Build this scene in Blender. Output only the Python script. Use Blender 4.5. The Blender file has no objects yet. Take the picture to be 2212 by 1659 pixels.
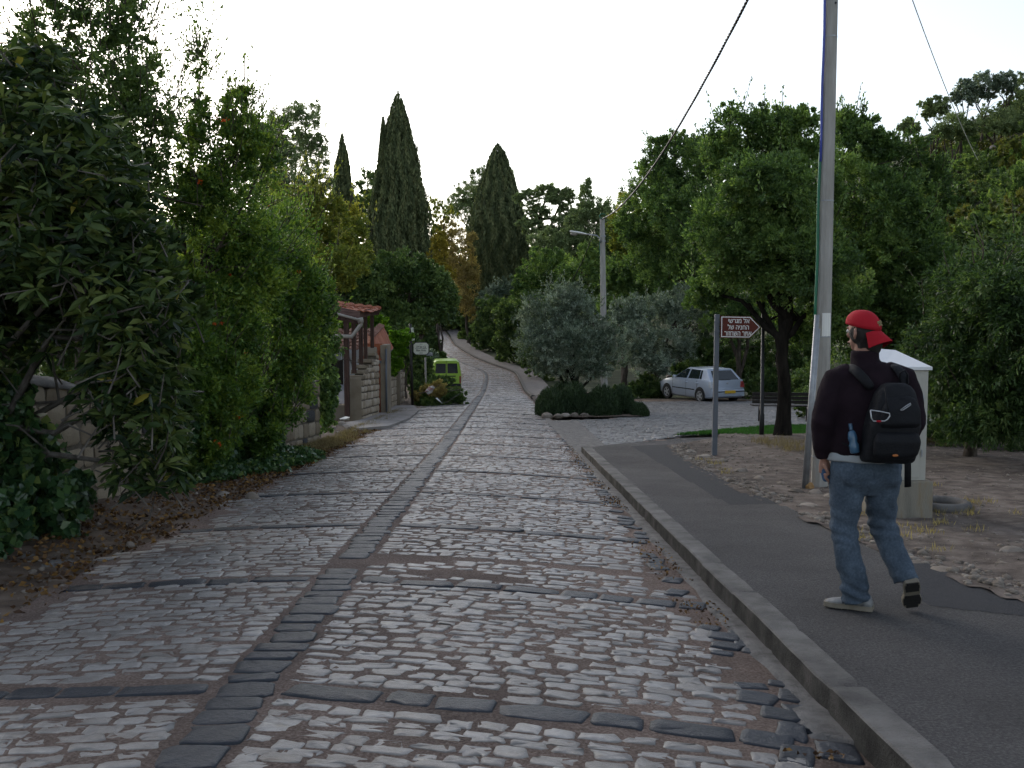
import bpy, bmesh, math, random
import numpy as np
from mathutils import Vector, Matrix, noise as mnoise

# ---------------------------------------------------------------- camera, sky, light
C = bpy.context.scene.collection
SC = bpy.context.scene
PITCH = math.radians(4.35)
FPX = 2237.0
EYE = 1.62
cam_d = bpy.data.cameras.new('camera')
cam_d.sensor_width = 36.0
cam_d.lens = 36.0 * FPX / 2212.0
cam_d.clip_start = 0.1
cam_d.clip_end = 2000.0
cam = bpy.data.objects.new('camera', cam_d)
C.objects.link(cam)
cam.location = (0, 0, EYE)
cam.rotation_euler = (math.pi / 2 - PITCH, 0, 0)
SC.camera = cam

SUN_EL, SUN_AZ = math.radians(20.0), math.radians(-32.0)   # azimuth from +Y towards +X
w = bpy.data.worlds.new('World')
SC.world = w
w.use_nodes = True
nt = w.node_tree
nt.nodes.clear()
sky = nt.nodes.new('ShaderNodeTexSky')
sky.sky_type = 'NISHITA'
sky.sun_disc = False
sky.sun_elevation = SUN_EL
sky.sun_rotation = SUN_AZ
sky.air_density = 1.0
sky.dust_density = 1.5
sky.ozone_density = 1.5
hsv = nt.nodes.new('ShaderNodeHueSaturation')
hsv.inputs['Saturation'].default_value = 0.58
bg = nt.nodes.new('ShaderNodeBackground')
bg.inputs['Strength'].default_value = 0.115
wo = nt.nodes.new('ShaderNodeOutputWorld')
nt.links.new(sky.outputs[0], hsv.inputs['Color'])
nt.links.new(hsv.outputs[0], bg.inputs['Color'])
nt.links.new(bg.outputs[0], wo.inputs['Surface'])

sd = bpy.data.lights.new('sun', 'SUN')
sd.energy = 0.5
sd.angle = math.radians(40)
sd.color = (1.0, 0.93, 0.84)
so = bpy.data.objects.new('sun', sd)
C.objects.link(so)
sdir = Vector((math.sin(SUN_AZ) * math.cos(SUN_EL), math.cos(SUN_AZ) * math.cos(SUN_EL), math.sin(SUN_EL)))
so.rotation_euler = sdir.to_track_quat('Z', 'Y').to_euler()
so.location = (0, 0, 40)

vs = SC.view_settings
vs.view_transform = 'Standard'
vs.look = 'None'
vs.gamma = 1.0
vs.exposure = 1.15
SC.cycles.max_bounces = 6
SC.cycles.diffuse_bounces = 3
SC.cycles.glossy_bounces = 2
SC.cycles.transmission_bounces = 3
SC.cycles.transparent_max_bounces = 4
SC.cycles.use_adaptive_sampling = True
SC.cycles.adaptive_threshold = 0.03

R = random.Random(7)
NR = np.random.default_rng(7)

# ---------------------------------------------------------------- ground height and projection helpers
_k = np.array([(-30, 1.65), (0, 0), (45, -2.5), (60, -3.42), (75, -3.82), (90, -3.70), (120, -2.75), (150, -1.5), (200, .5), (300, 4)])
_ty = np.arange(-30, 300, .25)
_tz = np.interp(_ty, _k[:, 0], _k[:, 1])
_pad = np.pad(_tz, 20, mode='reflect', reflect_type='odd')
_tz = np.convolve(_pad, np.ones(41) / 41, 'valid')

def gz(y):
    return np.interp(y, _ty, _tz)

def sstep(t):
    t = np.clip(t, 0, 1)
    return t * t * (3 - 2 * t)

def hill(x, y):
    a = np.maximum(0, x - 12.0)
    b = np.maximum(0, -x - 16.0)
    return np.minimum(26, .62 * a) * sstep((y - 14) / 30.0) * sstep(a / 8) + .25 * b * sstep((y - 30) / 60)

_cy = [(-20, -1.235), (0, -1.235), (20, -1.25), (45, -1.45), (60, -1.65), (72, -1.8), (80, -2.0), (84, -2.4), (88, -3.3), (92, -4.3), (97, -5.5), (105, -7.0), (115, -8.6), (130, -10.2), (150, -12.4), (170, -16), (200, -22)]
_cyk = np.array(_cy)
_tc = np.convolve(np.pad(np.interp(_ty, _cyk[:, 0], _cyk[:, 1]), 10, mode='edge'), np.ones(21) / 21, 'valid')

def cx(y):
    return np.interp(y, _ty, _tc)

def kerbx(y):
    return np.where(np.asarray(y) < 40, 1.53 - .0163 * np.asarray(y), 0) + np.where(np.asarray(y) >= 40, cx(y) + 2.35, 0)

def roadz(x, y):
    u = (x - cx(y)) / 2.6
    return gz(y) + .10 * (1 - np.minimum(u * u, 1.3))

def P(px, py, d):
    """world point seen at photo position px,py (of a 2212 wide frame) at distance y = d"""
    f = (0, math.cos(PITCH), -math.sin(PITCH))
    u = (0, math.sin(PITCH), math.cos(PITCH))
    X = px - 1106.0
    V = 829.5 - py
    ry = f[1] * FPX + u[1] * V
    rz = f[2] * FPX + u[2] * V
    t = d / ry
    return Vector((X * t, d, EYE + rz * t))

def GP(px, py, dz=0.0):
    """the ground point seen at px,py"""
    lo, hi = 1.0, 200.0
    for _ in range(50):
        m = .5 * (lo + hi)
        p = P(px, py, m)
        if p.z > float(gz(m)) + dz:
            lo = m
        else:
            hi = m
    return P(px, py, .5 * (lo + hi))

def mpp(d):
    return d / FPX

# ---------------------------------------------------------------- materials
MATS = {}

def new_mat(name):
    m = bpy.data.materials.new(name)
    m.use_nodes = True
    n = m.node_tree
    n.nodes.clear()
    out = n.nodes.new('ShaderNodeOutputMaterial')
    MATS[name] = m
    return m, n, out

def N(n, t, **kw):
    x = n.nodes.new(t)
    for k, v in kw.items():
        if k in x.inputs:
            x.inputs[k].default_value = v
        else:
            setattr(x, k, v)
    return x

def ramp(n, fac, stops):
    r = n.nodes.new('ShaderNodeValToRGB')
    cr = r.color_ramp
    while len(cr.elements) > 1:
        cr.elements.remove(cr.elements[-1])
    cr.elements[0].position = stops[0][0]
    cr.elements[0].color = (*stops[0][1], 1)
    for p, c in stops[1:]:
        e = cr.elements.new(p)
        e.color = (*c, 1)
    n.links.new(fac, r.inputs[0])
    return r.outputs[0]

def mat(name, cols, rough=.7, nscale=6.0, namp=.5, bump=0.0, bscale=30.0, metal=0.0, spec=.5, detail=5.0, attr=0.0, coat=0.0, stretch=None, rvar=0.0, macro=0.0, mscale=.6):
    """principled with a noise-driven mix of the colours; attr = how much the per-face random value shifts the mix"""
    m, n, out = new_mat(name)
    b = N(n, 'ShaderNodeBsdfPrincipled', Roughness=rough, Metallic=metal)
    b.inputs['Specular IOR Level'].default_value = spec
    b.inputs['Coat Weight'].default_value = coat
    tc = N(n, 'ShaderNodeTexCoord')
    vec = tc.outputs['Object']
    if stretch:
        mp = N(n, 'ShaderNodeMapping')
        mp.inputs['Scale'].default_value = stretch
        n.links.new(vec, mp.inputs[0])
        vec = mp.outputs[0]
    no = N(n, 'ShaderNodeTexNoise', Scale=nscale, Detail=detail, Roughness=.6)
    n.links.new(vec, no.inputs['Vector'])
    fac = no.outputs['Fac']
    mr = N(n, 'ShaderNodeMapRange')
    mr.inputs['From Min'].default_value = .5 - .5 * (1 - namp * .6) if namp < 1 else .3
    mr.inputs['From Max'].default_value = 1 - mr.inputs['From Min'].default_value
    mr.inputs['From Min'].default_value = .3
    mr.inputs['From Max'].default_value = .7
    mr.inputs['To Min'].default_value = .5 - namp * .5
    mr.inputs['To Max'].default_value = .5 + namp * .5
    n.links.new(fac, mr.inputs['Value'])
    fac = mr.outputs[0]
    if attr > 0:
        at = N(n, 'ShaderNodeAttribute', attribute_name='lv')
        mx = N(n, 'ShaderNodeMix')
        mx.data_type = 'FLOAT'
        mx.inputs[0].default_value = attr
        n.links.new(fac, mx.inputs[2])
        n.links.new(at.outputs['Fac'], mx.inputs[3])
        fac = mx.outputs[0]
    k = len(cols)
    c = ramp(n, fac, [(i / max(1, k - 1), cols[i]) for i in range(k)])
    if macro:
        n3 = N(n, 'ShaderNodeTexNoise', Scale=mscale, Detail=4, Roughness=.6)
        n.links.new(tc.outputs['Object'], n3.inputs['Vector'])
        m3 = N(n, 'ShaderNodeMapRange')
        m3.inputs['From Min'].default_value = .35
        m3.inputs['From Max'].default_value = .65
        m3.inputs['To Min'].default_value = 1 - macro
        m3.inputs['To Max'].default_value = 1 + macro
        n.links.new(n3.outputs['Fac'], m3.inputs['Value'])
        vm = N(n, 'ShaderNodeVectorMath')
        vm.operation = 'SCALE'
        n.links.new(c, vm.inputs[0])
        n.links.new(m3.outputs[0], vm.inputs['Scale'])
        c = vm.outputs[0]
    n.links.new(c, b.inputs['Base Color'])
    if rvar:
        m2 = N(n, 'ShaderNodeMapRange')
        m2.inputs['To Min'].default_value = rough - rvar
        m2.inputs['To Max'].default_value = rough + rvar
        n2 = N(n, 'ShaderNodeTexNoise', Scale=nscale * 2.3, Detail=3)
        n.links.new(vec, n2.inputs['Vector'])
        n.links.new(n2.outputs['Fac'], m2.inputs['Value'])
        n.links.new(m2.outputs[0], b.inputs['Roughness'])
    if bump:
        bn = N(n, 'ShaderNodeTexNoise', Scale=bscale, Detail=6, Roughness=.65)
        n.links.new(vec, bn.inputs['Vector'])
        bp = N(n, 'ShaderNodeBump', Strength=min(1.0, bump), Distance=.02)
        n.links.new(bn.outputs['Fac'], bp.inputs['Height'])
        n.links.new(bp.outputs[0], b.inputs['Normal'])
    n.links.new(b.outputs[0], out.inputs[0])
    return m

def leafmat(name, cols, rough=.5, trans=.3, spec=.35, tboost=1.6):
    m, n, out = new_mat(name)
    at = N(n, 'ShaderNodeAttribute', attribute_name='lv')
    k = len(cols)
    c = ramp(n, at.outputs['Fac'], [(i / max(1, k - 1), cols[i]) for i in range(k)])
    b = N(n, 'ShaderNodeBsdfPrincipled', Roughness=rough)
    b.inputs['Specular IOR Level'].default_value = spec
    n.links.new(c, b.inputs['Base Color'])
    t = N(n, 'ShaderNodeBsdfTranslucent')
    mm = N(n, 'ShaderNodeMix')
    mm.data_type = 'RGBA'
    mm.blend_type = 'MULTIPLY'
    mm.inputs[0].default_value = 1
    n.links.new(c, mm.inputs[6])
    mm.inputs[7].default_value = (tboost * 1.0, tboost * 1.05, tboost * .5, 1)
    n.links.new(mm.outputs[2], t.inputs[0])
    ms = N(n, 'ShaderNodeMixShader', Fac=trans)
    n.links.new(b.outputs[0], ms.inputs[1])
    n.links.new(t.outputs[0], ms.inputs[2])
    n.links.new(ms.outputs[0], out.inputs[0])
    return m

# ---------------------------------------------------------------- mesh builder
def tag(o, label=None, cat=None, group=None, kind=None):
    if label:
        o['label'] = label
    if cat:
        o['category'] = cat
    if group:
        o['group'] = group
    if kind:
        o['kind'] = kind
    return o

def empty(name, loc, label, cat, group=None, rz=0.0):
    o = bpy.data.objects.new(name, None)
    C.objects.link(o)
    o.location = loc
    o.rotation_euler = (0, 0, rz)
    o.empty_display_size = .2
    return tag(o, label, cat, group)

def mk(name, V, F, mats, parent=None, smooth=False, lv=None, mi=None, world=True):
    """link one mesh object. V Nx3 array, F an (M,k) int array or list of tuples. When world, V is in world space even with a parent."""
    me = bpy.data.meshes.new(name)
    V = np.asarray(V, dtype=np.float32)
    if parent is not None and world:
        a = parent.rotation_euler[2]
        q = parent
        L = np.array(parent.location)
        V = V - L
        if abs(a) > 1e-9:
            c, s = math.cos(-a), math.sin(-a)
            V = np.stack([V[:, 0] * c - V[:, 1] * s, V[:, 0] * s + V[:, 1] * c, V[:, 2]], 1)
    if isinstance(F, np.ndarray) and F.ndim == 2:
        k = F.shape[1]
        me.vertices.add(len(V))
        me.vertices.foreach_set('co', V.ravel())
        me.loops.add(F.size)
        me.loops.foreach_set('vertex_index', F.astype(np.int32).ravel())
        me.polygons.add(len(F))
        me.polygons.foreach_set('loop_start', np.arange(0, F.size, k, dtype=np.int32))
        me.polygons.foreach_set('loop_total', np.full(len(F), k, dtype=np.int32))
        me.update(calc_edges=True)
        me.validate()
    else:
        me.from_pydata([tuple(map(float, v)) for v in V], [], [tuple(int(i) for i in f) for f in F])
        me.update()
    if not isinstance(mats, (list, tuple)):
        mats = [mats]
    for m in mats:
        me.materials.append(m)
    nf = len(me.polygons)
    if mi is not None and nf == len(mi):
        me.polygons.foreach_set('material_index', np.asarray(mi, dtype=np.int32))
    if smooth:
        me.polygons.foreach_set('use_smooth', np.ones(nf, dtype=bool))
    if lv is not None and nf == len(lv):
        at = me.attributes.new('lv', 'FLOAT', 'FACE')
        at.data.foreach_set('value', np.asarray(lv, dtype=np.float32))
    o = bpy.data.objects.new(name, me)
    C.objects.link(o)
    if parent is not None:
        o.parent = parent
    return o

class MB:
    def __init__(s):
        s.v, s.f, s.m, s.l = [], [], [], []

    def add(s, V, F, m=0, lv=None):
        b = len(s.v)
        s.v.extend([tuple(x) for x in V])
        lv = R.random() if lv is None else lv
        for f in F:
            s.f.append(tuple(i + b for i in f))
            s.m.append(m)
            s.l.append(lv)
        return s

    def box(s, c, size, rot=None, m=0, lv=None, taper=1.0):
        hx, hy, hz = [q / 2 for q in size]
        V = []
        for z in (-hz, hz):
            k = taper if z > 0 else 1
            V += [Vector((-hx * k, -hy * k, z)), Vector((hx * k, -hy * k, z)), Vector((hx * k, hy * k, z)), Vector((-hx * k, hy * k, z))]
        if rot is not None:
            V = [rot @ v for v in V]
        c = Vector(c)
        V = [v + c for v in V]
        return s.add(V, [(3, 2, 1, 0), (4, 5, 6, 7), (0, 1, 5, 4), (1, 2, 6, 5), (2, 3, 7, 6), (3, 0, 4, 7)], m, lv)

    def hexa(s, V, m=0, lv=None):
        """eight corners: four of the bottom ring, four of the top"""
        return s.add([Vector(v) for v in V], [(3, 2, 1, 0), (4, 5, 6, 7), (0, 1, 5, 4), (1, 2, 6, 5), (2, 3, 7, 6), (3, 0, 4, 7)], m, lv)

    def loft(s, rings, m=0, lv=None, cap=True, closed=True):
        n = len(rings[0])
        V = [p for r in rings for p in r]
        F = []
        for i in range(len(rings) - 1):
            for j in range(n if closed else n - 1):
                k = (j + 1) % n
                F.append((i * n + j, i * n + k, (i + 1) * n + k, (i + 1) * n + j))
        if cap and closed:
            F.append(tuple(reversed(range(n))))
            F.append(tuple((len(rings) - 1) * n + j for j in range(n)))
        return s.add(V, F, m, lv)

    def tube(s, pts, rad, n=8, m=0, lv=None, cap=True, flat=None):
        pts = [Vector(p) for p in pts]
        if not isinstance(rad, (list, tuple)):
            rad = [rad] * len(pts)
        rings = []
        ref = None
        for i, p in enumerate(pts):
            a = pts[max(0, i - 1)]
            b = pts[min(len(pts) - 1, i + 1)]
            t = (b - a).normalized() if (b - a).length > 1e-9 else Vector((0, 0, 1))
            if ref is None:
                ref = Vector((1, 0, 0)) if abs(t.x) < .9 else Vector((0, 1, 0))
            u = (ref - t * ref.dot(t)).normalized()
            v = t.cross(u)
            ref = u
            r = rad[i]
            ru, rv = (r, r) if not isinstance(r, (tuple, list)) else r
            rings.append([p + u * (ru * math.cos(2 * math.pi * j / n)) + v * (rv * math.sin(2 * math.pi * j / n)) for j in range(n)])
        return s.loft(rings, m, lv, cap)

    def prism(s, poly, n, depth, m=0, lv=None):
        """extrude polygon (world points) along vector n*depth"""
        d = Vector(n).normalized() * depth
        a = [Vector(p) for p in poly]
        b = [p + d for p in a]
        k = len(a)
        F = [tuple(reversed(range(k))), tuple(range(k, 2 * k))]
        for j in range(k):
            F.append((j, (j + 1) % k, k + (j + 1) % k, k + j))
        return s.add(a + b, F, m, lv)

    def ball(s, c, r, seg=12, rings=8, m=0, lv=None):
        c = Vector(c)
        rx, ry, rz = (r, r, r) if not isinstance(r, (tuple, list)) else r
        V = [c + Vector((0, 0, rz))]
        for i in range(1, rings):
            th = math.pi * i / rings
            for j in range(seg):
                ph = 2 * math.pi * j / seg
                V.append(c + Vector((rx * math.sin(th) * math.cos(ph), ry * math.sin(th) * math.sin(ph), rz * math.cos(th))))
        V.append(c - Vector((0, 0, rz)))
        F = [(0, 1 + j, 1 + (j + 1) % seg) for j in range(seg)]
        for i in range(rings - 2):
            for j in range(seg):
                a = 1 + i * seg
                F.append((a + j, a + seg + j, a + seg + (j + 1) % seg, a + (j + 1) % seg))
        e = len(V) - 1
        a = 1 + (rings - 2) * seg
        F += [(a + (j + 1) % seg, a + j, e) for j in range(seg)]
        return s.add(V, F, m, lv)

    def build(s, name, mats, parent=None, smooth=False, world=True, bevel=0.0, sub=0):
        o = mk(name, np.array([tuple(v) for v in s.v]), s.f, mats, parent, smooth, s.l, s.m, world)
        if bevel:
            b = o.modifiers.new('bevel', 'BEVEL')
            b.width = bevel
            b.segments = 2
            b.limit_method = 'ANGLE'
            b.angle_limit = math.radians(35)
        if sub:
            b = o.modifiers.new('sub', 'SUBSURF')
            b.levels = b.render_levels = sub
        return o

def bend(o, ang=40):
    """shade smooth but keep sharp edges"""
    me = o.data
    me.polygons.foreach_set('use_smooth', np.ones(len(me.polygons), dtype=bool))
    me.set_sharp_from_angle(angle=math.radians(ang))
    return o

def rock_mesh(V0, seed, size, m=0, mb=None, lv=None):
    """an irregular stone added to mb"""
    r = random.Random(seed)
    bm = bmesh.new()
    bmesh.ops.create_icosphere(bm, subdivisions=2, radius=1)
    off = Vector((r.uniform(-50, 50), r.uniform(-50, 50), r.uniform(-50, 50)))
    ax = [Vector((r.gauss(0, 1), r.gauss(0, 1), r.gauss(0, 1))).normalized() for _ in range(7)]
    cut = [r.uniform(.55, .85) for _ in ax]
    V = []
    for v in bm.verts:
        p = v.co.copy()
        for a, c in zip(ax, cut):
            k = p.dot(a)
            if k > c:
                p -= a * (k - c) * .85
        p *= 1 + .12 * mnoise.noise(p * 2 + off)
        V.append(Vector((p.x * size[0], p.y * size[1], p.z * size[2])))
    F = [tuple(v.index for v in f.verts) for f in bm.faces]
    bm.free()
    mat_r = Matrix.Rotation(r.uniform(0, 6.28), 3, 'Z')
    V = [mat_r @ v + Vector(V0) for v in V]
    mb.add(V, F, m, lv)
    return mb

def vnoise(x, y, seed=0, sc=1.0, octv=4):
    """cheap vectorised value noise in -1..1"""
    x = np.asarray(x, float) * sc + seed * 17.13
    y = np.asarray(y, float) * sc + seed * 9.71
    tot = np.zeros(np.broadcast(x, y).shape)
    amp, s = 1.0, 0.0
    for o in range(octv):
        xi, yi = np.floor(x), np.floor(y)
        fx, fy = x - xi, y - yi
        fx = fx * fx * (3 - 2 * fx)
        fy = fy * fy * (3 - 2 * fy)
        def h(a, b):
            q = np.sin(a * 127.1 + b * 311.7 + o * 53.3) * 43758.5453
            return (q - np.floor(q)) * 2 - 1
        v = (h(xi, yi) * (1 - fx) + h(xi + 1, yi) * fx) * (1 - fy) + (h(xi, yi + 1) * (1 - fx) + h(xi + 1, yi + 1) * fx) * fy
        tot = tot + v * amp
        s += amp
        amp *= .5
        x, y = x * 2.03, y * 2.03
    return tot / s

def grid(name, xs, ys, zf, mats, kind='structure', mask=None, smooth=True):
    X, Y = np.meshgrid(xs, ys)
    Z = zf(X, Y)
    V = np.stack([X.ravel(), Y.ravel(), Z.ravel()], 1)
    nx, ny = len(xs), len(ys)
    i = np.arange(nx - 1)[None, :] + np.arange(ny - 1)[:, None] * nx
    F = np.stack([i, i + 1, i + 1 + nx, i + nx], 2).reshape(-1, 4)
    if mask is not None:
        cxx = V[F].mean(1)
        F = F[mask(cxx[:, 0], cxx[:, 1])]
    used = np.unique(F)
    remap = -np.ones(len(V), int)
    remap[used] = np.arange(len(used))
    o = mk(name, V[used], remap[F], mats, smooth=smooth)
    if kind:
        o['kind'] = kind
    return o

def inpoly(px, py, poly):
    inside = np.zeros(np.shape(px), bool)
    n = len(poly)
    j = n - 1
    for i in range(n):
        xi, yi = poly[i]
        xj, yj = poly[j]
        c = ((yi > py) != (yj > py)) & (px < (xj - xi) * (py - yi) / ((yj - yi) + 1e-12) + xi)
        inside ^= c
        j = i
    return inside
# ---------------------------------------------------------------- ground, road, pavement
m_soil = mat('soil', [(.055, .04, .03), (.13, .095, .07), (.2, .155, .12)], rough=.95, nscale=3.0, namp=1, bump=.6, bscale=25, spec=.2)
m_dirtR = mat('pale_dirt', [(.062, .048, .038), (.125, .10, .084), (.20, .168, .142)], rough=.95, nscale=5.0, namp=1, bump=.8, bscale=40, spec=.2, detail=8, macro=.3, mscale=.7)
m_hill = mat('hill_soil', [(.022, .03, .012), (.04, .048, .02), (.08, .075, .04)], rough=.95, nscale=.35, namp=1, bump=.5, bscale=3, spec=.2)
m_grout = mat('grout', [(.105, .072, .058), (.20, .145, .118), (.31, .24, .20)], rough=.9, nscale=70.0, namp=1, bump=1.0, bscale=130, spec=.25, macro=.25, mscale=1.2)
m_cobble = mat('limestone_setts', [(.155, .135, .118), (.235, .215, .196), (.34, .32, .30)], rough=.40, nscale=14.0, namp=.9, bump=.35, bscale=60, spec=.5, attr=.5, rvar=.14, macro=.2, mscale=.9)
m_basalt = mat('basalt', [(.006, .009, .014), (.013, .017, .025), (.027, .032, .042)], rough=.5, nscale=12.0, namp=.9, bump=.4, bscale=50, spec=.45, attr=.4, rvar=.12)
m_asph = mat('asphalt', [(.052, .048, .047), (.088, .082, .080), (.14, .132, .128)], rough=.88, nscale=70.0, namp=1, bump=.9, bscale=200, spec=.3, detail=9, macro=.22, mscale=.8)
m_asph2 = mat('asphalt_patch', [(.026, .026, .029), (.038, .038, .042), (.056, .056, .061)], rough=.85, nscale=70.0, namp=.9, bump=.7, bscale=240, spec=.3, detail=8)
m_conc = mat('kerb_concrete', [(.085, .08, .074), (.15, .14, .13), (.21, .2, .185)], rough=.85, nscale=4.0, namp=1, bump=.8, bscale=70, spec=.3, detail=9, macro=.2, mscale=1.1)
m_gutter = mat('gutter_concrete', [(.09, .082, .075), (.16, .15, .14), (.22, .205, .19)], rough=.85, nscale=9.0, namp=1, bump=.8, bscale=60, spec=.3, detail=9)
m_side = mat('side_setts', [(.08, .075, .07), (.13, .125, .12), (.19, .185, .18)], rough=.5, nscale=8.0, namp=.9, bump=.35, bscale=50, attr=.6, rvar=.1)
m_path = mat('far_path', [(.07, .056, .05), (.10, .085, .078), (.14, .12, .11)], rough=.8, nscale=2.0, namp=1, bump=.4, bscale=30)

# terrain: one sheet to the horizon
xs = np.unique(np.concatenate([np.arange(-140, -20, 8.), np.arange(-20, 24, 1.0), np.arange(24, 200, 6.)]))
ys = np.unique(np.concatenate([np.arange(-25, 60, 1.0), np.arange(60, 296, 4.0)]))
def terr(X, Y):
    near = np.exp(-((X + .5) / 7.0) ** 2)
    return gz(Y) - .07 + hill(X, Y) + .35 * vnoise(X, Y, 3, .11) * (1 - near) * sstep((Y - 10) / 20)
ground = grid('ground', xs, ys, terr, [m_soil, m_hill])
me = ground.data
cen = np.array([p.center for p in me.polygons])
me.polygons.foreach_set('material_index', ((hill(cen[:, 0], cen[:, 1]) > .2) | ((cen[:, 1] > 26) & (cen[:, 0] < -6)) | ((cen[:, 1] > 46) & (cen[:, 0] > 4.5)) | (cen[:, 1] > 60)).astype(np.int32))
far = grid('far_ground', np.array([-1500, -700, -200, 0, 200, 700, 1500.]), np.array([290, 500, 900, 1500.]), lambda X, Y: 3.5 + 0 * X + .006 * (Y - 290), m_hill)

def TZ(x, y):
    return float(gz(y) + hill(np.float64(x), np.float64(y)))

# road bed
def band_off(x, y):
    dx = x - cx(y)
    return -.2 * np.maximum(0, dx) - .07 * np.maximum(0, -dx)

def jitter_edge(y, seed, amp, sc=2.0):
    return amp * vnoise(y, y * 0 + 1.7, seed, sc)

ry = np.concatenate([np.arange(1.0, 60, .3), np.arange(60, 185, 1.0)])
rows = []
nx = 15
V, F = [], []
for y in ry:
    wid = 1.85
    l = cx(y) - wid - .12 + float(jitter_edge(y, 5, .12))
    r = (1.62 - .0163 * y + .0) if y < 40 else cx(y) + 2.35
    for k in range(nx):
        x = l + (r - l) * k / (nx - 1)
        V.append((x, y, float(roadz(x, y)) - .006 + .003 * float(mnoise.noise(Vector((x * 6, y * 6, 0))))))
V = np.array(V)
i = np.arange(nx - 1)[None, :] + np.arange(len(ry) - 1)[:, None] * nx
F = np.stack([i, i + 1, i + 1 + nx, i + nx], 2).reshape(-1, 4)
tag(mk('road', V, F, m_grout, smooth=True), kind='structure')

# stones: irregular rounded setts, with a worn crowned top
def setts(cen, half, yaw, top, tiltx, tilty, n, rings, seed, rough_edge=.10):
    """vectorised stones. cen (K,3), half (K,2)"""
    rg = np.random.default_rng(seed)
    K = len(cen)
    a = (np.arange(n) + .5) / n * 2 * np.pi
    ca, sa = np.cos(a), np.sin(a)
    p = .32
    ux = np.sign(ca) * np.abs(ca) ** p
    uy = np.sign(sa) * np.abs(sa) ** p
    jx = 1 + rg.normal(0, rough_edge, (K, n))
    jy = 1 + rg.normal(0, rough_edge * 1.4, (K, n))
    ox = ux[None] * jx
    oy = uy[None] * jy
    VV = []
    for (s, h) in rings:
        lx = ox * s * half[:, :1]
        ly = oy * s * half[:, 1:2]
        lz = top[:, None] * h + (tiltx[:, None] * lx + tilty[:, None] * ly) * (1 if h > 0 else 0) + (rg.normal(0, .0018, (K, n)) if h > 0 else 0)
        VV.append(np.stack([lx, ly, lz], 2))
    ctr = np.zeros((K, 1, 3))
    ctr[:, 0, 2] = top * rings[-1][1] * 1.03 + rg.normal(0, .002, K)
    VV.append(ctr)
    L = np.concatenate(VV, 1)
    c, s = np.cos(yaw)[:, None], np.sin(yaw)[:, None]
    X = L[:, :, 0] * c - L[:, :, 1] * s + cen[:, 0:1]
    Y = L[:, :, 0] * s + L[:, :, 1] * c + cen[:, 1:2]
    nv = L.shape[1]
    Z = L[:, :, 2] + roadz(X, Y) - .012
    Vx = np.stack([X, Y, Z], 2).reshape(-1, 3)
    T = []
    for r_ in range(len(rings) - 1):
        for j in range(n):
            k = (j + 1) % n
            a0, a1, b0, b1 = r_ * n + j, r_ * n + k, (r_ + 1) * n + j, (r_ + 1) * n + k
            T += [(a0, a1, b1), (a0, b1, b0)]
    last = (len(rings) - 1) * n
    for j in range(n):
        T.append((last + j, last + (j + 1) % n, nv - 1))
    T = np.array(T)
    Fx = (T[None] + (np.arange(K) * nv)[:, None, None]).reshape(-1, 3)
    lv = np.repeat(rg.random(K), len(T))
    return Vx, Fx, lv

BANDS = [4.74 + 2.45 * k for k in range(-2, 42)]
STRIPW = .128
rg = np.random.default_rng(11)
cen, half, yaw = [], [], []
y = 1.6
while y < 150:
    pitch = rg.uniform(.085, .13) * (1.0 if y < 28 else 1.35 if y < 55 else 2.2)
    yc = y + pitch / 2
    y += pitch
    if min(abs(yc - b) for b in BANDS) < .085 + pitch / 2 - .03:
        continue
    c0 = float(cx(yc))
    for side in (-1, 1):
        x = STRIPW + .03
        lim = 1.82 + .1 * math.sin(yc * 1.7) + .08 * rg.normal() if side < 0 else (1.2 + .06 * rg.normal() - .008 * yc - c0 if yc < 40 else 2.25)
        while x < lim:
            wd = rg.uniform(.10, .22) * (1.0 if yc < 28 else 1.3 if yc < 55 else 2.0)
            xx = c0 + side * (x + wd / 2)
            x += wd
            if x > lim + .08:
                break
            patch = vnoise(np.array([xx]), np.array([yc]), 21, 1.4)[0]
            if patch > .62 and rg.random() < .7:
                continue
            if 7.45 < yc < 8.2 and side > 0 and vnoise(np.array([xx]), np.array([yc * 2]), 4, 1.1)[0] > .05:
                continue
            yy = yc + float(band_off(xx, yc)) + .02 * rg.normal() + .035 * float(vnoise(np.array([xx]), np.array([yc]), 9, .9)[0])
            cen.append((xx, yy, 0))
            g = .0045 if yc < 28 else .003
            half.append((wd / 2 - g * rg.uniform(.6, 1.8), (pitch / 2 - g * rg.uniform(.3, 2.0)) * rg.uniform(.8, 1.06)))
            yaw.append((-.2 if side > 0 else .07) + rg.normal() * .06)
cen, half, yaw = np.array(cen), np.array(half), np.array(yaw)
K = len(cen)
top = rg.uniform(.006, .012, K)
tx, ty = rg.normal(0, .02, K), rg.normal(0, .05, K)
nearm = cen[:, 1] < 17
sv, sf, sl = [], [], []
base = 0
for msk, n, rr in ((nearm, 12, [(1.0, -.35), (.985, .45), (.90, .86), (.62, 1.0)]), (~nearm, 8, [(1.0, -.2), (.93, .7), (.7, 1.0)])):
    a, b, c_ = setts(cen[msk], half[msk], yaw[msk], top[msk], tx[msk], ty[msk], n, rr, 5)
    sv.append(a); sf.append(b + base); sl.append(c_)
    base += len(a)
tag(mk('road_cobbles', np.concatenate(sv), np.concatenate(sf), m_cobble, smooth=True, lv=np.concatenate(sl)), kind='structure')

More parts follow.
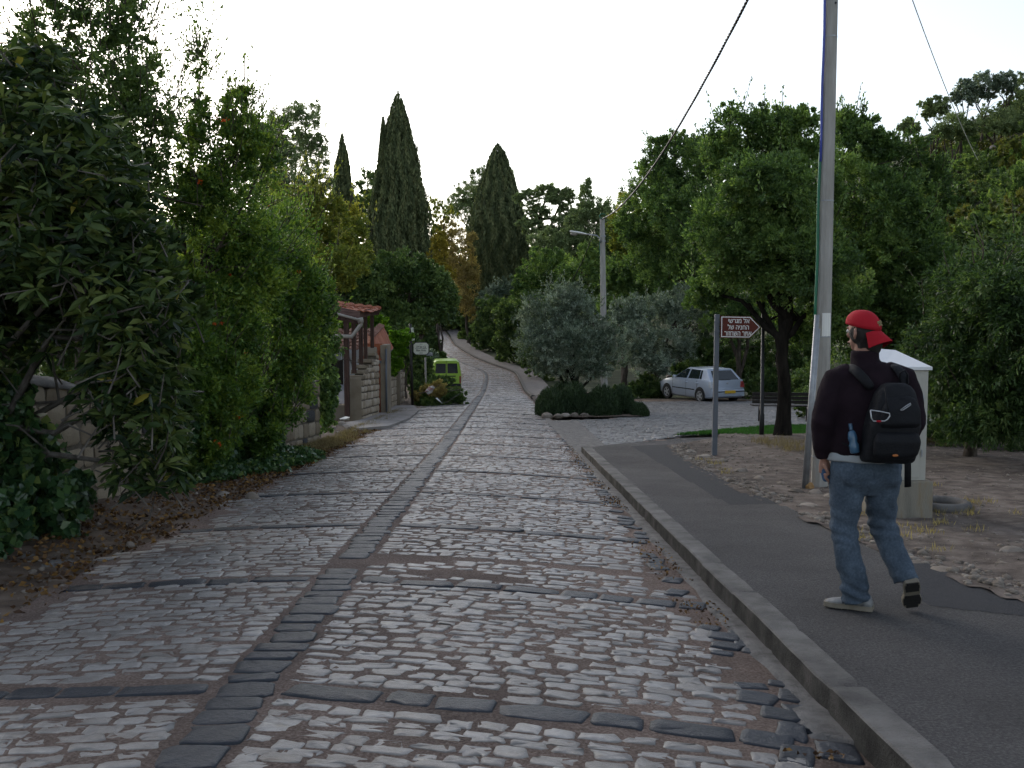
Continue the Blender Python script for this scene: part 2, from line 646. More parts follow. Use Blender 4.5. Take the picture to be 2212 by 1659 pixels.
# basalt: centre strip, cross bands, ragged right edge
cen, half, yaw = [], [], []
y = 1.6
while y < 100:
    dlen = rg.uniform(.15, .25) * (1 if y < 40 else 1.6)
    yc = y + dlen / 2
    y += dlen
    if 7.5 < yc < 7.95:
        continue
    cen.append((float(cx(yc)) + rg.normal() * .012, yc, 0))
    half.append((STRIPW * rg.uniform(.90, 1.16), dlen / 2 - .005))
    yaw.append(rg.normal() * .035 + .03)
for b in BANDS:
    if b > 108:
        break
    c0 = float(cx(b))
    for side in (-1, 1):
        x = STRIPW + .05
        lim = 1.84 if side < 0 else 1.22 - .008 * b - c0 if b < 40 else 2.2
        while x < lim:
            wd = rg.uniform(.22, .5)
            if x + wd > lim + .1:
                wd = lim - x + .02
                if wd < .08:
                    break
            xx = c0 + side * (x + wd / 2)
            x += wd
            cen.append((xx, b + float(band_off(xx, b)) + .012 * rg.normal(), 0))
            half.append((wd / 2 - .005, (.085 if b < 12 else .065) * rg.uniform(.8, 1.15)))
            yaw.append((-.2 if side > 0 else .07) + rg.normal() * .05)
y = 2.2
while y < 34:
    dl = rg.uniform(.10, .26)
    yc = y + dl / 2
    y += dl + (.02 if rg.random() < .6 else rg.uniform(.1, .5))
    if vnoise(np.array([yc]), np.array([3.]), 31, .55)[0] < -.18 and yc > 6.3:
        continue
    for q in range(2 if yc < 6.2 else 1):
        cen.append((1.24 - .008 * yc + q * .19 + .03 * rg.normal(), yc + q * .07, 0))
        half.append((rg.uniform(.06, .10), dl / 2 - .006))
        yaw.append(-.2 + rg.normal() * .2)
cen, half, yaw = np.array(cen), np.array(half), np.array(yaw)
K = len(cen)
a, b, c_ = setts(cen, half, yaw, rg.uniform(.013, .017, K), rg.normal(0, .012, K), rg.normal(0, .022, K), 14, [(1.0, -.35), (.985, .5), (.93, .9), (.7, 1.0)], 8, rough_edge=.05)
tag(mk('basalt_strips', a, b, m_basalt, smooth=True, lv=c_), kind='structure')

# gutter (ragged concrete fillet beside the kerb)
ys_ = np.arange(2.0, 33, .06)
V, F = [], []
for q, yy in enumerate(ys_):
    xr = float(1.53 - .0163 * yy) + .02
    wv = .17 + .07 * float(vnoise(np.array([yy]), np.array([0.]), 41, 1.6)[0]) - .10 * max(0, (5.6 - yy)) * (1 if yy < 5.6 else 0)
    wv = max(.02, wv) if not (4.3 < yy < 4.75) else .22
    xl = xr - wv
    for k in range(4):
        x = xl + (xr - xl) * k / 3
        V.append((x, yy, float(roadz(x, yy)) + (-.02, .012, .015, .02)[k] + .004 * float(vnoise(np.array([x * 3]), np.array([yy * 3]), 43, 2)[0])))
i = np.arange(3)[None, :] + np.arange(len(ys_) - 1)[:, None] * 4
F = np.stack([i, i + 1, i + 5, i + 4], 2).reshape(-1, 4)
tag(mk('gutter', np.array(V), F, m_gutter, smooth=True), kind='structure')

# kerb near right: concrete with rounded worn arris; joints
def kerb_run(name, pts, wid, hgt, m, seed, side=1):
    """pts: list of (x,y) along the road-side foot; profile offset to +side*x"""
    V, F = [], []
    prof = [(-.004, -.06), (0, hgt * .5), (.003, hgt * .93), (.012, hgt), (wid * .5, hgt + .002), (wid - .008, hgt), (wid, hgt - .06)]
    n = len(prof)
    for q, (x, y) in enumerate(pts):
        q2 = min(q + 1, len(pts) - 1); q1 = max(0, q - 1)
        d = Vector((pts[q2][0] - pts[q1][0], pts[q2][1] - pts[q1][1])).normalized()
        nx_, ny_ = d.y * side, -d.x * side
        seg = math.floor(y / .98 + .3); fr = (y / .98 + .3) - seg
        jt = 1.0 if fr < .075 else 0.0
        so_ = .006 * mnoise.noise(Vector((seg * 3.7, seed, 0))); sz_ = .008 * mnoise.noise(Vector((seed, seg * 5.1, 2)))
        for (o, h) in prof:
            ww = .004 * mnoise.noise(Vector((x * 9, y * 4.0, seed + o * 20))) + .004 * mnoise.noise(Vector((seed, y * .9, 0)))
            zz = .006 * mnoise.noise(Vector((x * 5, y * 3.0, seed + 9 + o * 9)))
            o2 = o + ww + so_ + jt * (.010 if o < .1 else 0)
            V.append((x + nx_ * o2, y + ny_ * o2, float(gz(y)) + h + zz + sz_ - jt * (.012 if h > .1 else 0)))
    for q in range(len(pts) - 1):
        for k in range(n - 1):
            a = q * n + k
            F.append((a, a + n, a + n + 1, a + 1))
    F.append(tuple(range(n)))
    F.append(tuple(reversed(range((len(pts) - 1) * n, len(pts) * n))))
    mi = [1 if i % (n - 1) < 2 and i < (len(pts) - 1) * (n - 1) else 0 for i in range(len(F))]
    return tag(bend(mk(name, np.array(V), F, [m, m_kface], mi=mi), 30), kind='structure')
m_kface = mat('dark_kerb_face', [(.03, .028, .025), (.06, .056, .05), (.11, .10, .09)], rough=.95, nscale=5, namp=1, bump=.7, bscale=60, spec=.15, detail=9)  # darker concrete tone for the kerb's road-side face polygons
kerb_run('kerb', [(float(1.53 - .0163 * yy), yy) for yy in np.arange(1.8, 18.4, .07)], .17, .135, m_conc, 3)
# far kerb along the right edge of the lane
kerb_run('kerb_far', [(float(cx(yy)) + 2.35, yy) for yy in np.arange(47, 128, .5)], .2, .16, mat('old_kerb', [(.05, .045, .04), (.09, .08, .07)], rough=.9, nscale=3), 6)

SW = [(1.58, 1.2), (1.52, 6), (1.42, 12), (1.33, 17.9), (1.75, 19.0), (2.28, 20.2), (3.5, 22), (4.7, 22.4), (4.3, 20.9), (3.5, 19.6), (2.9, 18.6), (2.72, 16.3), (2.70, 13.5), (2.84, 10.7), (2.98, 8.5), (3.2, 6.8), (3.65, 4.5), (4.2, 1.2)]
def sw_poly(px, py):
    return inpoly(px + .03 * vnoise(px, py, 51, 2.5), py + .03 * vnoise(px, py, 52, 2.5), SW)
grid('sidewalk', np.arange(1.3, 4.9, .06), np.arange(1.2, 22.6, .06), lambda X, Y: gz(Y) + .118 * sstep((21.5 - Y) / 3.5) + .008 + .005 * vnoise(X, Y, 53, 1.2), m_asph, mask=sw_poly)
def SWZ(x, y):
    return float(gz(y) + .118 * sstep((21.5 - y) / 3.5) + .01)
def patch(name, pts, m, dz=.002):
    pl = [(p.x, p.y) for p in pts]
    xs_ = [p[0] for p in pl]; ys2 = [p[1] for p in pl]
    st = .035
    grid(name, np.arange(min(xs_), max(xs_), st), np.arange(min(ys2), max(ys2), st), lambda X, Y: gz(Y) + .118 * sstep((21.5 - Y) / 3.5) + .008 + dz + .005 * vnoise(X, Y, 53, 1.2), m,
         mask=lambda a, b: inpoly(a + .02 * vnoise(a, b, 61, 4), b + .02 * vnoise(a, b, 62, 4), pl) & sw_poly(a, b))
patch('asphalt_patch', [GP(*q, .14) for q in [(1365, 962), (1440, 955), (1500, 985), (1560, 1022), (1720, 1085), (1576, 1088), (1463, 1022)]], m_asph2)
patch('asphalt_patch', [GP(*q, .14) for q in [(1900, 1190), (2000, 1205), (2230, 1280), (2260, 1330), (2090, 1314), (2010, 1305), (1960, 1270)]], m_asph2)

# side street: sheet plus its own small setts, apron of smooth concrete at the mouth
SIDE = [(1.3, 18.2), (1.9, 19.3), (2.4, 20.4), (3.6, 22.2), (5.2, 23.2), (8, 24.6), (12, 26.5), (18, 29), (24, 33), (24, 47), (12, 47), (4.5, 46), (4.2, 41), (4.3, 37), (3.6, 34.2), (3.2, 31.5), (2.9, 29.3), (1.0, 28.5), (.9, 24), (1.1, 20)]
grid('side_street', np.arange(.8, 24.4, .4), np.arange(18, 47.4, .4), lambda X, Y: gz(Y) + .012 + hill(X, Y) * 0, m_grout, mask=lambda a, b: inpoly(a, b, [(x + (.1 if x > 5 else 0), y) for x, y in SIDE]))
cen, half = [], []
y = 18.2
while y < 46.5:
    pt = rg.uniform(.14, .19)
    yc = y + pt / 2
    y += pt
    x = .9
    while x < 19:
        wd = rg.uniform(.18, .34)
        cen.append((x + wd / 2, yc - .12 * (x - 1) * .3, 0)); half.append((wd / 2 - .006, pt / 2 - .008))
        x += wd
cen, half = np.array(cen), np.array(half)
ok = inpoly(cen[:, 0], cen[:, 1], SIDE) & (cen[:, 0] > np.where(cen[:, 1] < 29, 1.75, .9))
cen, half = cen[ok], half[ok]
K = len(cen)
a, b, c_ = setts(cen, half, np.full(K, -.04) + rg.normal(0, .03, K), rg.uniform(.008, .014, K), rg.normal(0, .015, K), rg.normal(0, .02, K), 8, [(1.0, -.1), (.94, .8), (.8, 1.0)], 15, .06)
a[:, 2] = a[:, 2] - roadz(a[:, 0], a[:, 1]) + .012 + gz(a[:, 1]) + .014
tag(mk('side_street_setts', a, b, m_side, smooth=True, lv=c_), kind='structure')
grid('junction_apron', np.arange(1.1, 1.85, .1), np.arange(18.3, 28.6, .2), lambda X, Y: gz(Y) + .03 + 0 * X, m_gutter)

# far path at the right of the far lane
V = []
fy = np.arange(44, 175, 1.0)
for yy in fy:
    c0 = float(cx(yy)) + 2.5
    for k in range(3):
        V.append((c0 + k * .75, yy, float(gz(yy)) + .13))
i = np.arange(2)[None, :] + np.arange(len(fy) - 1)[:, None] * 3
tag(mk('far_pavement', np.array(V), np.stack([i, i + 1, i + 4, i + 3], 2).reshape(-1, 4), m_path, smooth=True), kind='structure')

# verges: finely displaced dirt left and right
def left_edge(y):
    return cx(y) - 1.78 + .1 * vnoise(y, y * 0, 71, .8)
def verge_l(X, Y):
    t = left_edge(Y) - X
    return gz(Y) + .01 - .035 * np.exp(-t * 3) + .03 + .05 * sstep(t / 1.5) + .035 * vnoise(X, Y, 72, 1.6) + .012 * vnoise(X, Y, 73, 9)
grid('left_verge', np.arange(-8, -2.7, .06), np.concatenate([np.arange(2, 26, .08), np.arange(26, 75, .5)]), verge_l, m_soil,
     mask=lambda a, b: a < left_edge(b) + .05)
def verge_r(X, Y):
    return gz(Y) + .118 * sstep((24 - Y) / 3) + .010 + .032 * vnoise(X, Y, 74, 1.1) + .014 * vnoise(X, Y, 75, 8)
DR = [(2.6, 16.3), (2.55, 13.5), (2.7, 10.7), (2.85, 8.5), (3.05, 6.8), (3.5, 4.5), (4.0, 1.2), (16, 1.2), (16, 28), (12, 26.6), (8, 24.7), (5.2, 23.3), (4.5, 22.3), (4.2, 20.9), (3.4, 19.6), (2.8, 18.6)]
grid('right_dirt', np.arange(2.4, 16, .07), np.arange(1.2, 27, .07), verge_r, m_dirtR, mask=lambda a, b: inpoly(a, b, DR))
# ---------------------------------------------------------------- foliage
G = lambda *c: tuple(c)
lm_loquat = leafmat('loquat_leaf', [(0.014, 0.031, 0.012), (0.036, 0.065, 0.019), (0.075, 0.113, 0.031), (0.144, 0.177, 0.051), (0.361, 0.311, 0.057)], rough=.5, trans=.22, spec=.25)
lm_small = leafmat('small_leaf', [(0.040, 0.066, 0.023), (0.069, 0.115, 0.036), (0.103, 0.164, 0.046), (0.161, 0.230, 0.065)], rough=.45, trans=.35)
lm_pome = leafmat('pomegranate_leaf', [(0.040, 0.077, 0.018), (0.071, 0.141, 0.030), (0.136, 0.218, 0.040), (0.254, 0.328, 0.056)], rough=.42, trans=.35)
lm_ivy = leafmat('ivy_leaf', [(0.016, 0.045, 0.018), (0.036, 0.084, 0.031), (0.069, 0.129, 0.040), (0.179, 0.232, 0.062)], rough=.35, trans=.2, spec=.5)
lm_fig = leafmat('deep_green_leaf', [(0.036, 0.069, 0.022), (0.064, 0.113, 0.032), (0.103, 0.160, 0.047), (0.171, 0.235, 0.066)], rough=.45, trans=.2)
lm_olive = leafmat('olive_leaf', [(0.074, 0.108, 0.072), (0.133, 0.179, 0.122), (0.222, 0.272, 0.202), (0.415, 0.467, 0.373)], rough=.5, trans=.15)
lm_cyp = leafmat('cypress_leaf', [(0.059, 0.074, 0.034), (0.091, 0.114, 0.052), (0.140, 0.165, 0.072), (0.215, 0.226, 0.105)], rough=.7, trans=.1, spec=.15)
lm_pine = leafmat('pine_leaf', [(0.097, 0.132, 0.060), (0.158, 0.208, 0.092), (0.240, 0.305, 0.135), (0.361, 0.419, 0.190)], rough=.65, trans=.15, spec=.2)  # tones lifted: pale veil over the far pines is put into the leaf colour
lm_yel = leafmat('yellow_green_leaf', [(0.097, 0.131, 0.029), (0.166, 0.204, 0.040), (0.262, 0.277, 0.053), (0.414, 0.379, 0.070)], rough=.55, trans=.35)
lm_gold = leafmat('golden_leaf', [(0.168, 0.144, 0.026), (0.288, 0.228, 0.038), (0.408, 0.312, 0.054)], rough=.6, trans=.35)
lm_brown = leafmat('dry_leaf', [(0.197, 0.151, 0.061), (0.340, 0.264, 0.100), (0.501, 0.405, 0.154)], rough=.8, trans=.2, spec=.15)
lm_bush = leafmat('bush_leaf', [(0.048, 0.082, 0.031), (0.083, 0.133, 0.044), (0.138, 0.204, 0.062), (0.221, 0.282, 0.086)], rough=.6, trans=.25)
lm_green = leafmat('broad_green_leaf', [(0.043, 0.077, 0.027), (0.078, 0.139, 0.044), (0.139, 0.221, 0.066), (0.228, 0.315, 0.095)], rough=.5, trans=.35)
lm_vine = leafmat('bright_vine_leaf', [(.07, .15, .015), (.12, .24, .02), (.19, .33, .03)], rough=.5, trans=.45)
lm_wil = leafmat('willow_leaf', [(0.021, 0.042, 0.014), (0.040, 0.077, 0.022), (0.068, 0.123, 0.035), (0.136, 0.198, 0.061)], rough=.5, trans=.3)
lm_grass = leafmat('lawn_blade', [(.02, .075, .012), (.035, .12, .018), (.05, .15, .025)], rough=.6, trans=.3)
lm_straw = leafmat('straw_blade', [(.13, .10, .05), (.22, .17, .09), (.30, .24, .13)], rough=.8, trans=.2, spec=.2)
lm_rosem = leafmat('rosemary_leaf', [(0.016, 0.029, 0.013), (0.032, 0.056, 0.023), (0.057, 0.095, 0.039), (0.092, 0.123, 0.065)], rough=.6, trans=.15)
lm_hillyel = leafmat('hill_scrub_leaf', [(.06, .08, .02), (.10, .12, .03), (.15, .16, .04), (.20, .19, .05)], rough=.6, trans=.25)
lm_flower = leafmat('orange_flower', [(.5, .07, .01), (.7, .12, .015)], rough=.5, trans=.3)
lm_litter = leafmat('leaf_litter', [(0.035, 0.017, 0.008), (0.084, 0.040, 0.017), (0.154, 0.081, 0.028), (0.252, 0.136, 0.035)], rough=.7, trans=.1)
m_bark = mat('bark', [(.03, .024, .018), (.07, .055, .042), (.12, .10, .08)], rough=.9, nscale=12, namp=1, bump=.8, bscale=40, stretch=(1, 1, .25), spec=.2)
m_bark2 = mat('grey_bark', [(.07, .062, .052), (.13, .115, .10), (.2, .18, .16)], rough=.9, nscale=10, namp=1, bump=.8, bscale=40, stretch=(1, 1, .25), spec=.2)
m_bark3 = mat('dark_trunk_bark', [(.008, .007, .006), (.018, .015, .012), (.03, .025, .02)], rough=.95, nscale=10, namp=1, bump=.8, bscale=40, stretch=(1, 1, .25), spec=.1)

def unit(rg, n):
    v = rg.normal(size=(n, 3))
    return v / np.linalg.norm(v, axis=1, keepdims=True)

def leaves(name, pos, adir, L, W, m, parent=None, lv=None, seed=0, fold=.2, shape='kite', droop=0.0):
    """pos (n,3) leaf centres; adir (n,3) directions of the midribs; L, W scalars or (n,)"""
    rg = np.random.default_rng(seed + 99)
    n = len(pos)
    a = adir / (np.linalg.norm(adir, axis=1, keepdims=True) + 1e-9)
    b = np.cross(a, unit(rg, n))
    b /= (np.linalg.norm(b, axis=1, keepdims=True) + 1e-9)
    nn = np.cross(a, b)
    L = np.broadcast_to(np.asarray(L, float), (n,))[:, None] * rg.uniform(.7, 1.25, (n, 1))
    W = np.broadcast_to(np.asarray(W, float), (n,))[:, None] * rg.uniform(.75, 1.2, (n, 1))
    if lv is None:
        lv = rg.random(n)
    if shape == 'kite':
        V = np.stack([pos - a * L / 2, pos + b * W / 2 + nn * W * fold - a * L * .08, pos + a * L / 2, pos - b * W / 2 + nn * W * fold - a * L * .08], 1).reshape(-1, 3)
        F = np.arange(n * 4).reshape(n, 4)
        return mk(name, V, F, m, parent, lv=lv)
    # long leaf of two halves bent down along its length: 8 verts, 6 faces
    z = np.array([[0, 0, -1.0]])
    st = []
    for t, wv, dr in ((-.5, 0.06, 0), (-.18, .85, -.02), (.18, 1.0, -.10), (.5, 0.05, -.30)):
        c = pos + a * L * t + z * L * abs(dr) * (droop)
        st.append((c - b * W / 2 * wv + nn * W * fold * wv, c, c + b * W / 2 * wv + nn * W * fold * wv))
    V = np.stack([p for s in st for p in s], 1).reshape(-1, 3)
    base = (np.arange(n) * 12)[:, None, None]
    Q = np.array([[3 * i + j, 3 * i + j + 1, 3 * i + j + 4, 3 * i + j + 3] for i in range(3) for j in range(2)])
    F = (Q[None] + base).reshape(-1, 4)
    return mk(name, V, F, m, parent, lv=np.repeat(lv, 6), smooth=False)

def B(px, py, rx, ry, d, rd=None):
    """an ellipsoid of foliage seen at px,py with radii in photo pixels at distance d"""
    c = P(px, py, d)
    k = mpp(d)
    return (c.x, c.y, c.z, rx * k, (rd if rd is not None else .5 * (rx + ry) * k), ry * k)

def crown_pts(blobs, n, seed, clump=.22, fill=.45, gap=0.0, flat=1.0, perclump=60, out=1.0, up=.25, spread=1.0, lumps=11):
    """boughs on each blob, clumps of leaves on each bough"""
    rg = np.random.default_rng(seed)
    bl = np.array(blobs, float)
    if lumps:
        sub = []
        for b in bl:
            d = unit(rg, lumps)
            d[:, 1] = np.where(rg.random(lumps) < .3, -np.abs(d[:, 1]), d[:, 1])
            k = rg.uniform(.28, .50, lumps)
            c = b[:3] + d * b[3:6] * (rg.uniform(.55, .82, lumps))[:, None]
            mr = b[3:6].mean()
            rr = (b[3:6][None] * .5 + mr * .5) * k[:, None]
            sub.append(np.concatenate([c, rr], 1))
        core = bl.copy()
        core[:, 3:6] *= .86
        bl2 = np.concatenate(sub + [core])
    else:
        bl2 = bl
    isc = np.zeros(len(bl2), bool)
    if lumps:
        isc[-len(bl):] = True
    area = (bl2[:, 3] * bl2[:, 5] + bl2[:, 3] * bl2[:, 4] + bl2[:, 4] * bl2[:, 5]) * np.where(isc, .75, 1)
    nc = max(6, int(n / perclump))
    which = rg.choice(len(bl2), nc, p=area / area.sum())
    d = unit(rg, nc)
    front = rg.random(nc) < .3
    d[front, 1] = -np.abs(d[front, 1])
    upm = rg.random(nc) < .25
    d[upm, 2] = np.abs(d[upm, 2])
    rad = 1 - fill * rg.random(nc) ** 1.6
    rad *= 1 + .10 * rg.normal(size=nc)
    bb = bl2[which]
    mr = bb[:, 3:6].mean(1)
    cc = bb[:, :3] + d * bb[:, 3:6] * rad[:, None]
    big = bl[:, 3:6].mean()
    rc = clump * (mr * .55 + big * .22) * rg.uniform(.5, 1.3, nc)
    tb = rg.normal(0, .17, len(bl2))
    if gap > 0:
        q = np.sin(cc[:, 0] * 2.1 + seed) * np.sin(cc[:, 1] * 1.7 + 2) * np.sin(cc[:, 2] * 2.3 + seed * .7)
        keep = q > -1 + gap * 1.6
        cc, rc, d, which = cc[keep], rc[keep], d[keep], which[keep]
    nc = len(cc)
    k = np.repeat(np.arange(nc), perclump)
    u = unit(rg, len(k)) * (rg.random((len(k), 1)) ** .45)
    u[:, 2] *= flat
    pos = cc[k] + u * rc[k][:, None] * spread
    ad = u * out + d[k] * .6 + unit(rg, len(k)) * .7
    ad[:, 2] += up
    tone = (rg.normal(.5, .15, nc) + tb[which])[k]
    lv = np.clip(tone + rg.normal(0, .2, len(k)), 0, 1)
    return pos, ad, lv, (cc, rc)

def shoots(blobs, n, seed, length, leaves_per=14, lw=.05, up=1.0, top=True):
    """thin upright sprays round the crown's outline; returns leaf pts and stem lines"""
    rg = np.random.default_rng(seed + 5)
    bl = np.array(blobs)
    which = rg.integers(0, len(bl), n)
    d = unit(rg, n)
    if top:
        d[:, 2] = np.abs(d[:, 2])
    s = bl[which, :3] + d * bl[which, 3:6] * .9
    dr = d * .7 + np.array([0, 0, up]) + rg.normal(0, .25, (n, 3))
    dr /= np.linalg.norm(dr, axis=1, keepdims=True)
    ln = length * rg.uniform(.4, 1.2, n)
    t = rg.random((n, leaves_per))
    pos = s[:, None] + dr[:, None] * (t * ln[:, None])[:, :, None] + rg.normal(0, lw, (n, leaves_per, 3)) * (1.15 - t[:, :, None])
    ad = dr[:, None] + rg.normal(0, .6, (n, leaves_per, 3))
    return pos.reshape(-1, 3), ad.reshape(-1, 3), (s, s + dr * ln[:, None])

def twigs_mb(mb, s, e, r0, r1=None, n=3):
    for a, b in zip(s, e):
        mb.tube([a, b], [r0, (r1 or r0 * .4)], n=n, cap=False)

def limbs(mb, base, r, targets, seed, height=None, wig=.12, sides=7, split=.35, trunk_top=None):
    """tapered trunk that rises from base and forks into limbs that reach every target"""
    rg = random.Random(seed)
    base = Vector(base)
    tv = [Vector(t) for t in targets]
    mean = sum(tv, Vector()) / len(tv)
    fork = Vector(trunk_top) if trunk_top is not None else base.lerp(mean, split)
    if trunk_top is None:
        fork.x = base.x + (mean.x - base.x) * split * .6
        fork.y = base.y + (mean.y - base.y) * split * .6
    H = (fork - base).length
    pts, rad = [], []
    for i in range(7):
        t = i / 6
        w_ = Vector((mnoise.noise(Vector((seed, t * 2.2, 0))), mnoise.noise(Vector((0, seed, t * 2.2))), 0)) * wig * H * t
        pts.append(base.lerp(fork, t) + w_)
        rad.append(r * (1.35 - .35 * min(1, t * 5)) * (1 - .35 * t))
    mb.tube(pts, rad, n=max(8, sides))
    f = pts[-1]
    for q, t in enumerate(tv):
        a = pts[-1 - rg.choice((0, 0, 1, 2))]
        L = (t - a).length
        P_, R_ = [], []
        for i in range(6):
            u = i / 5
            w_ = Vector((mnoise.noise(Vector((q * 3.1, u * 2.5, seed))), mnoise.noise(Vector((seed, q * 2.3, u * 2.5))), mnoise.noise(Vector((u * 2.5, seed, q))) + .35 * math.sin(u * 3.14))) * L * .14 * math.sin(u * 3.14)
            P_.append(a.lerp(t, u) + w_)
            R_.append(r * .5 * (1 - .8 * u) + .004)
        mb.tube(P_, R_, n=6, cap=False)
        for j in range(3):
            i = rg.choice((2, 3, 4))
            v = Vector((rg.gauss(0, 1), rg.gauss(0, 1), rg.uniform(-.2, 1))).normalized() * L * rg.uniform(.2, .42)
            mb.tube([P_[i], P_[i] + v * .5 + Vector((0, 0, .05 * L)), P_[i] + v], [R_[i] * .55, R_[i] * .35, R_[i] * .12 + .002], n=4, cap=False)
    return mb

def tree(name, label, cat, blobs, base, r, m, n, L, W, seed, group=None, barkm=None, trunk_top=None, sh=0, shl=.6, flowers=0, crown='crown', split=.35, leafshape='kite', **kw):
    base = Vector(base)
    root = empty(name, base, label, cat, group)
    mb = MB()
    limbs(mb, base, r, [b[:3] for b in blobs], seed, trunk_top=trunk_top, split=split)
    pos, ad, lv, _ = crown_pts(blobs, n, seed, **kw)
    if sh:
        p2, a2, (s, e) = shoots(blobs, sh, seed, shl, lw=shl * .09)
        pos = np.concatenate([pos, p2]); ad = np.concatenate([ad, a2])
        lv = np.concatenate([lv, np.random.default_rng(seed).uniform(.3, 1, len(p2))])
        twigs_mb(mb, s, e, max(.004, L * .12))
    bend(mb.build('trunk', barkm or m_bark, root), 60)
    leaves(crown, pos, ad, L, W, m, root, lv=lv, seed=seed, shape=leafshape)
    if flowers:
        rg = np.random.default_rng(seed + 3)
        i = rg.choice(len(pos), flowers, replace=False)
        mbf = MB()
        c = np.array(blobs)[:, :3].mean(0)
        q = pos[i] + np.array([.08, -.25, 0])
        leaves('blossom', np.repeat(q, 5, 0) + rg.normal(0, .018, (flowers * 5, 3)), unit(rg, flowers * 5), .05, .035, lm_flower, root, seed=seed)
    return root

def gnd(px, d, dx=0):
    x = P(px, 600, d).x + dx
    return (x, d, TZ(x, d) - .05)

# ---- left foreground: loquat with long drooping leaves in whorls
def loquat():
    blobs = [B(20, 300, 150, 190, 8.6, 1.1), (B(150, 400, 170, 170, 8.4, .9)), B(190, 540, 150, 150, 8.4, 1.0), B(300, 660, 100, 160, 8.5, .8), B(60, 600, 190, 180, 9.1, 1.0),
             B(300, 850, 110, 130, 8.7, .7), B(300, 770, 90, 110, 9.0, .7), B(330, 1000, 85, 70, 9.0, .5), B(-150, 500, 250, 350, 9.0, 1.4), B(80, 170, 80, 90, 9.0, .5)]
    base = (-4.55, 9.9, TZ(-4.55, 9.9))
    base = (-5.6, 9.6, TZ(-5.6, 9.6) - .05)
    root = empty('loquat_tree', base, 'large dark tree with long drooping leaves overhanging the near stone wall', 'tree')
    mb = MB()
    limbs(mb, base, .085, [b[:3] for b in blobs], 3, split=.3)
    rg = np.random.default_rng(31)
    bl = np.array(blobs)
    nw = 2900
    which = rg.choice(len(bl), nw, p=(bl[:, 3] * bl[:, 5]) / (bl[:, 3] * bl[:, 5]).sum())
    d = unit(rg, nw)
    fr = rg.random(nw) < .35
    d[fr, 1] = -np.abs(d[fr, 1])
    rad = (1 - .6 * rg.random(nw) ** 1.4)
    tip = bl[which, :3] + d * bl[which, 3:6] * rad[:, None]
    tip = tip[(tip[:, 2] > gz(tip[:, 1]) + .35)]
    nw = len(tip); d = d[:nw]
    for i in range(0, nw, 3):
        c = bl[which[i], :3]
        dirv = unit(rg, 1)[0] * .6 + np.array([.3, -.3, .3])
        a = tip[i] - dirv * rg.uniform(.25, .6)
        mid = (a + tip[i]) / 2 + rg.normal(0, .05, 3)
        mb.tube([a, mid, tip[i]], [.009, .007, .004], n=4, cap=False)
    per = 9
    k = np.repeat(np.arange(nw), per)
    ang = rg.random(nw * per) * 6.283
    el = rg.normal(-.05, .45, nw * per)
    ad = np.stack([np.cos(ang) * np.cos(el), np.sin(ang) * np.cos(el), np.sin(el) + .1], 1)
    Lf = rg.uniform(.08, .18, nw * per)
    pos = tip[k] + ad * Lf[:, None] * .55
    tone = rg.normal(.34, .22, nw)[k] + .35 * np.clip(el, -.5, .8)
    lv = np.clip(tone + rg.normal(0, .12, nw * per), 0, .95)
    lv = np.minimum(lv, .72)
    yl = rg.random(nw * per) < .0022
    lv[yl] = 1
    bend(mb.build('trunk', m_bark2, root), 60)
    leaves('crown', pos, ad, Lf, Lf * .27, lm_loquat, root, lv=lv, seed=4, shape='long', droop=.8, fold=.15)
    # inner shaded twigs and small leaves that close the crown
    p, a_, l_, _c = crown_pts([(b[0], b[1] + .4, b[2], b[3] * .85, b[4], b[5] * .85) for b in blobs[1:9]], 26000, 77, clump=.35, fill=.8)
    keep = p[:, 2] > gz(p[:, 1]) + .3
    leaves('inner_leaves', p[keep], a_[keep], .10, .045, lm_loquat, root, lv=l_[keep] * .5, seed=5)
loquat()

# ---- tall airy tree behind it
SMALL = dict(perclump=24, clump=.32, fill=.8, gap=.12)
tree('airy_tree', 'tall airy small-leaved tree whose open crown shows sky above the drooping-leaved tree', 'tree',
     [B(120, 110, 95, 120, 12.6), B(270, 200, 100, 170, 12.4), B(210, 330, 140, 130, 12.6), B(90, 260, 100, 130, 12.8), B(330, 290, 60, 130, 12.4), B(280, 60, 55, 70, 12.3), B(160, 20, 60, 70, 12.5), B(260, 450, 110, 110, 12.8)],
     (-5.6, 13.2, TZ(-5.6, 13.2) - .05), .10, lm_small, 34000, .066, .028, 41, sh=240, shl=.75, split=.55, **SMALL)
# shoots and bush right of it: pomegranate hedge with orange blossom
tree('pomegranate_tree', 'leaning slender tree with a fine open top left of the dense blossoming bushes', 'tree',
     [B(450, 330, 65, 120, 13.4), B(520, 300, 50, 110, 13.6), B(490, 450, 90, 120, 13.6), B(570, 350, 40, 90, 13.8), B(430, 180, 24, 90, 13.3, .15), B(420, 470, 60, 110, 13.4)],
     GP(395, 1000)[:2] + (0,) if False else (-4.65, 13.6, TZ(-4.65, 13.6)), .07, lm_pome, 26000, .060, .026, 43, sh=150, shl=.6, split=.45, flowers=4, **SMALL)
DEN = dict(perclump=34, clump=.30, fill=.5)
tree('pomegranate_bush', 'dense mid green bush with scattered orange blossom over the middle of the wall', 'bush',
     [B(470, 640, 110, 140, 14.0, .9), B(480, 830, 105, 130, 14.0, .8), B(420, 760, 90, 130, 13.4, .7), B(550, 560, 90, 150, 14.6, 1.0), B(440, 950, 90, 70, 13.8, .6)],
     (-4.6, 14.2, TZ(-4.6, 14.2)), .07, lm_pome, 66000, .068, .034, 45, sh=160, shl=.5, flowers=14, **DEN)
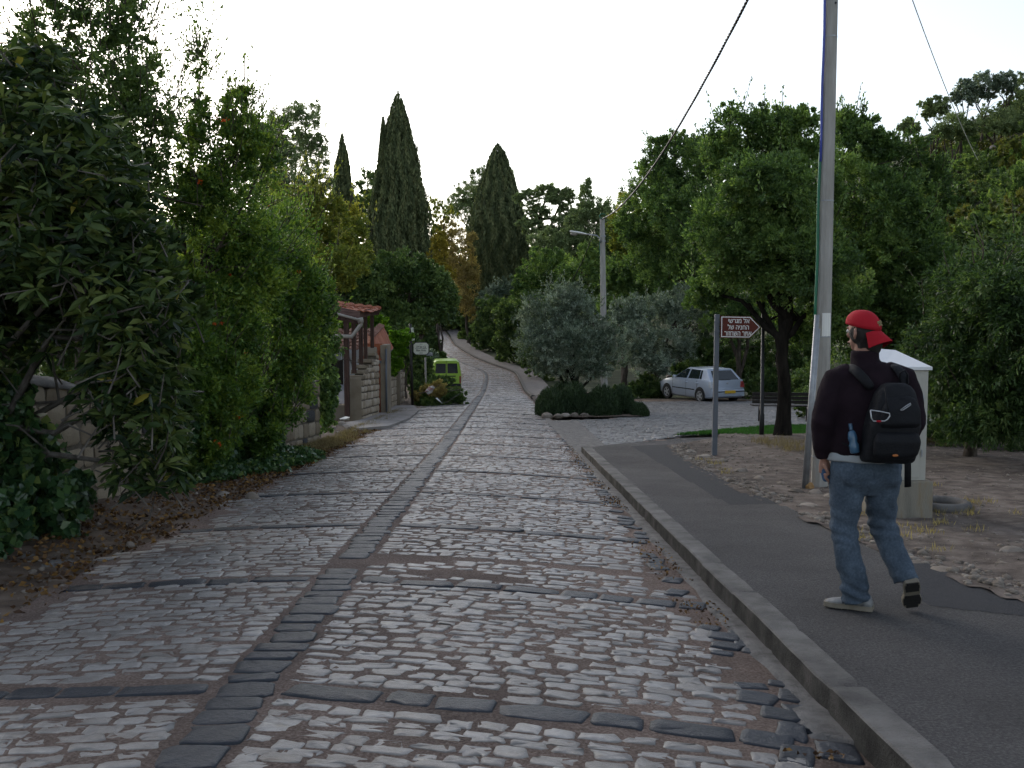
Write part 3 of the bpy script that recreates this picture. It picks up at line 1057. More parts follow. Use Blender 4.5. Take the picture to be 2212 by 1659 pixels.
tree('pomegranate_bush', 'lighter green bush with orange blossom just before the far end of the wall', 'bush',
     [B(610, 560, 80, 150, 16.6, 1.0), B(640, 700, 75, 130, 17.0, 1.0), B(590, 790, 100, 120, 16.2, .8), B(650, 640, 60, 110, 17.6, 1.0), B(570, 900, 75, 80, 15.6, .6)],
     (-4.3, 16.8, TZ(-4.3, 16.8)), .07, lm_pome, 70000, .070, .036, 46, sh=160, shl=.55, flowers=14, **DEN)
# a hedge mass deep behind closes the view between the trunks
tree('hedge_tree', 'shadowed leafy tree filling the gap behind the near stone wall', 'tree',
     [B(60, 700, 260, 220, 15.5, 1.5), B(300, 760, 180, 190, 15.6, 1.5), B(-60, 520, 200, 260, 15.6, 1.5), B(230, 620, 160, 120, 15.6, 1.2)], (-8.2, 15.6, TZ(-8.2, 15.6)), .12, lm_fig, 34000, .11, .06, 47, **DEN)

# ---- ivy
def ivy(name, label, cat, pts, nrm, n, L, seed, m=None, kind=None, parentbase=None):
    pts = np.asarray(pts); rg = np.random.default_rng(seed)
    ad = np.asarray(nrm) * .5 + rg.normal(0, .55, pts.shape) + np.array([0, 0, -.55])
    o = leaves(name, pts, ad, L, L * .95, m or lm_ivy, seed=seed, fold=.12, lv=np.clip(rg.normal(.45, .25, len(pts)), 0, 1))
    return tag(o, label, cat, None, kind)
rg = np.random.default_rng(5)
WALL0, WALL1 = np.array([-4.98, 7.2]), np.array([-3.78, 20.2])
def wx(y):
    return WALL0[0] + (WALL1[0] - WALL0[0]) * (y - WALL0[1]) / (WALL1[1] - WALL0[1])
def wallface(n, y0, y1, z0, z1, off=.06, seed=1, bulge=.2):
    r_ = np.random.default_rng(seed)
    y = r_.uniform(y0, y1, n)
    t = r_.random(n)
    z = gz(y) + z0 + (z1 - z0) * t
    b_ = bulge * (.5 + .5 * vnoise(y, z, seed, 1.6)) * r_.random(n) ** .6
    return np.stack([wx(y) + off + b_, y, z], 1)
p1 = wallface(7500, 6.6, 10.15, -.02, 1.5, .05, 1, .3)
p1 = p1[p1[:, 1] < 9.55 + .6 * vnoise(p1[:, 2], p1[:, 2] * 0, 2, 2.2) + .35 * (gz(p1[:, 1]) + 1.0 - p1[:, 2])]
mound, _a, _l, _ = crown_pts([B(60, 1090, 130, 100, 9.0, .45), B(10, 960, 110, 150, 9.2, .45), B(-60, 1120, 150, 90, 8.6, .5), B(-40, 820, 110, 150, 9.2, .5), B(140, 1150, 60, 36, 9.2, .3)], 6500, 333, perclump=16, clump=.35, fill=.4)
mound = mound[mound[:, 2] > gz(mound[:, 1]) + .02]
p1b = np.stack([rg.uniform(-5.1, -3.8, 2600), rg.uniform(7.6, 10.6, 2600), np.zeros(2600)], 1)
p1b = p1b[(p1b[:, 0] < wx(p1b[:, 1]) + .9 * (1 - (p1b[:, 1] - 7.6) / 3.4) + .1)]
p1b[:, 2] = gz(p1b[:, 1]) + .03 + .16 * rg.random(len(p1b))
ivy('ivy', 'broad-leaved ivy covering the near left end of the stone wall', 'ivy', np.concatenate([p1, p1b, mound]), np.array([[1, -.3, 0]]), 0, .105, 3)
p2 = wallface(15000, 12.6, 18.2, -.05, 1.5, .05, 4, .5)
p2 = p2[(p2[:, 1] > 12.9 + .4 * vnoise(p2[:, 2], p2[:, 2] * 0, 6, 2)) & ((p2[:, 1] < 17.0) | (p2[:, 2] > gz(p2[:, 1]) + .95 + .25 * vnoise(p2[:, 1], p2[:, 1] * 0, 5, 3)))]
ivy('ivy', 'dark ivy mat hanging down the middle stretch of the stone wall', 'ivy', p2, np.array([[1, -.4, 0]]), 0, .085, 8)
# ivy ground cover creeping out on the verge
n = 5200
gy = rg.uniform(12.0, 17.8, n); gx = wx(gy) + rg.random(n) ** 1.3 * (1.0 + .3 * vnoise(gy, gy * 0, 6, 1.3)) * np.clip((gy - 11.5) / 3, .3, 1) * np.clip((18.4 - gy) / 1.5, 0, 1)
gp = np.stack([gx, gy, gz(gy) + .05 + .14 * rg.random(n)], 1)
o = ivy('ivy_ground_cover', 'low ivy ground cover creeping from the wall foot toward the lane', 'ground cover', gp, np.array([[.3, -.3, .8]]), 0, .075, 9, kind='stuff')
# hanging curtain at the wall's far end
cb = [B(703, 700, 22, 60, 20.8, .5), B(707, 790, 22, 90, 20.8, .5), B(702, 880, 18, 60, 20.7, .45), B(690, 650, 30, 60, 20.6, .6), B(712, 840, 14, 70, 20.8, .4)]
tree('climber', 'hanging green climber curtain draped over the far end of the stone wall', 'climber', cb, (-3.95, 20.9, TZ(-4, 20.9)), .05, lm_green, 22000, .075, .055, 60, perclump=40, clump=.4, fill=.6, up=-.8)
tree('fig_bush', 'blue-green large-leaved bush above the hanging climber', 'bush',
     [B(640, 610, 60, 55, 20.5, 1.0), B(670, 650, 45, 55, 20.2, .8), B(615, 650, 40, 50, 19.8, .8)], (-4.7, 20.6, TZ(-4.7, 20.6)), .06, lm_fig, 9000, .12, .09, 61, **DEN)

# ---- middle distance left
FAR = dict(perclump=34, clump=.26, fill=.55)
tree('yellow_green_tree', 'yellow-green bushy tree above the blossoming bushes, nearest of the left background', 'tree',
     [B(640, 520, 80, 75, 33), B(715, 490, 60, 80, 34), B(770, 520, 40, 70, 36), B(700, 590, 90, 60, 32), B(620, 440, 60, 50, 34), B(680, 440, 14, 50, 33, .4)], gnd(690, 34), .2, lm_yel, 42000, .13, .06, 70, sh=60, shl=1.2, **FAR)
tree('pine_tree', 'broad dull green pine with an uneven rounded top, left of the small cypress', 'tree',
     [B(600, 300, 40, 60, 56), B(660, 270, 45, 55, 56), B(640, 340, 60, 50, 56), B(690, 330, 28, 40, 56), B(600, 390, 60, 60, 55), B(680, 400, 40, 40, 55), B(560, 330, 40, 70, 56), B(640, 440, 70, 60, 55)],
     gnd(640, 57), .35, lm_pine, 60000, .14, .05, 71, perclump=34, clump=.3, fill=.5, gap=.15)
tree('leafy_tree', 'dark green tree standing right behind the tiled gate roof and house', 'tree',
     [B(780, 640, 80, 70, 50), B(860, 620, 95, 75, 52), B(920, 650, 70, 80, 53), B(830, 590, 60, 42, 50), B(900, 590, 55, 38, 52), B(960, 660, 36, 60, 54), B(850, 690, 90, 40, 50), B(730, 620, 40, 50, 50)],
     gnd(860, 51), .3, lm_fig, 80000, .16, .10, 72, **FAR)
def cypress(label, px, top, bot, wd, d, seed, n, peaks=(), ex=.75):
    b = P(px, bot, d)
    t = P(px, top, d)
    zg = TZ(b.x, d)
    root = empty('cypress_tree', (b.x, d, zg), label, 'tree', 'cypresses')
    rg = np.random.default_rng(seed)
    Hh = t.z - zg
    Rm = wd / 2 * mpp(d)
    zz = 1 - np.sqrt(rg.random(n)) * .98
    u = zz
    a = rg.uniform(0, 2 * np.pi, n)
    a = np.where(rg.random(n) < .3, -np.abs(a - np.pi) , a)
    prof = Rm * np.minimum(1, ((1 - u) / .42) ** ex) * (.8 + .2 * sstep(u / .15))
    ridge = 1 + .10 * np.sin(a * 7 + u * 3 + seed) * np.sin(u * 14 + a * 3) + .07 * np.sin(a * 17 + 9 * u)
    inner = rg.random(n) < .3
    rr = prof * ridge * np.where(inner, rg.uniform(.25, .8, n), 1 - .22 * rg.random(n) ** 2.2)
    pos = np.stack([b.x + rr * np.cos(a), d + rr * np.sin(a), zg + .4 + u * (Hh - .4)], 1)
    for (dx, z0, z1, rw) in peaks:
        m_ = int(n * .06)
        uu = rg.random(m_)
        zz0, zz1 = P(px, z0, d).z, P(px, z1, d).z
        r2 = rw * mpp(d) * (1 - uu) ** .8
        a2 = rg.uniform(0, 6.28, m_)
        pos = np.concatenate([pos, np.stack([b.x + dx * mpp(d) * (1 + 0 * uu) + r2 * np.cos(a2), d - .5 + r2 * np.sin(a2), zz0 + uu * (zz1 - zz0)], 1)])
    nt_ = int(n / 190)
    tu = rg.uniform(.05, .90, nt_); ta = rg.uniform(0, 6.283, nt_); tl = rg.uniform(.5, 1.4, nt_) * np.minimum(1, (1.02 - tu) * 3)
    tr = Rm * np.minimum(1, ((1 - tu) / .42) ** ex) * rg.uniform(.82, .98, nt_)
    kk = np.repeat(np.arange(nt_), 42); tt = rg.random(len(kk))
    wv = (.22 * (1 - tt) + .03) * np.minimum(1, (1.05 - tu[kk]) * 2.5)
    pos = np.concatenate([pos, np.stack([b.x + (tr[kk] + .14 * tt * (1 - tu[kk])) * np.cos(ta[kk]) + rg.normal(0, 1, len(kk)) * wv * .6, d + (tr[kk] + .14 * tt * (1 - tu[kk])) * np.sin(ta[kk]) + rg.normal(0, 1, len(kk)) * wv * .6, zg + .4 + tu[kk] * (Hh - .6) + tt * tl[kk]], 1)])
    pos = pos[pos[:, 2] < t.z + .3]
    m_ = len(pos)
    ad = np.stack([np.cos(rg.uniform(0, 6.28, m_)) * .25, np.sin(rg.uniform(0, 6.28, m_)) * .25, np.ones(m_)], 1) + rg.normal(0, .22, (m_, 3))
    streak = .5 + .3 * np.sin(np.arctan2(pos[:, 1] - d, pos[:, 0] - b.x) * 13 + np.sin(pos[:, 2] * 1.1) * 2)
    lv = np.clip(streak + rg.normal(0, .25, m_), 0, 1)
    leaves('crown', pos, ad, .0042 * d, .0016 * d, lm_cyp, root, lv=lv, seed=seed)
    mb = MB()
    mb.tube([(b.x, d, zg - .1), (b.x, d, zg + Hh * .5), (b.x, d, zg + Hh * .97)], [Rm * .14, Rm * .1, .02], n=8)
    mb.build('trunk', m_bark, root, smooth=True)
cypress('tallest cypress, a broad dark spire left of the lane', 863, 198, 640, 122, 78, 80, 90000, [(-30, 350, 258, 11), (32, 400, 322, 9), (38, 440, 368, 10)])
cypress('second cypress, a broad spire right of the lane with a notched right shoulder', 1076, 310, 640, 120, 125, 81, 90000, [(14, 430, 332, 18)], ex=.7)
cypress('small slim cypress farthest left beside the dull green pine', 742, 286, 560, 60, 86, 82, 32000, [(12, 420, 330, 10)])

tree('background_tree', 'grey-green tree glimpsed between the small cypress and the tallest cypress', 'tree',
     [B(795, 400, 30, 40, 100), B(780, 470, 50, 50, 98), B(800, 450, 40, 50, 98)], gnd(790, 99), .3, lm_bush, 12000, .25, .13, 90, gap=.2, **FAR)
tree('golden_tree', 'small golden yellow tree between the two big cypresses', 'tree', [B(948, 550, 24, 55, 72), B(955, 600, 24, 40, 72), B(935, 590, 18, 40, 72)], gnd(950, 72), .15, lm_gold, 12000, .19, .10, 91, **FAR)
tree('russet_tree', 'russet brown tree beside the left flank of the second cypress', 'tree',
     [B(990, 540, 42, 60, 118), B(1005, 610, 32, 70, 118), B(960, 500, 36, 36, 118), B(1010, 660, 20, 40, 118)], gnd(1012, 118.5), .2, lm_brown, 26000, .2, .10, 92, **FAR)
tree('airy_pale_tree', 'thin sparse tree showing sky between the tallest cypress and the russet tree', 'tree',
     [B(935, 450, 24, 30, 95), B(960, 460, 26, 24, 96), B(930, 500, 30, 40, 95)], gnd(945, 96), .2, lm_yel, 6000, .2, .09, 93, gap=.35, **FAR)
tree('pine_tree', 'dark pine whose crown shows on both sides of the second cypress', 'tree',
     [B(1010, 420, 34, 32, 136), B(1035, 385, 24, 28, 136), B(985, 440, 28, 24, 136), B(1095, 400, 18, 42, 136), B(1000, 460, 42, 26, 135), B(1060, 430, 54, 64, 137)], gnd(1060, 138), .35, lm_pine, 34000, .25, .09, 94, perclump=34, clump=.3, fill=.5, gap=.2)
tree('umbrella_pine', 'umbrella pine with open branches against the sky right of the second cypress', 'tree',
     [B(1140, 428, 32, 20, 112), B(1180, 422, 36, 22, 112), B(1215, 432, 32, 24, 112), B(1230, 475, 34, 28, 112), B(1165, 458, 30, 16, 112), B(1150, 490, 34, 20, 112), B(1195, 505, 40, 16, 112)], gnd(1170, 113), .4, lm_pine, 30000, .26, .12, 95, perclump=30, clump=.35, fill=.6, flat=.7, gap=.16,
     trunk_top=P(1172, 475, 112.5))
tree('dark_pine', 'dense dark tree with a pointed tip between the umbrella pine and the lamp pole', 'tree',
     [B(1265, 440, 16, 50, 104), B(1270, 480, 50, 45, 104), B(1310, 470, 34, 40, 103), B(1240, 530, 50, 40, 103), B(1300, 530, 60, 50, 103), B(1200, 520, 60, 30, 104)], gnd(1270, 104), .4, lm_pine, 46000, .24, .11, 96, **FAR)
# fill between
for (px, py, rx, ry, d, m_, lab) in [
    (1150, 560, 60, 50, 128, lm_bush, 'distant tree under the umbrella pine'),
    (1235, 545, 60, 46, 118, lm_fig, 'distant dark tree below the pointed dark tree'),
    (1320, 540, 50, 50, 96, lm_bush, 'dull tree directly behind the top of the lamp pole'),
    (1180, 585, 66, 52, 86, lm_green, 'rounded green tree just right of the second cypress foot'),
    (1265, 590, 60, 56, 80, lm_green, 'olive green tree behind the upper part of the lamp pole'),
    (860, 540, 70, 50, 96, lm_yel, 'yellowish tree low behind the tallest cypress'),
    (1110, 560, 60, 60, 140, lm_bush, 'distant dull tree behind the second cypress'),
    (950, 580, 66, 70, 160, lm_bush, 'distant dull tree behind the golden tree'),
    (500, 480, 110, 110, 48, lm_bush, 'dull green tree far behind the leaning slender tree'),
    (560, 620, 130, 120, 40, lm_bush, 'dull bushy tree behind the blossoming bushes'),
    (330, 620, 180, 160, 34, lm_fig, 'dark tree far behind the near wall'),
    (40, 560, 200, 200, 32, lm_fig, 'dark tree at the far left behind everything'),
    (690, 680, 60, 60, 46, lm_green, 'green tree behind the gate pergola')]:
    k = mpp(d)
    tree('background_tree', lab, 'tree', [B(px, py, rx, ry, d), B(px - rx * .5, py + ry * .6, rx * .7, ry * .6, d), B(px + rx * .5, py + ry * .5, rx * .7, ry * .6, d), B(px + rx * .1, py + ry * 1.2, rx * 1.1, ry * .7, d)],
         gnd(px, d + .5), .2, m_, int(16000 + 60 * rx), .0028 * d, .0014 * d, int(px + d), group='background trees left and centre', **FAR)
# shrubs on the left behind the street sign and round the van
for (px, py, rx, ry, d, m_, lab) in [
    (905, 790, 34, 60, 47, lm_fig, 'dark shrub directly behind the cream street name plate'),
    (875, 740, 30, 50, 44, lm_fig, 'dark shrub behind the bright vine'),
    (918, 735, 24, 34, 72, lm_fig, 'dark shrub above the lime green van roof'),
    (942, 752, 14, 26, 76, lm_fig, 'narrow dark shrub left of the bend above the van'),
    (922, 775, 24, 26, 61, lm_olive, 'pale flowering shrub left of the van roof'),
    (950, 768, 16, 10, 66, lm_fig, 'small shrub in front of the dark car roof'),
    (885, 715, 44, 36, 75, lm_fig, 'dark shrub mass left of the lane beyond the van')]:
    tree('lane_shrub', lab, 'shrub', [B(px, py, rx, ry, d), B(px - rx * .5, py + ry * .5, rx * .7, ry * .6, d), B(px + rx * .4, py + ry * .5, rx * .6, ry * .6, d)],
         gnd(px, d + .4), .06, m_, 10000, .0028 * d, .0014 * d, int(px * 3 + d), group='shrubs left of the far lane', **FAR)
# bushes beside the far lane
for (px, py, rx, ry, d, m_, lab) in [
    (1068, 695, 52, 56, 109, lm_bush, 'tall olive bush overhanging the far pavement before the bend'),
    (1022, 712, 30, 42, 127, lm_bush, 'bush on the right of the lane at the bend, farthest of the row'),
    (1110, 700, 45, 70, 94, lm_bush, 'bush on the far pavement behind the round olive tree'),
    (1090, 640, 50, 40, 116, lm_olive, 'greyish bush above the far pavement row'),
    (1165, 730, 44, 64, 76, lm_bush, 'low bush nearest the round olive tree on its left')]:
    tree('roadside_bush', lab, 'bush', [B(px, py, rx, ry, d), B(px - rx * .5, py + ry * .5, rx * .6, ry * .6, d - 1), B(px + rx * .5, py + ry * .5, rx * .7, ry * .6, d), B(px + rx * .1, py + ry * 1.05, rx * .9, ry * .5, d)],
         gnd(px, d + .5), .12, m_, 20000, .0028 * d, .0014 * d, int(px * 2 + d), group='bushes along the far pavement', **FAR)
tree('leafy_tree', 'dark tree closing the lane where it bends out of sight', 'tree',
     [B(950, 690, 50, 36, 142), B(900, 680, 60, 60, 140), B(1000, 670, 50, 50, 146), B(930, 640, 60, 40, 145)], gnd(930, 150), .3, lm_fig, 26000, .4, .22, 99, **FAR)

# ---- olives and shrubs on the island
OLIVE = tree('olive_tree', 'round grey-green olive tree on the planted island, in front of the lamp pole', 'tree',
     [B(1185, 690, 76, 66, 34.5), B(1245, 672, 62, 58, 34.5), B(1168, 752, 66, 52, 34.2), B(1240, 750, 80, 60, 33.8), B(1305, 762, 60, 52, 34.2), B(1215, 636, 50, 30, 34.6), B(1230, 792, 90, 28, 34), B(1290, 715, 40, 46, 34.4)],
     gnd(1246, 34.5), .10, lm_olive, 90000, .085, .028, 100, perclump=34, clump=.24, fill=.55, sh=90, shl=.45, barkm=m_bark3, split=.28)
mb = MB()
g0 = gnd(1221, 34.2)
oo = OLIVE
mb.tube([g0, (g0[0] - .02, g0[1], g0[2] + .6), (g0[0] + .1, g0[1] + .05, g0[2] + 1.5)], [.075, .06, .05], n=8)
mb.build('second_trunk', m_bark3, oo, smooth=True)
tree('olive_tree', 'wider grey-green olive tree behind the lamp pole, left of the silver car', 'tree',
     [B(1400, 680, 60, 50, 47), B(1470, 665, 55, 45, 47.5), B(1370, 740, 50, 55, 46.5), B(1440, 740, 70, 50, 47), B(1520, 690, 40, 40, 48), B(1400, 790, 60, 30, 46.5), B(1345, 680, 30, 40, 47)],
     gnd(1420, 47.5), .14, lm_olive, 52000, .115, .045, 101, perclump=34, clump=.26, fill=.55, sh=50, shl=.5)

# ---- right: big trees
BIG = dict(perclump=40, clump=.27, fill=.6)
tree('broad_tree', 'broad fresh green tree right of the lamp pole, left part of the right-hand canopy', 'tree',
     [B(1420, 420, 70, 80, 54), B(1490, 370, 75, 75, 53), B(1400, 520, 75, 80, 54), B(1500, 480, 100, 110, 52), B(1370, 600, 50, 70, 55), B(1560, 560, 90, 90, 51), B(1470, 610, 90, 70, 53), B(1440, 330, 60, 40, 54)],
     gnd(1480, 54), .28, lm_green, 110000, .15, .075, 110, sh=60, shl=1.0, **BIG)
tree('broad_tree', 'largest dark green tree over the bench, its trunk beside the black lamp post', 'tree',
     [B(1590, 320, 90, 90, 21.5), B(1680, 290, 80, 70, 21.5), B(1650, 430, 120, 110, 20.5), B(1570, 500, 100, 90, 21), B(1720, 540, 130, 110, 20.5), B(1620, 590, 120, 60, 21.5), B(1740, 380, 90, 90, 21.5), B(1790, 640, 100, 80, 21), B(1530, 620, 60, 45, 22), B(1740, 700, 80, 50, 22)],
     GP(1690, 948, .05), .16, lm_green, 130000, .085, .042, 111, sh=80, shl=.6, split=.45, barkm=m_bark3, trunk_top=P(1700, 690, 21), **BIG)
tree('broad_tree', 'dark green tree behind the concrete pole, right part of the right-hand canopy', 'tree',
     [B(2000, 640, 90, 120, 22), B(1990, 430, 70, 90, 23), B(1840, 330, 90, 80, 23), B(1920, 360, 80, 90, 23), B(1870, 460, 120, 110, 22), B(1960, 520, 90, 110, 22), B(1840, 600, 100, 90, 22.5), B(1940, 680, 100, 90, 22.5), B(1850, 740, 110, 80, 23), B(1830, 270, 40, 40, 23), B(1940, 800, 90, 60, 23)],
     (7.9, 23.5, TZ(7.9, 23.5)), .25, lm_green, 130000, .088, .044, 112, sh=60, shl=.6, **BIG)
tree('willowy_shrub', 'tall drooping narrow-leaved shrub at the right edge behind the utility cabinet', 'shrub',
     [B(2090, 640, 80, 90, 15.5, 1.4), B(2160, 720, 90, 150, 15, 1.4), B(2060, 760, 70, 140, 15.8, 1.4), B(2200, 600, 80, 110, 15.5, 1.4), B(2100, 870, 90, 90, 15.5, 1.2), B(2200, 880, 80, 80, 15, 1.2), B(2020, 830, 60, 90, 16.2, 1.0), B(2260, 700, 80, 200, 15, 1.4)],
     (7.3, 16.4, TZ(7.3, 16.4)), .12, lm_wil, 110000, .095, .026, 113, perclump=36, clump=.28, fill=.55, up=-.5, sh=90, shl=.5)
for (px, py, rx, ry, d, m_, lab) in [
    (1350, 470, 34, 60, 62, lm_yel, 'yellowing tree between the lamp pole and the fresh green tree'),
    (1350, 600, 50, 60, 56, lm_green, 'green tree just right of the lamp pole shaft'),
    (1600, 640, 80, 50, 46, lm_green, 'shadowed tree behind the brown arrow sign'),
    (1560, 750, 80, 40, 52, lm_fig, 'dark tree directly behind the silver car'),
    (1700, 740, 90, 60, 48, lm_fig, 'dark tree behind the bench'),
    (1820, 820, 90, 70, 36, lm_fig, 'dark tree behind the lower concrete pole')]:
    tree('background_tree', lab, 'tree', [B(px, py, rx, ry, d), B(px - rx * .5, py + ry * .6, rx * .7, ry * .7, d), B(px + rx * .5, py + ry * .5, rx * .7, ry * .7, d), B(px, py + ry * 1.2, rx * 1.1, ry * .7, d)],
         gnd(px, d + .5), .2, m_, int(16000 + 60 * rx), .0028 * d, .0014 * d, int(px + d), group='background trees on the right', **FAR)
for (px, py, rx, ry, d, m_, lab) in [
    (1400, 835, 40, 28, 47, lm_fig, 'dark low bush left of the silver car nose'),
    (1340, 850, 30, 20, 46, lm_bush, 'small bush right of the island behind the lamp pole foot'),
    (1500, 810, 50, 34, 49.5, lm_fig, 'dark bush behind the silver car bonnet'),
    (1600, 800, 50, 40, 49, lm_fig, 'dark bush behind the silver car tailgate'),
    (1660, 825, 50, 32, 45, lm_fig, 'dark bush between the silver car and the bench'),
    (1740, 830, 50, 40, 38, lm_fig, 'dark bush right behind the bench'),
    (2000, 880, 90, 90, 19.5, lm_fig, 'dark bush behind the utility cabinet'),
    (2110, 900, 110, 80, 18.5, lm_wil, 'low leafy bush right of the utility cabinet'),
    (2220, 920, 90, 70, 17.5, lm_wil, 'low leafy bush at the right border'),
    (1900, 870, 110, 80, 24, lm_fig, 'wide dark bush behind the cabinet and the man'),
    (1780, 860, 60, 50, 30, lm_fig, 'dark bush right of the bench'),
    (1830, 880, 60, 60, 27, lm_fig, 'dark bush behind the walking man')]:
    tree('dark_bush', lab, 'bush', [B(px, py, rx, ry, d), B(px - rx * .5, py + ry * .4, rx * .7, ry * .7, d), B(px + rx * .5, py + ry * .4, rx * .7, ry * .7, d)],
         gnd(px, d + .3), .05, m_, 11000, max(.05, .0028 * d), max(.025, .0014 * d), int(px + d), group='dark bushes round the parking bay', **FAR)

# island shrubs: low feathery rosemary-like mounds
for q, (px, py, rx, ry, d, lab) in enumerate([
    (1190, 872, 34, 34, 31.5, 'feathery low shrub at the left end of the planted island'),
    (1240, 868, 42, 36, 31.8, 'feathery low shrub under the olive trunks'),
    (1300, 872, 42, 34, 31.5, 'feathery low shrub at the foot of the lamp pole'),
    (1345, 866, 26, 32, 32.5, 'feathery low shrub right of the lamp pole foot'),
    (1380, 884, 20, 12, 31.5, 'smallest feathery shrub at the right end of the planted island'),
    (1215, 850, 40, 26, 34, 'feathery low shrub behind the olive trunks')]):
    rgq = np.random.default_rng(130 + q)
    c = P(px, py, d); k = mpp(d)
    zg = float(gz(d)) + .05
    n = int(260 * rx)
    a = rgq.uniform(0, 6.28, n); r_ = np.sqrt(rgq.random(n))
    bx = c.x + r_ * rx * k * np.cos(a) * 1.02
    by = d + r_ * 1.0 * np.sin(a)
    hmax = (c.z + ry * k - zg) * np.sqrt(np.clip(1.05 - r_ ** 2, .02, 1)) * (1 + .28 * vnoise(bx * 1.0, by * 1.0, 55 + q, 2.4))
    t = rgq.random(n) ** .6
    pos = np.stack([bx, by, zg + t * hmax * rgq.uniform(.8, 1.1, n)], 1)
    ad = np.stack([np.cos(a) * .3, np.sin(a) * .3, np.ones(n)], 1) + rgq.normal(0, .35, (n, 3))
    o = leaves('feathery_shrub', pos, ad, .13, .024, lm_rosem, lv=np.clip(rgq.normal(.4, .22, n), 0, 1), seed=q)
    tag(o, lab, 'shrub', 'low shrubs on the planted island')

# ---- hillside on the right: bushes and the skyline trees
rgh = np.random.default_rng(200)
hb = []
tries = 0
while len(hb) < 150 and tries < 4000:
    tries += 1
    y = rgh.uniform(30, 105)
    x = rgh.uniform(13, 13 + .62 * y)
    if x / y > .56 or x / y < .30 or TZ(x, y) < 1:
        continue
    hb.append((x, y))
protos = []
for q, m_ in enumerate((lm_hillyel, lm_bush, lm_green, lm_bush)):
    pos, ad, lv, _ = crown_pts([(0, 0, .7, 1.2, 1.2, .9), (.8, .3, .5, .8, .8, .6), (-.7, -.2, .5, .8, .8, .7)], 3400, 210 + q, perclump=30, clump=.28, fill=.6)
    o = leaves('hillside_bush', pos, ad, .17, .09, m_, lv=lv, seed=q)
    protos.append(o)
HB_LAB = ['yellow-green bush on the right-hand hillside', 'dull olive bush on the right-hand hillside', 'fresh green bush on the right-hand hillside', 'dull olive bush on the right-hand hillside']
for q, (x, y) in enumerate(hb):
    k = int(rgh.integers(0, 4))
    o = protos[k] if not protos[k].get('label') else protos[k].copy()
    if o.name not in C.objects:
        C.objects.link(o)
    s = rgh.uniform(.7, 1.9)
    o.location = (x, y, TZ(x, y) - .15)
    o.scale = (s, s, s * rgh.uniform(.8, 1.2))
    o.rotation_euler = (0, 0, rgh.uniform(0, 6.28))
    r_ = x / y
    where = ('at the foot of', 'halfway up', 'high on')[0 if TZ(x, y) < 4 else 1 if TZ(x, y) < 11 else 2]
    side = ('beside the tree canopy', 'in the middle', 'near the picture edge')[0 if r_ < .42 else 1 if r_ < .48 else 2]
    dep = 'nearer' if y < 60 else 'farther'
    lab = HB_LAB[k].replace(' on the right-hand hillside', '')
    lab = '%s %s %s the right hillside, %s' % (dep, lab, where, side)
    tag(o, lab, 'bush', lab.replace('bush', 'bushes', 1))

def sky_tree(px, py, rx, ry, d, lab, m_, seed, n=9000, gap=.3, name='eucalyptus_tree'):
    tx_ = P(px, py, d).x
    tree(name, lab, 'tree', [B(px, py, rx, ry, d), B(px - rx * .5, py + ry * .35, rx * .6, ry * .5, d), B(px + rx * .45, py + ry * .4, rx * .6, ry * .5, d)],
         (tx_, d, TZ(tx_, d) - .2), .22, m_, n, .0022 * d, .0011 * d, seed, perclump=30, clump=.3, fill=.6, gap=gap)
sky_tree(2018, 232, 34, 26, 92, 'round dark pine on the skyline, leftmost of the hilltop trees', lm_pine, 301, name='pine_tree')
sky_tree(2080, 200, 30, 30, 92, 'slender pale-barked tree right of the skyline pine', lm_olive, 302)
sky_tree(2125, 185, 36, 32, 93, 'tallest pale-barked tree on the hilltop', lm_olive, 303)
sky_tree(2175, 180, 34, 30, 93, 'pale-barked tree at the right edge of the hilltop', lm_olive, 304)
sky_tree(2225, 200, 26, 60, 88, 'dark tree cut by the right edge of the picture on the hill', lm_pine, 305, gap=0)
sky_tree(2060, 275, 50, 32, 88, 'dark bushy tree below the skyline trees', lm_pine, 306, gap=0)
sky_tree(2150, 260, 60, 36, 88, 'dark wide tree below the tallest hilltop tree', lm_pine, 307, gap=0)
sky_tree(1965, 272, 26, 16, 90, 'low bush on the left end of the skyline ridge', lm_pine, 308, gap=0)
sky_tree(2205, 400, 22, 50, 48, 'dark green young tree halfway up the hill at the right edge', lm_green, 309, gap=0)
# distant wood behind the lane, too dense to count
pos = []
rgw = np.random.default_rng(400)
cc = []
for _ in range(170):
    y = rgw.uniform(150, 215); x = rgw.uniform(-75, 40)
    if abs(x - float(cx(y))) < 5 and y < 165:
        continue
    cc.append((x, y, TZ(x, y) + rgw.uniform(1.5, 5), rgw.uniform(3, 5.5), rgw.uniform(3, 5), rgw.uniform(2.5, 4.5)))
p_, a_, l_, _ = crown_pts(cc, 110000, 401, perclump=24, clump=.3, fill=.5)
tag(leaves('distant_wood', p_, a_, .55, .32, lm_bush, lv=l_, seed=9), 'distant wood closing the valley behind the lane', 'wood', kind='stuff')
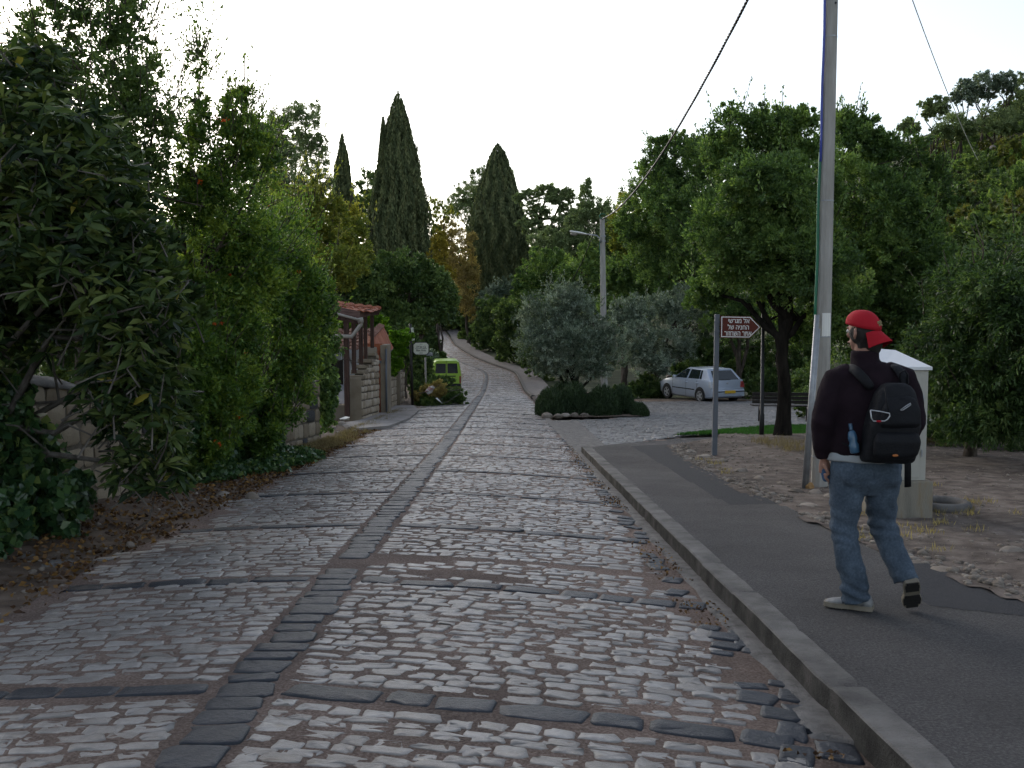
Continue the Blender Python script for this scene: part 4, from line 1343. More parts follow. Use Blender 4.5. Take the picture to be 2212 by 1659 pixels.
# ---------------------------------------------------------------- walls, house, street furniture
m_mortar = mat('mortar', [(.10, .085, .065), (.17, .145, .115)], rough=.95, nscale=12, namp=1, bump=.8, bscale=60, spec=.2)
m_stone = mat('wall_stone', [(.13, .10, .07), (.27, .22, .155), (.36, .31, .24)], rough=.85, nscale=5, namp=.8, bump=.8, bscale=30, attr=.6, spec=.25)
m_stone2 = mat('pale_wall_stone', [(.20, .15, .09), (.37, .30, .22), (.52, .45, .37)], rough=.85, nscale=5, namp=.8, bump=.8, bscale=30, attr=.6, spec=.25)
m_darkst = mat('wall_basalt', [(.02, .02, .021), (.05, .05, .052)], rough=.8, nscale=8, namp=1, bump=.6)
m_plaster = mat('plaster', [(.16, .125, .085), (.22, .18, .13), (.27, .23, .18)], rough=.9, nscale=1.6, namp=1, bump=.3, bscale=20, spec=.2)
m_plw = mat('white_plaster', [(.42, .42, .42), (.55, .55, .54)], rough=.9, nscale=2, namp=1, bump=.2, spec=.2)
m_wood = mat('brown_stained_wood', [(.028, .014, .010), (.055, .028, .02), (.085, .045, .034)], rough=.65, nscale=6, namp=1, bump=.4, bscale=20, stretch=(4, 4, .5), spec=.3)
m_fascia = mat('faded_fascia_wood', [(.09, .05, .042), (.15, .09, .075), (.20, .13, .11)], rough=.8, nscale=5, namp=1, bump=.4, bscale=20, stretch=(.6, .6, 5), spec=.25)
m_tile = mat('terracotta_tile', [(.20, .060, .028), (.34, .105, .05), (.44, .17, .095)], rough=.75, nscale=5, namp=.8, bump=.4, bscale=25, attr=.4, spec=.3)
m_tile2 = mat('weathered_tile', [(.13, .07, .05), (.24, .12, .085), (.34, .22, .17)], rough=.85, nscale=4, namp=1, bump=.4, bscale=25, attr=.5, spec=.25)
m_pipe = mat('beige_pipe', [(.24, .215, .18), (.32, .29, .25)], rough=.5, nscale=4)
m_polec = mat('spun_concrete', [(.24, .225, .20), (.33, .315, .285), (.40, .38, .35)], rough=.85, nscale=3, namp=1, bump=.4, bscale=60, stretch=(3, 3, .4), spec=.25, detail=9)
m_galv = mat('galvanised_steel', [(.20, .21, .22), (.30, .31, .32), (.38, .39, .40)], rough=.5, nscale=6, namp=.8, metal=.55)
m_greyp = mat('grey_painted_steel', [(.075, .085, .10), (.11, .12, .14)], rough=.5, nscale=4, namp=.6)
m_blackm = mat('black_metal', [(.006, .006, .006), (.012, .012, .012)], rough=.5, nscale=4)
m_brownm = mat('dark_brown_post', [(.018, .015, .013), (.035, .03, .027)], rough=.6, nscale=4)
m_green = mat('green_cable', [(.008, .11, .055), (.012, .16, .08)], rough=.5, nscale=4)
m_blue = mat('blue_cable', [(.04, .06, .30), (.06, .09, .38)], rough=.5, nscale=4)
m_white = mat('white_paint', [(.62, .61, .57), (.72, .71, .66)], rough=.55, nscale=5)
m_cream = mat('cream_enamel', [(.60, .60, .48), (.68, .68, .56)], rough=.35, nscale=5)
m_signbr = mat('sign_brown', [(.085, .018, .012), (.11, .024, .015)], rough=.6, nscale=3, spec=.2)
m_black = mat('black', [(.004, .004, .004), (.009, .009, .009)], rough=.6, nscale=4)
m_cab = mat('cabinet_grey', [(.34, .325, .28), (.42, .40, .35)], rough=.55, nscale=1.5, namp=1, bump=.05)
m_cabtop = mat('cabinet_lid', [(.62, .62, .62), (.72, .72, .72)], rough=.5, nscale=2)
m_stainc = mat('stained_concrete', [(.17, .155, .125), (.24, .215, .17), (.24, .16, .07)], rough=.9, nscale=2.5, namp=1, bump=.5, bscale=50, stretch=(3, 3, .5))
m_rock = mat('field_stone', [(.10, .08, .062), (.22, .185, .15), (.35, .31, .265)], rough=.9, nscale=5, namp=1, bump=.7, bscale=40, attr=.4, spec=.25)
m_ochre = mat('ochre_stone', [(.26, .14, .05), (.42, .26, .11)], rough=.9, nscale=7, namp=1, bump=.7, bscale=40)
m_wooddk = mat('bench_slat', [(.012, .009, .007), (.028, .02, .016)], rough=.7, nscale=6, namp=1, stretch=(.5, 5, 5))
m_benchleg = mat('bench_leg', [(.035, .036, .038), (.06, .06, .065)], rough=.6)
m_glass = mat('car_glass', [(.012, .018, .02), (.02, .028, .03)], rough=.06, nscale=2, spec=.8)
m_silver = mat('silver_paint', [(.40, .45, .53), (.46, .51, .59)], rough=.35, nscale=3, metal=.35, coat=.5)
m_lime = mat('lime_paint', [(.30, .48, .035), (.34, .53, .045)], rough=.4, nscale=2, coat=.3)
m_dkcar = mat('dark_blue_paint', [(.012, .016, .025), (.02, .025, .035)], rough=.3, coat=.5)
m_tyre = mat('tyre_rubber', [(.012, .012, .012), (.022, .022, .022)], rough=.85)
m_rim = mat('alloy_rim', [(.35, .36, .37), (.45, .46, .47)], rough=.4, metal=.6)
m_plate = mat('yellow_plate', [(.60, .36, .02), (.68, .42, .03)], rough=.5)
m_tail = mat('tail_lens', [(.20, .02, .02), (.30, .05, .05)], rough=.2, coat=.6)
m_lens = mat('clear_lens', [(.45, .46, .48), (.55, .56, .58)], rough=.2, coat=.6)
m_slab = mat('pale_slab', [(.17, .15, .135), (.25, .225, .205), (.30, .275, .255)], rough=.9, nscale=1.5, namp=1, bump=.5, bscale=40)

def block_wall(root, p0, p1, thick, hfun, ch, bl, m_b, m_m, seed, faces=('front', 'end'), part='masonry', dark=0.0, gap=.012, bulge=.018, vert=False):
    """masonry along p0->p1 (xy). hfun(t)-> height above the ground at t in 0..1. The front face looks to the right of travel."""
    rg = random.Random(seed)
    p0, p1 = Vector((*p0, 0)), Vector((*p1, 0))
    L = (p1 - p0).length
    d = (p1 - p0).normalized()
    nrm = Vector((d.y, -d.x, 0))
    mb = MB()
    # mortar core
    ns = max(4, int(L / .5))
    for i in range(ns):
        a, b = i / ns, (i + 1) / ns
        pa, pb = p0.lerp(p1, a), p0.lerp(p1, b)
        ga, gb = TZ(pa.x, pa.y) - .15, TZ(pb.x, pb.y) - .15
        ha, hb_ = ga + .15 + hfun(a), gb + .15 + hfun(b)
        if not vert:
            ha = hb_ = min(ha, hb_) if abs(ha - hb_) < .3 else ha
        q = nrm * thick
        mb.hexa([(pa.x, pa.y, ga), (pb.x, pb.y, gb), (pb.x - q.x, pb.y - q.y, gb), (pa.x - q.x, pa.y - q.y, ga),
                 (pa.x, pa.y, ha), (pb.x, pb.y, hb_), (pb.x - q.x, pb.y - q.y, hb_), (pa.x - q.x, pa.y - q.y, ha)], 0, .5)
    def pillow(o, u, v, n, w, h, m, lv):
        # rounded rough block centred at o, in plane u,v with normal n
        V, F = [], []
        tw_ = rg.gauss(0, .035)
        for s, z in ((1, -.02), (.98, bulge * .7), (.84, bulge * rg.uniform(1.0, 1.8))):
            for k in range(8):
                a = (k + .5) / 8 * 6.2832
                cu = math.copysign(abs(math.cos(a)) ** .35, math.cos(a)) * w / 2 * s * (1 + rg.gauss(0, .03))
                cv = math.copysign(abs(math.sin(a)) ** .35, math.sin(a)) * h / 2 * s * (1 + rg.gauss(0, .07)) + cu * tw_
                V.append(o + u * cu + v * cv + n * (z + rg.gauss(0, .003)))
        for r_ in range(2):
            for k in range(8):
                F.append((r_ * 8 + k, r_ * 8 + (k + 1) % 8, (r_ + 1) * 8 + (k + 1) % 8, (r_ + 1) * 8 + k))
        F.append(tuple(range(16, 24)))
        mb.add(V, F, m, lv)
    up = Vector((0, 0, 1))
    row = 0
    z = 0.0
    hmax = max(hfun(t / 10) for t in range(11))
    while z < hmax - .05:
        h = ch * rg.uniform(.8, 1.2)
        x = -rg.uniform(0, bl * .5)
        while x < L - .03:
            w_ = bl * rg.uniform(.4, 1.7)
            a, b = max(0, x), min(L, x + w_)
            x += w_
            if b - a < .05:
                continue
            t = (a + b) / 2 / L
            hh = min(h, hfun(t) - z)
            if hh < h * .4:
                continue
            c = p0.lerp(p1, t)
            gzv = TZ(c.x, c.y)
            o = Vector((c.x, c.y, gzv + z + hh / 2))
            uu = d + up * ((TZ(*(p0.lerp(p1, b / L))[:2]) - TZ(*(p0.lerp(p1, a / L))[:2])) / max(.01, b - a))
            m = 2 if rg.random() < dark else 1
            pillow(o, uu, up, nrm, (b - a) - gap * 2, hh - gap * 2, m, rg.random())
        if 'end' in faces:
            pe, de = p0, -nrm
            x = 0
            while x < thick - .04:
                w_ = min(bl * rg.uniform(.6, 1.1), thick - x)
                c = pe - nrm * (x + w_ / 2)
                hh = min(h, hfun(0) - z)
                if hh > h * .4:
                    pillow(Vector((c.x, c.y, TZ(pe.x, pe.y) + z + hh / 2)), nrm, up, -d, w_ - gap * 2, hh - gap * 2, 1, rg.random())
                x += w_
        if 'far' in faces:
            x = 0
            while x < thick - .04:
                w_ = min(bl * rg.uniform(.6, 1.1), thick - x)
                c = p1 - nrm * (x + w_ / 2)
                hh = min(h, hfun(1) - z)
                if hh > h * .4:
                    pillow(Vector((c.x, c.y, TZ(p1.x, p1.y) + z + hh / 2)), nrm * -1, up, d, w_ - gap * 2, hh - gap * 2, 1, rg.random())
                x += w_
        z += h
        row += 1
    return bend(mb.build(part, [m_m, m_b, m_darkst], root), 50)

# near boundary wall
r0 = empty('stone_wall', (-4.9, 8, TZ(-4.9, 8)), 'old rough stone wall along the left verge, mostly buried in ivy and bushes', 'wall')
def wh(t):
    y = 7.2 + 13 * t
    return float(np.interp(y, [7, 9, 10.8, 12, 14, 20.2], [1.55, 1.5, 1.35, 1.1, 1.2, 1.28]))
block_wall(r0, WALL0, WALL1, .4, wh, .24, .34, m_stone, m_mortar, 3, faces=('far',), dark=.07)
# rounded rendered coping on the near stretch
mb = MB()
rings = []
for y in np.arange(7.2, 12.2, .25):
    x = float(wx(y)); z = float(gz(y)) + wh((y - 7.2) / 13)
    rings.append([Vector((x + .05 - .5 * (1 - math.cos(a)) / 2, y, z + .13 * math.sin(a) - .01)) + Vector((0, 0, .01 * mnoise.noise(Vector((x, y * 3, a))))) for a in [math.pi * k / 8 for k in range(9)]])
mb.loft(rings, 0, .5, cap=True)
mb.build('coping', m_conc, r0, smooth=True)

# gate-house group ------------------------------------------------
# stepped stone wall with smooth end, brown posts, small tiled canopy
WA, WB = (-4.02, 27.4), (-3.95, 30.6)
gate = empty('gate_wall', (-4.0, 27.4, TZ(-4, 27.4)), 'pale coursed stone wall of the house entrance with a stepped plastered top', 'wall')
def gh(t):
    s = min(4, int(t * 5))
    return [1.22, 1.36, 1.50, 1.66, 1.86][s] - 0.0
block_wall(gate, WA, WB, .34, gh, .19, .34, m_stone2, m_mortar, 12, faces=())
mb = MB()
for s in range(5):
    a, b = s / 5, (s + 1) / 5
    y0, y1 = 27.4 + 3.2 * a, 27.4 + 3.2 * b
    h = gh(a + .01)
    z0 = TZ(-4, y0) + h; z1 = TZ(-4, y1) + h
    mb.hexa([(-3.97, y0, z0 - .04), (-3.97, y1, z1 - .04), (-4.38, y1, z1 - .04), (-4.38, y0, z0 - .04), (-3.97, y0, z0 + .07), (-3.97, y1, z1 + .07), (-4.38, y1, z1 + .07), (-4.38, y0, z0 + .07)])
# rounded finial at the far end
pr = [Vector((-3.96, 30.25 + .2 * math.cos(a), TZ(-4, 30.3) + 1.93 + .16 * math.sin(a))) for a in [math.pi * k / 8 for k in range(9)]]
mb.prism(pr, (-1, 0, 0), .42)
mb.build('coping', m_plaster, gate, bevel=.02)
mb = MB()
g = TZ(-4, 27.4)
mb.box((-4.19, 27.34, g + .58), (.40, .10, 1.30))
mb.build('end_pier', m_plaster, gate, bevel=.02)

pg = empty('gate_canopy', (-4.4, 27.2, TZ(-4.4, 27.2)), 'small tiled canopy on dark brown wooden posts over the house entrance', 'canopy')
def post(px, ytop, ybot, d, wd=.10, name='post'):
    a, b = P(px, ytop, d), P(px + (2 if ytop < ybot else 0), ybot, d)
    mb = MB()
    mb.box(((a.x + b.x) / 2, d, (a.z + b.z) / 2), (wd, wd, a.z - b.z))
    mb.build(name, m_wood, pg, bevel=.008)
post(748, 690, 902, 27.15, .13)
post(763.5, 688, 806, 28.0, .11)
post(778.5, 684, 792, 28.8, .11)
post(788.5, 682, 779, 29.5, .10)
post(803, 681, 767, 30.2, .10)
# fascia boards and tile sheet
def quadbox(pts, n, th):
    mbq = MB(); mbq.prism(pts, n, th); return mbq
f1 = [P(700, 682, 27.0), P(782, 711, 27.0), P(782, 699, 27.0), P(700, 668, 27.0)]
quadbox([P(688, 681, 27.0), P(774, 701, 27.0), P(775, 691, 27.0), P(688, 666, 27.0)], (0, 1, 0), .05).build('beam', m_wood, pg)
quadbox([P(690, 672, 27.15), P(776, 688, 27.15), P(776, 672, 27.15), P(690, 655, 27.15)], (0, 1, 0), .04).build('fascia', m_fascia, pg)
quadbox([P(776, 688, 27.4), P(799, 681, 28.6), P(799, 667, 28.6), P(776, 672, 27.4)], (0, 1, 0), .04).build('fascia', m_fascia, pg)
quadbox([P(799, 682, 30.3), P(818, 680, 30.6), P(823, 668, 30.6), P(799, 671, 30.3)], (0, 1, 0), .05).build('beam', m_wood, pg)

def tiles(name, a, b, c, d, nu, nv, m, parent, amp=.035, lap=.02):
    """barrel tiles: a-b lower edge, d-c upper edge (world points)"""
    a, b, c, d = [Vector(q) for q in (a, b, c, d)]
    nrm = (b - a).cross(d - a).normalized()
    if nrm.z < 0:
        nrm = -nrm
    V, F, lv = [], [], []
    su = nu * 8 + 1
    for j in range(nv):
        for e in (0, 1):
            t = (j + e) / nv
            for i in range(su):
                s = i / (su - 1)
                p = a.lerp(b, s).lerp(d.lerp(c, s), t)
                hgt = amp * (abs(math.sin(math.pi * nu * s)) ** .8) + (lap if e == 0 else 0)
                V.append(p + nrm * hgt)
    for j in range(nv):
        for i in range(su - 1):
            k = j * 2 * su + i
            F.append((k, k + 1, k + 1 + su, k + su)); lv.append((math.sin((i // 8) * 12.9 + j * 78.2) * 43758.5) % 1)
            if j < nv - 1:
                k2 = k + su
                F.append((k2, k2 + 1, k2 + 1 + su, k2 + su)); lv.append(.3)
    o = mk(name, np.array([tuple(v) for v in V]), F, m, parent, lv=lv)
    sm = o.modifiers.new('thick', 'SOLIDIFY'); sm.thickness = .02; sm.offset = -1
    return o
tiles('roof_tiles', P(688, 666, 26.9), P(800, 676, 27.6), P(823, 668, 30.9), P(722, 650, 30.9), 7, 3, m_tile, pg)
tiles('ridge_tiles', P(700, 656, 26.95), P(822, 670, 30.7), P(824, 664, 30.8), P(702, 650, 27.2), 6, 1, m_tile, pg, amp=.05)
# gutter pipe
mb = MB()
mb.tube([P(700, 726, 26.9), P(760, 727, 26.9), P(780, 700, 27.0), P(781, 690, 27.0)], .055, n=10)
mb.tube([P(773, 693, 26.95), P(784, 691, 26.95)], .075, n=10)
mb.tube([P(700, 671, 26.88), P(776, 691, 26.88)], .035, n=8)
mb.build('gutter_pipe', m_pipe, pg, smooth=True)

# tiled carport roof behind with its plaster pier
cp = empty('entrance_shelter', (-4.1, 31.2, TZ(-4.1, 31.2)), 'low hipped terracotta roof on a plain plaster pier beside the stone entrance wall', 'shelter')
e1, e2 = P(821.7, 778, 31.2), P(848, 751.5, 33.6)
r1, r2 = P(807, 730.7, 31.2), P(831.6, 707, 33.6)
e1, e2 = P(822, 779, 31.0), P(849, 752, 33.4)
r1, r2 = P(806, 730, 31.6), P(829, 706, 33.9)
tiles('roof_tiles', e1, e2, r2, r1, 7, 2, m_tile, cp, amp=.012)
tiles('ridge_tiles', r1 + Vector((.02, 0, 0)), r2 + Vector((.02, 0, 0)), r2 + Vector((-.16, .0, .10)), r1 + Vector((-.16, 0, .10)), 9, 1, m_tile2, cp, amp=.05)
tiles('front_tiles', P(690, 758, 31.4), P(782, 758, 31.0), P(806, 712, 33.6), P(690, 712, 33.6), 9, 6, m_tile2, cp, amp=.05, lap=.035)
mb = MB()
mb.prism([P(779, 757, 31.05), P(822, 779, 31.0), P(806, 731, 31.5), P(790, 716, 32.6)], (0, 1, 0), .06)
mb.build('gable_board', m_tile, cp)
mb = MB()
mb.prism([P(822, 779, 31.0), P(850, 752, 33.4), P(847, 757, 33.4), P(823, 785, 31.0)], (-1, .2, 0), .04)
mb.build('fascia', m_greyp, cp)
g = TZ(-4, 31.2)
pa, pb = P(821.5, 780, 31.1), P(836, 780, 31.1)
mb = MB()
mb.box(((pa.x + pb.x) / 2, 31.6, g + 1.06), (pb.x - pa.x, 1.0, 2.2))
mb.build('pier', m_plaster, cp, bevel=.015)
mb = MB()
mb.tube([(pb.x - .02, 31.05, g + .02), (pb.x - .02, 31.05, g + 2.05)], .03, n=8)
mb.build('downpipe', m_greyp, cp, smooth=True)
pa, pb = P(782, 780, 31.2), P(822, 780, 31.2)
mb = MB()
mb.box(((pa.x + pb.x) / 2, 31.35, g + 1.0), (pb.x - pa.x + .1, .2, 2.4))
mb.build('back_panel', m_tile, cp)

# house behind
hs = empty('house', (-6.0, 35, TZ(-6, 35)), 'white plastered house front with arched stair and shadowed doorway behind the entrance posts', 'house')
def slab(name, px0, py0, px1, py1, d, th, m, bevel=0):
    a, b = P(px0, py1, d), P(px1, py0, d)
    mb = MB()
    mb.box(((a.x + b.x) / 2, d + th / 2, (a.z + b.z) / 2), (b.x - a.x, th, b.z - a.z))
    return mb.build(name, m, hs, bevel=bevel)
slab('wall', 640, 755, 736, 778, 34.4, .3, m_plw)
slab('wall', 742, 756, 790, 850, 34.8, .3, m_plw)
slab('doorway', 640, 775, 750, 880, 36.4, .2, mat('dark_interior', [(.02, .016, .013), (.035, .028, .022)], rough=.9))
mb = MB()
for (px, py) in ((743, 770), (752, 762)):
    pts = [P(px + 22 * (k / 8), py + 46 * (k / 8) ** 1.7, 34.2) for k in range(9)]
    mb.tube(pts, .09, n=6)
mb.build('stair_rail', m_plw, hs, smooth=True)
mb = MB()
mb.box((P(700, 800, 37.5).x, 37.6, TZ(-6, 37) + 1.2), (5.5, .3, 2.8))
mb.build('rear_wall', m_plaster, hs)
# driveway plinth
dv = empty('entrance_plinth', (-5.2, 28.5, TZ(-5.2, 28.5)), 'tan plastered plinth under the blue-grey entrance paving between the wall end and the entrance posts', 'plinth')
a, b = P(700, 905, 27.8), P(748, 905, 27.8)
gzv = TZ(-5, 27.8)
mb = MB()
mb.box((-5.4, 28.0, gzv + .18), (2.5, .4, .6))
mb.build('front', m_plaster, dv, bevel=.02)
mb = MB()
mb.hexa([(-6.7, 28.21, gzv + .3), (-4.4, 28.21, gzv + .3), (-4.4, 34, TZ(-5, 34) + .68), (-6.7, 34, TZ(-5, 34) + .68),
         (-6.7, 28.21, gzv + .49), (-4.4, 28.21, gzv + .49), (-4.4, 34, TZ(-5, 34) + .9), (-6.7, 34, TZ(-5, 34) + .9)])
mb.build('paving', mat('blue_grey_paving', [(.15, .16, .19), (.20, .21, .24)], rough=.7, nscale=3), dv)

# dry stone wall further on
dw = empty('dry_stone_wall', (-4.3, 33, TZ(-4.3, 33)), 'dry stone wall of narrow upright stones between the tiled shelter and the dark sign post', 'wall')
block_wall(dw, (-4.1, 33.2), (-4.35, 41.5), .4, lambda t: 1.12 + .1 * t + (.12 if t > .82 else 0), .22, .13, m_stone2, m_mortar, 22, faces=('end',), vert=True, gap=.006, bulge=.03)
# vine
tree('vine', 'bright green vine spilling over the dry stone wall beside the tiled shelter', 'vine',
     [B(860, 735, 26, 24, 36.4, .6), B(855, 770, 22, 40, 36.2, .5), B(880, 725, 16, 16, 36.6, .4), B(850, 800, 18, 14, 36.0, .4), B(872, 755, 14, 14, 36.3, .4)], (-4.55, 36.5, TZ(-4.5, 36.5)), .04, lm_vine, 9000, .12, .09, 140, perclump=26, clump=.4, fill=.7, flat=.5)
tree('vine', 'bright green vine seen between the canopy and the tiled roof', 'vine',
     [B(720, 705, 40, 16, 35.6, .5), B(790, 690, 40, 22, 35.6, .5), B(825, 700, 20, 18, 35.8, .4), B(760, 706, 40, 14, 35.6, .5)], (-5.4, 36.0, TZ(-5.4, 36)), .04, lm_vine, 8000, .12, .09, 141, perclump=26, clump=.4, fill=.7, flat=.6)
# raised slab footpath in front of the walls
sl = [(GP(778, 936).x, GP(778, 936).y), (GP(840, 930).x, GP(840, 930).y), (GP(885, 912).x, GP(885, 912).y), (GP(905, 893).x, GP(905, 893).y), (GP(900, 880).x, 36.5), (-4.1, 36.5), (-4.0, 32), (-4.0, 27), (-4.3, 25.5)]
mb = MB()
pts = [Vector((x, y, float(gz(y)) + .11 + .012 * k)) for k, (x, y) in enumerate([(q[0], q[1]) for q in sl])]
pts = [Vector((x, y, float(gz(y)) + .12)) for x, y in sl]
bot = [Vector((p.x, p.y, p.z - .25)) for p in pts]
k = len(pts)
mb.add(pts + bot, [tuple(range(k))] + [(i, i + k, (i + 1) % k + k, (i + 1) % k) for i in range(k)])
o = mb.build('raised_footpath', m_slab)
bm = bmesh.new(); bm.from_mesh(o.data); bmesh.ops.triangulate(bm, faces=bm.faces[:]); bmesh.ops.recalc_face_normals(bm, faces=bm.faces[:]); bm.to_mesh(o.data); bm.free()
tag(o, kind='structure')

# ---------------- text helper
def text(name, s, size, M, m, parent, flip=False, ext=.002, width=None, height=None):
    cu = bpy.data.curves.new(name, 'FONT')
    cu.body = s
    cu.size = size
    cu.align_x = 'CENTER'
    cu.align_y = 'CENTER'
    cu.extrude = ext
    cu.resolution_u = 3
    cu.offset = size * .012
    t = bpy.data.objects.new(name, cu)
    C.objects.link(t)
    bpy.context.view_layer.update()
    me = bpy.data.meshes.new_from_object(t.evaluated_get(bpy.context.evaluated_depsgraph_get()))
    bpy.data.objects.remove(t)
    bpy.data.curves.remove(cu)
    V = np.array([tuple(v.co) for v in me.vertices])
    if width and len(V):
        V[:, 0] *= width / (V[:, 0].max() - V[:, 0].min())
    if height and len(V):
        V[:, 1] *= height / (V[:, 1].max() - V[:, 1].min())
        V[:, 1] -= (V[:, 1].max() + V[:, 1].min()) / 2
    F = [tuple(p.vertices) for p in me.polygons]
    bpy.data.meshes.remove(me)
    W = [M @ Vector(v) for v in V]
    return mk(name, np.array([tuple(v) for v in W]), F, m, parent)

def frame(o, right, up):
    r = Vector(right).normalized(); u = Vector(up).normalized(); n = r.cross(u)
    M = Matrix((r, u, n)).transposed().to_4x4()
    M.translation = Vector(o)
    return M

# brown arrow sign
sp = GP(1543, 986, .1)
sgn = empty('direction_sign', (sp.x, sp.y, sp.z), 'brown arrow sign with white Hebrew lettering on a square grey post', 'sign')
top = P(1549, 679, sp.y)
mb = MB()
mb.hexa([(sp.x - .04, sp.y - .04, sp.z - .1), (sp.x + .04, sp.y - .04, sp.z - .1), (sp.x + .04, sp.y + .04, sp.z - .1), (sp.x - .04, sp.y + .04, sp.z - .1),
         (top.x - .037, sp.y - .04, top.z), (top.x + .037, sp.y - .04, top.z), (top.x + .037, sp.y + .04, top.z), (top.x - .037, sp.y + .04, top.z)])
mb.build('post', m_greyp, sgn, bevel=.006)
d_ = sp.y - .055
MS = frame(P(1601, 706, d_), (1, .10, -.012), (0.0, 0, 1))
k = mpp(d_)
def poly2(pts):
    return [MS @ Vector((x * k, y * k, 0)) for x, y in pts]
outl = [(-46, 23.5), (21, 23), (44, -.5), (20, -24.5), (-46, -24)]
nrm = (MS.to_3x3() @ Vector((0, 0, 1)))
mb = MB(); mb.prism([p - nrm * .012 for p in poly2(outl)], nrm, .012); mb.build('plate', m_signbr, sgn)
mb = MB()
sc1, sc2 = .965, .915
cen_ = Vector((-3, -.5, 0))
a = [((x + 3) * .955 - 3, (y + .5) * .93 - .5) for x, y in outl]
b = [((x + 3) * .91 - 3, (y + .5) * .85 - .5) for x, y in outl]
A, Bp = [p + nrm * .0015 for p in poly2(a)], [p + nrm * .0015 for p in poly2(b)]
mb.add(A + Bp, [(i, (i + 1) % 5, 5 + (i + 1) % 5, 5 + i) for i in range(5)])
mb.build('border', m_white, sgn)
for s, yy, wd, xx, hh_ in (('אל מגרשי', 13.4, 47, -5.5, 11.2), ('החניה של', -.2, 47, -6, 11.2), ('אתר השחזור', -14.6, 60, -7, 9.2)):
    text('lettering', s[::-1], 15 * k * 1.12, MS @ Matrix.Translation((xx * k, yy * k, .002)), m_white, sgn, width=wd * k, height=hh_ * k)
mb = MB()
mb.box((top.x + .0, sp.y - .045, P(0, 706, d_).z + .2 * k * 50), (.1, .02, .03)); mb.box((top.x, sp.y - .045, P(0, 706, d_).z - .2 * k * 50), (.1, .02, .03))
mb.build('bracket', m_greyp, sgn)

# street name sign
bp_ = GP(888, 874, .1)
dd = 38.0
st = empty('street_sign', (P(888, 800, dd).x, dd, TZ(-3.7, dd)), 'cream octagonal street name plate on a dark brown post', 'sign')
mb = MB()
x0 = P(887, 800, dd).x
mb.tube([(x0 + .06, dd, TZ(x0, dd) - .05), (x0, dd, P(887, 700, dd).z)], .05, n=10)
mb.build('post', m_brownm, st, smooth=True)
k = mpp(dd)
MS2 = frame(P(909.5, 753, dd), (1, .05, 0), (0, 0, 1))
def octa(w, h, c, z):
    return [MS2 @ Vector((x * k, y * k, z)) for x, y in [(-w + c, h), (w - c, h), (w, h - c), (w, -h + c), (w - c, -h), (-w + c, -h), (-w, -h + c), (-w, h - c)]]
nr2 = MS2.to_3x3() @ Vector((0, 0, 1))
mb = MB(); mb.prism(octa(17.5, 14, 5, -.015), nr2, .014); mb.build('rim', m_black, st)
mb = MB(); mb.prism(octa(16, 12.6, 4.6, 0), nr2, .004); mb.build('plate', m_cream, st)
text('lettering', 'בן אריה'[::-1], 7.5 * k, MS2 @ Matrix.Translation((0, 3.6 * k, .006)), m_black, st, width=20 * k)
text('lettering', 'רחוב'[::-1], 2.6 * k, MS2 @ Matrix.Translation((0, 9.4 * k, .006)), m_black, st, width=5 * k)
text('lettering', 'Ben Arie', 6.2 * k, MS2 @ Matrix.Translation((0, -4 * k, .006)), m_black, st, width=20 * k)
text('lettering', 'Street', 3 * k, MS2 @ Matrix.Translation((0, -9.4 * k, .006)), m_black, st, width=7 * k)
mb = MB(); mb.prism([MS2 @ Vector((x * k, y * k, .0045)) for x, y in ((-13, .3), (13, .3), (13, -.3), (-13, -.3))], nr2, .001)
mb.build('rule', m_black, st)
mb = MB(); mb.box((P(890.5, 753, dd).x, dd, P(890, 745, dd).z), (.16, .03, .03)); mb.box((P(890.5, 753, dd).x, dd, P(890, 761, dd).z), (.16, .03, .03)); mb.build('bracket', m_blackm, st)
mb = MB(); mb.box((P(890.5, 722, dd).x, dd + .2, P(890, 722, dd).z), (.05, .5, 28 * k), rot=Matrix.Rotation(math.radians(-6), 3, 'Y')); mb.build('side_plate', m_cream, st, bevel=.01)
mb = MB()
x1 = P(919, 800, 40).x
pp_ = empty('marker_pole', (x1, 40, TZ(x1, 40)), 'thin pale pole just below and behind the cream street name plate', 'pole')
mb.tube([(x1 + .03, 40, TZ(x1, 40)), (x1, 40, P(919, 772, 40).z)], .035, n=8)
mb.build('shaft', m_pipe, pp_, smooth=True)
mb = MB(); mb.box((x1 + .16, 40, P(919, 765, 40).z), (.25, .06, .12)); mb.build('box', m_galv, pp_, bevel=.01)

# ---------------- utility poles
def octpole(mb, a, b, r0, r1, n=8, seg=10):
    a, b = Vector(a), Vector(b)
    rings = []
    for i in range(seg + 1):
        t = i / seg
        c = a.lerp(b, t); r = r0 + (r1 - r0) * t
        rings.append([c + Vector((r * math.cos(2 * math.pi * (j + .5) / n), r * math.sin(2 * math.pi * (j + .5) / n), 0)) for j in range(n)])
    return mb.loft(rings)
pd = 12.3
pbase = P(1766, 1045, pd)
zb = SWZ(pbase.x, pd)
ptop = Vector((P(1792, -60, pd).x + .03, pd, 8.1 + TZ(3.8, pd)))
up_ = empty('utility_pole', (pbase.x, pd, zb), 'tall pale concrete pole behind the walking man, strapped with a green and blue cable', 'pole')
mb = MB(); octpole(mb, (pbase.x + .02, pd, zb - .1), ptop, .098, .068, 12)
bend(mb.build('shaft', m_polec, up_), 20)
def pole_at(z):
    t = (z - zb) / (ptop.z - zb)
    return Vector((pbase.x + .02 + (ptop.x - pbase.x - .02) * t, pd, z)), .098 + (.068 - .098) * t
for py in (80, 434, 727, 985):
    z = P(1775, py, pd).z
    c, r = pole_at(z)
    mb = MB(); mb.tube([c - Vector((0, 0, .008)), c + Vector((0, 0, .008))], r + .004, n=12)
    mb.build('strap', m_galv, up_)
mb = MB(); c, r = pole_at(P(1790, 10, pd).z)
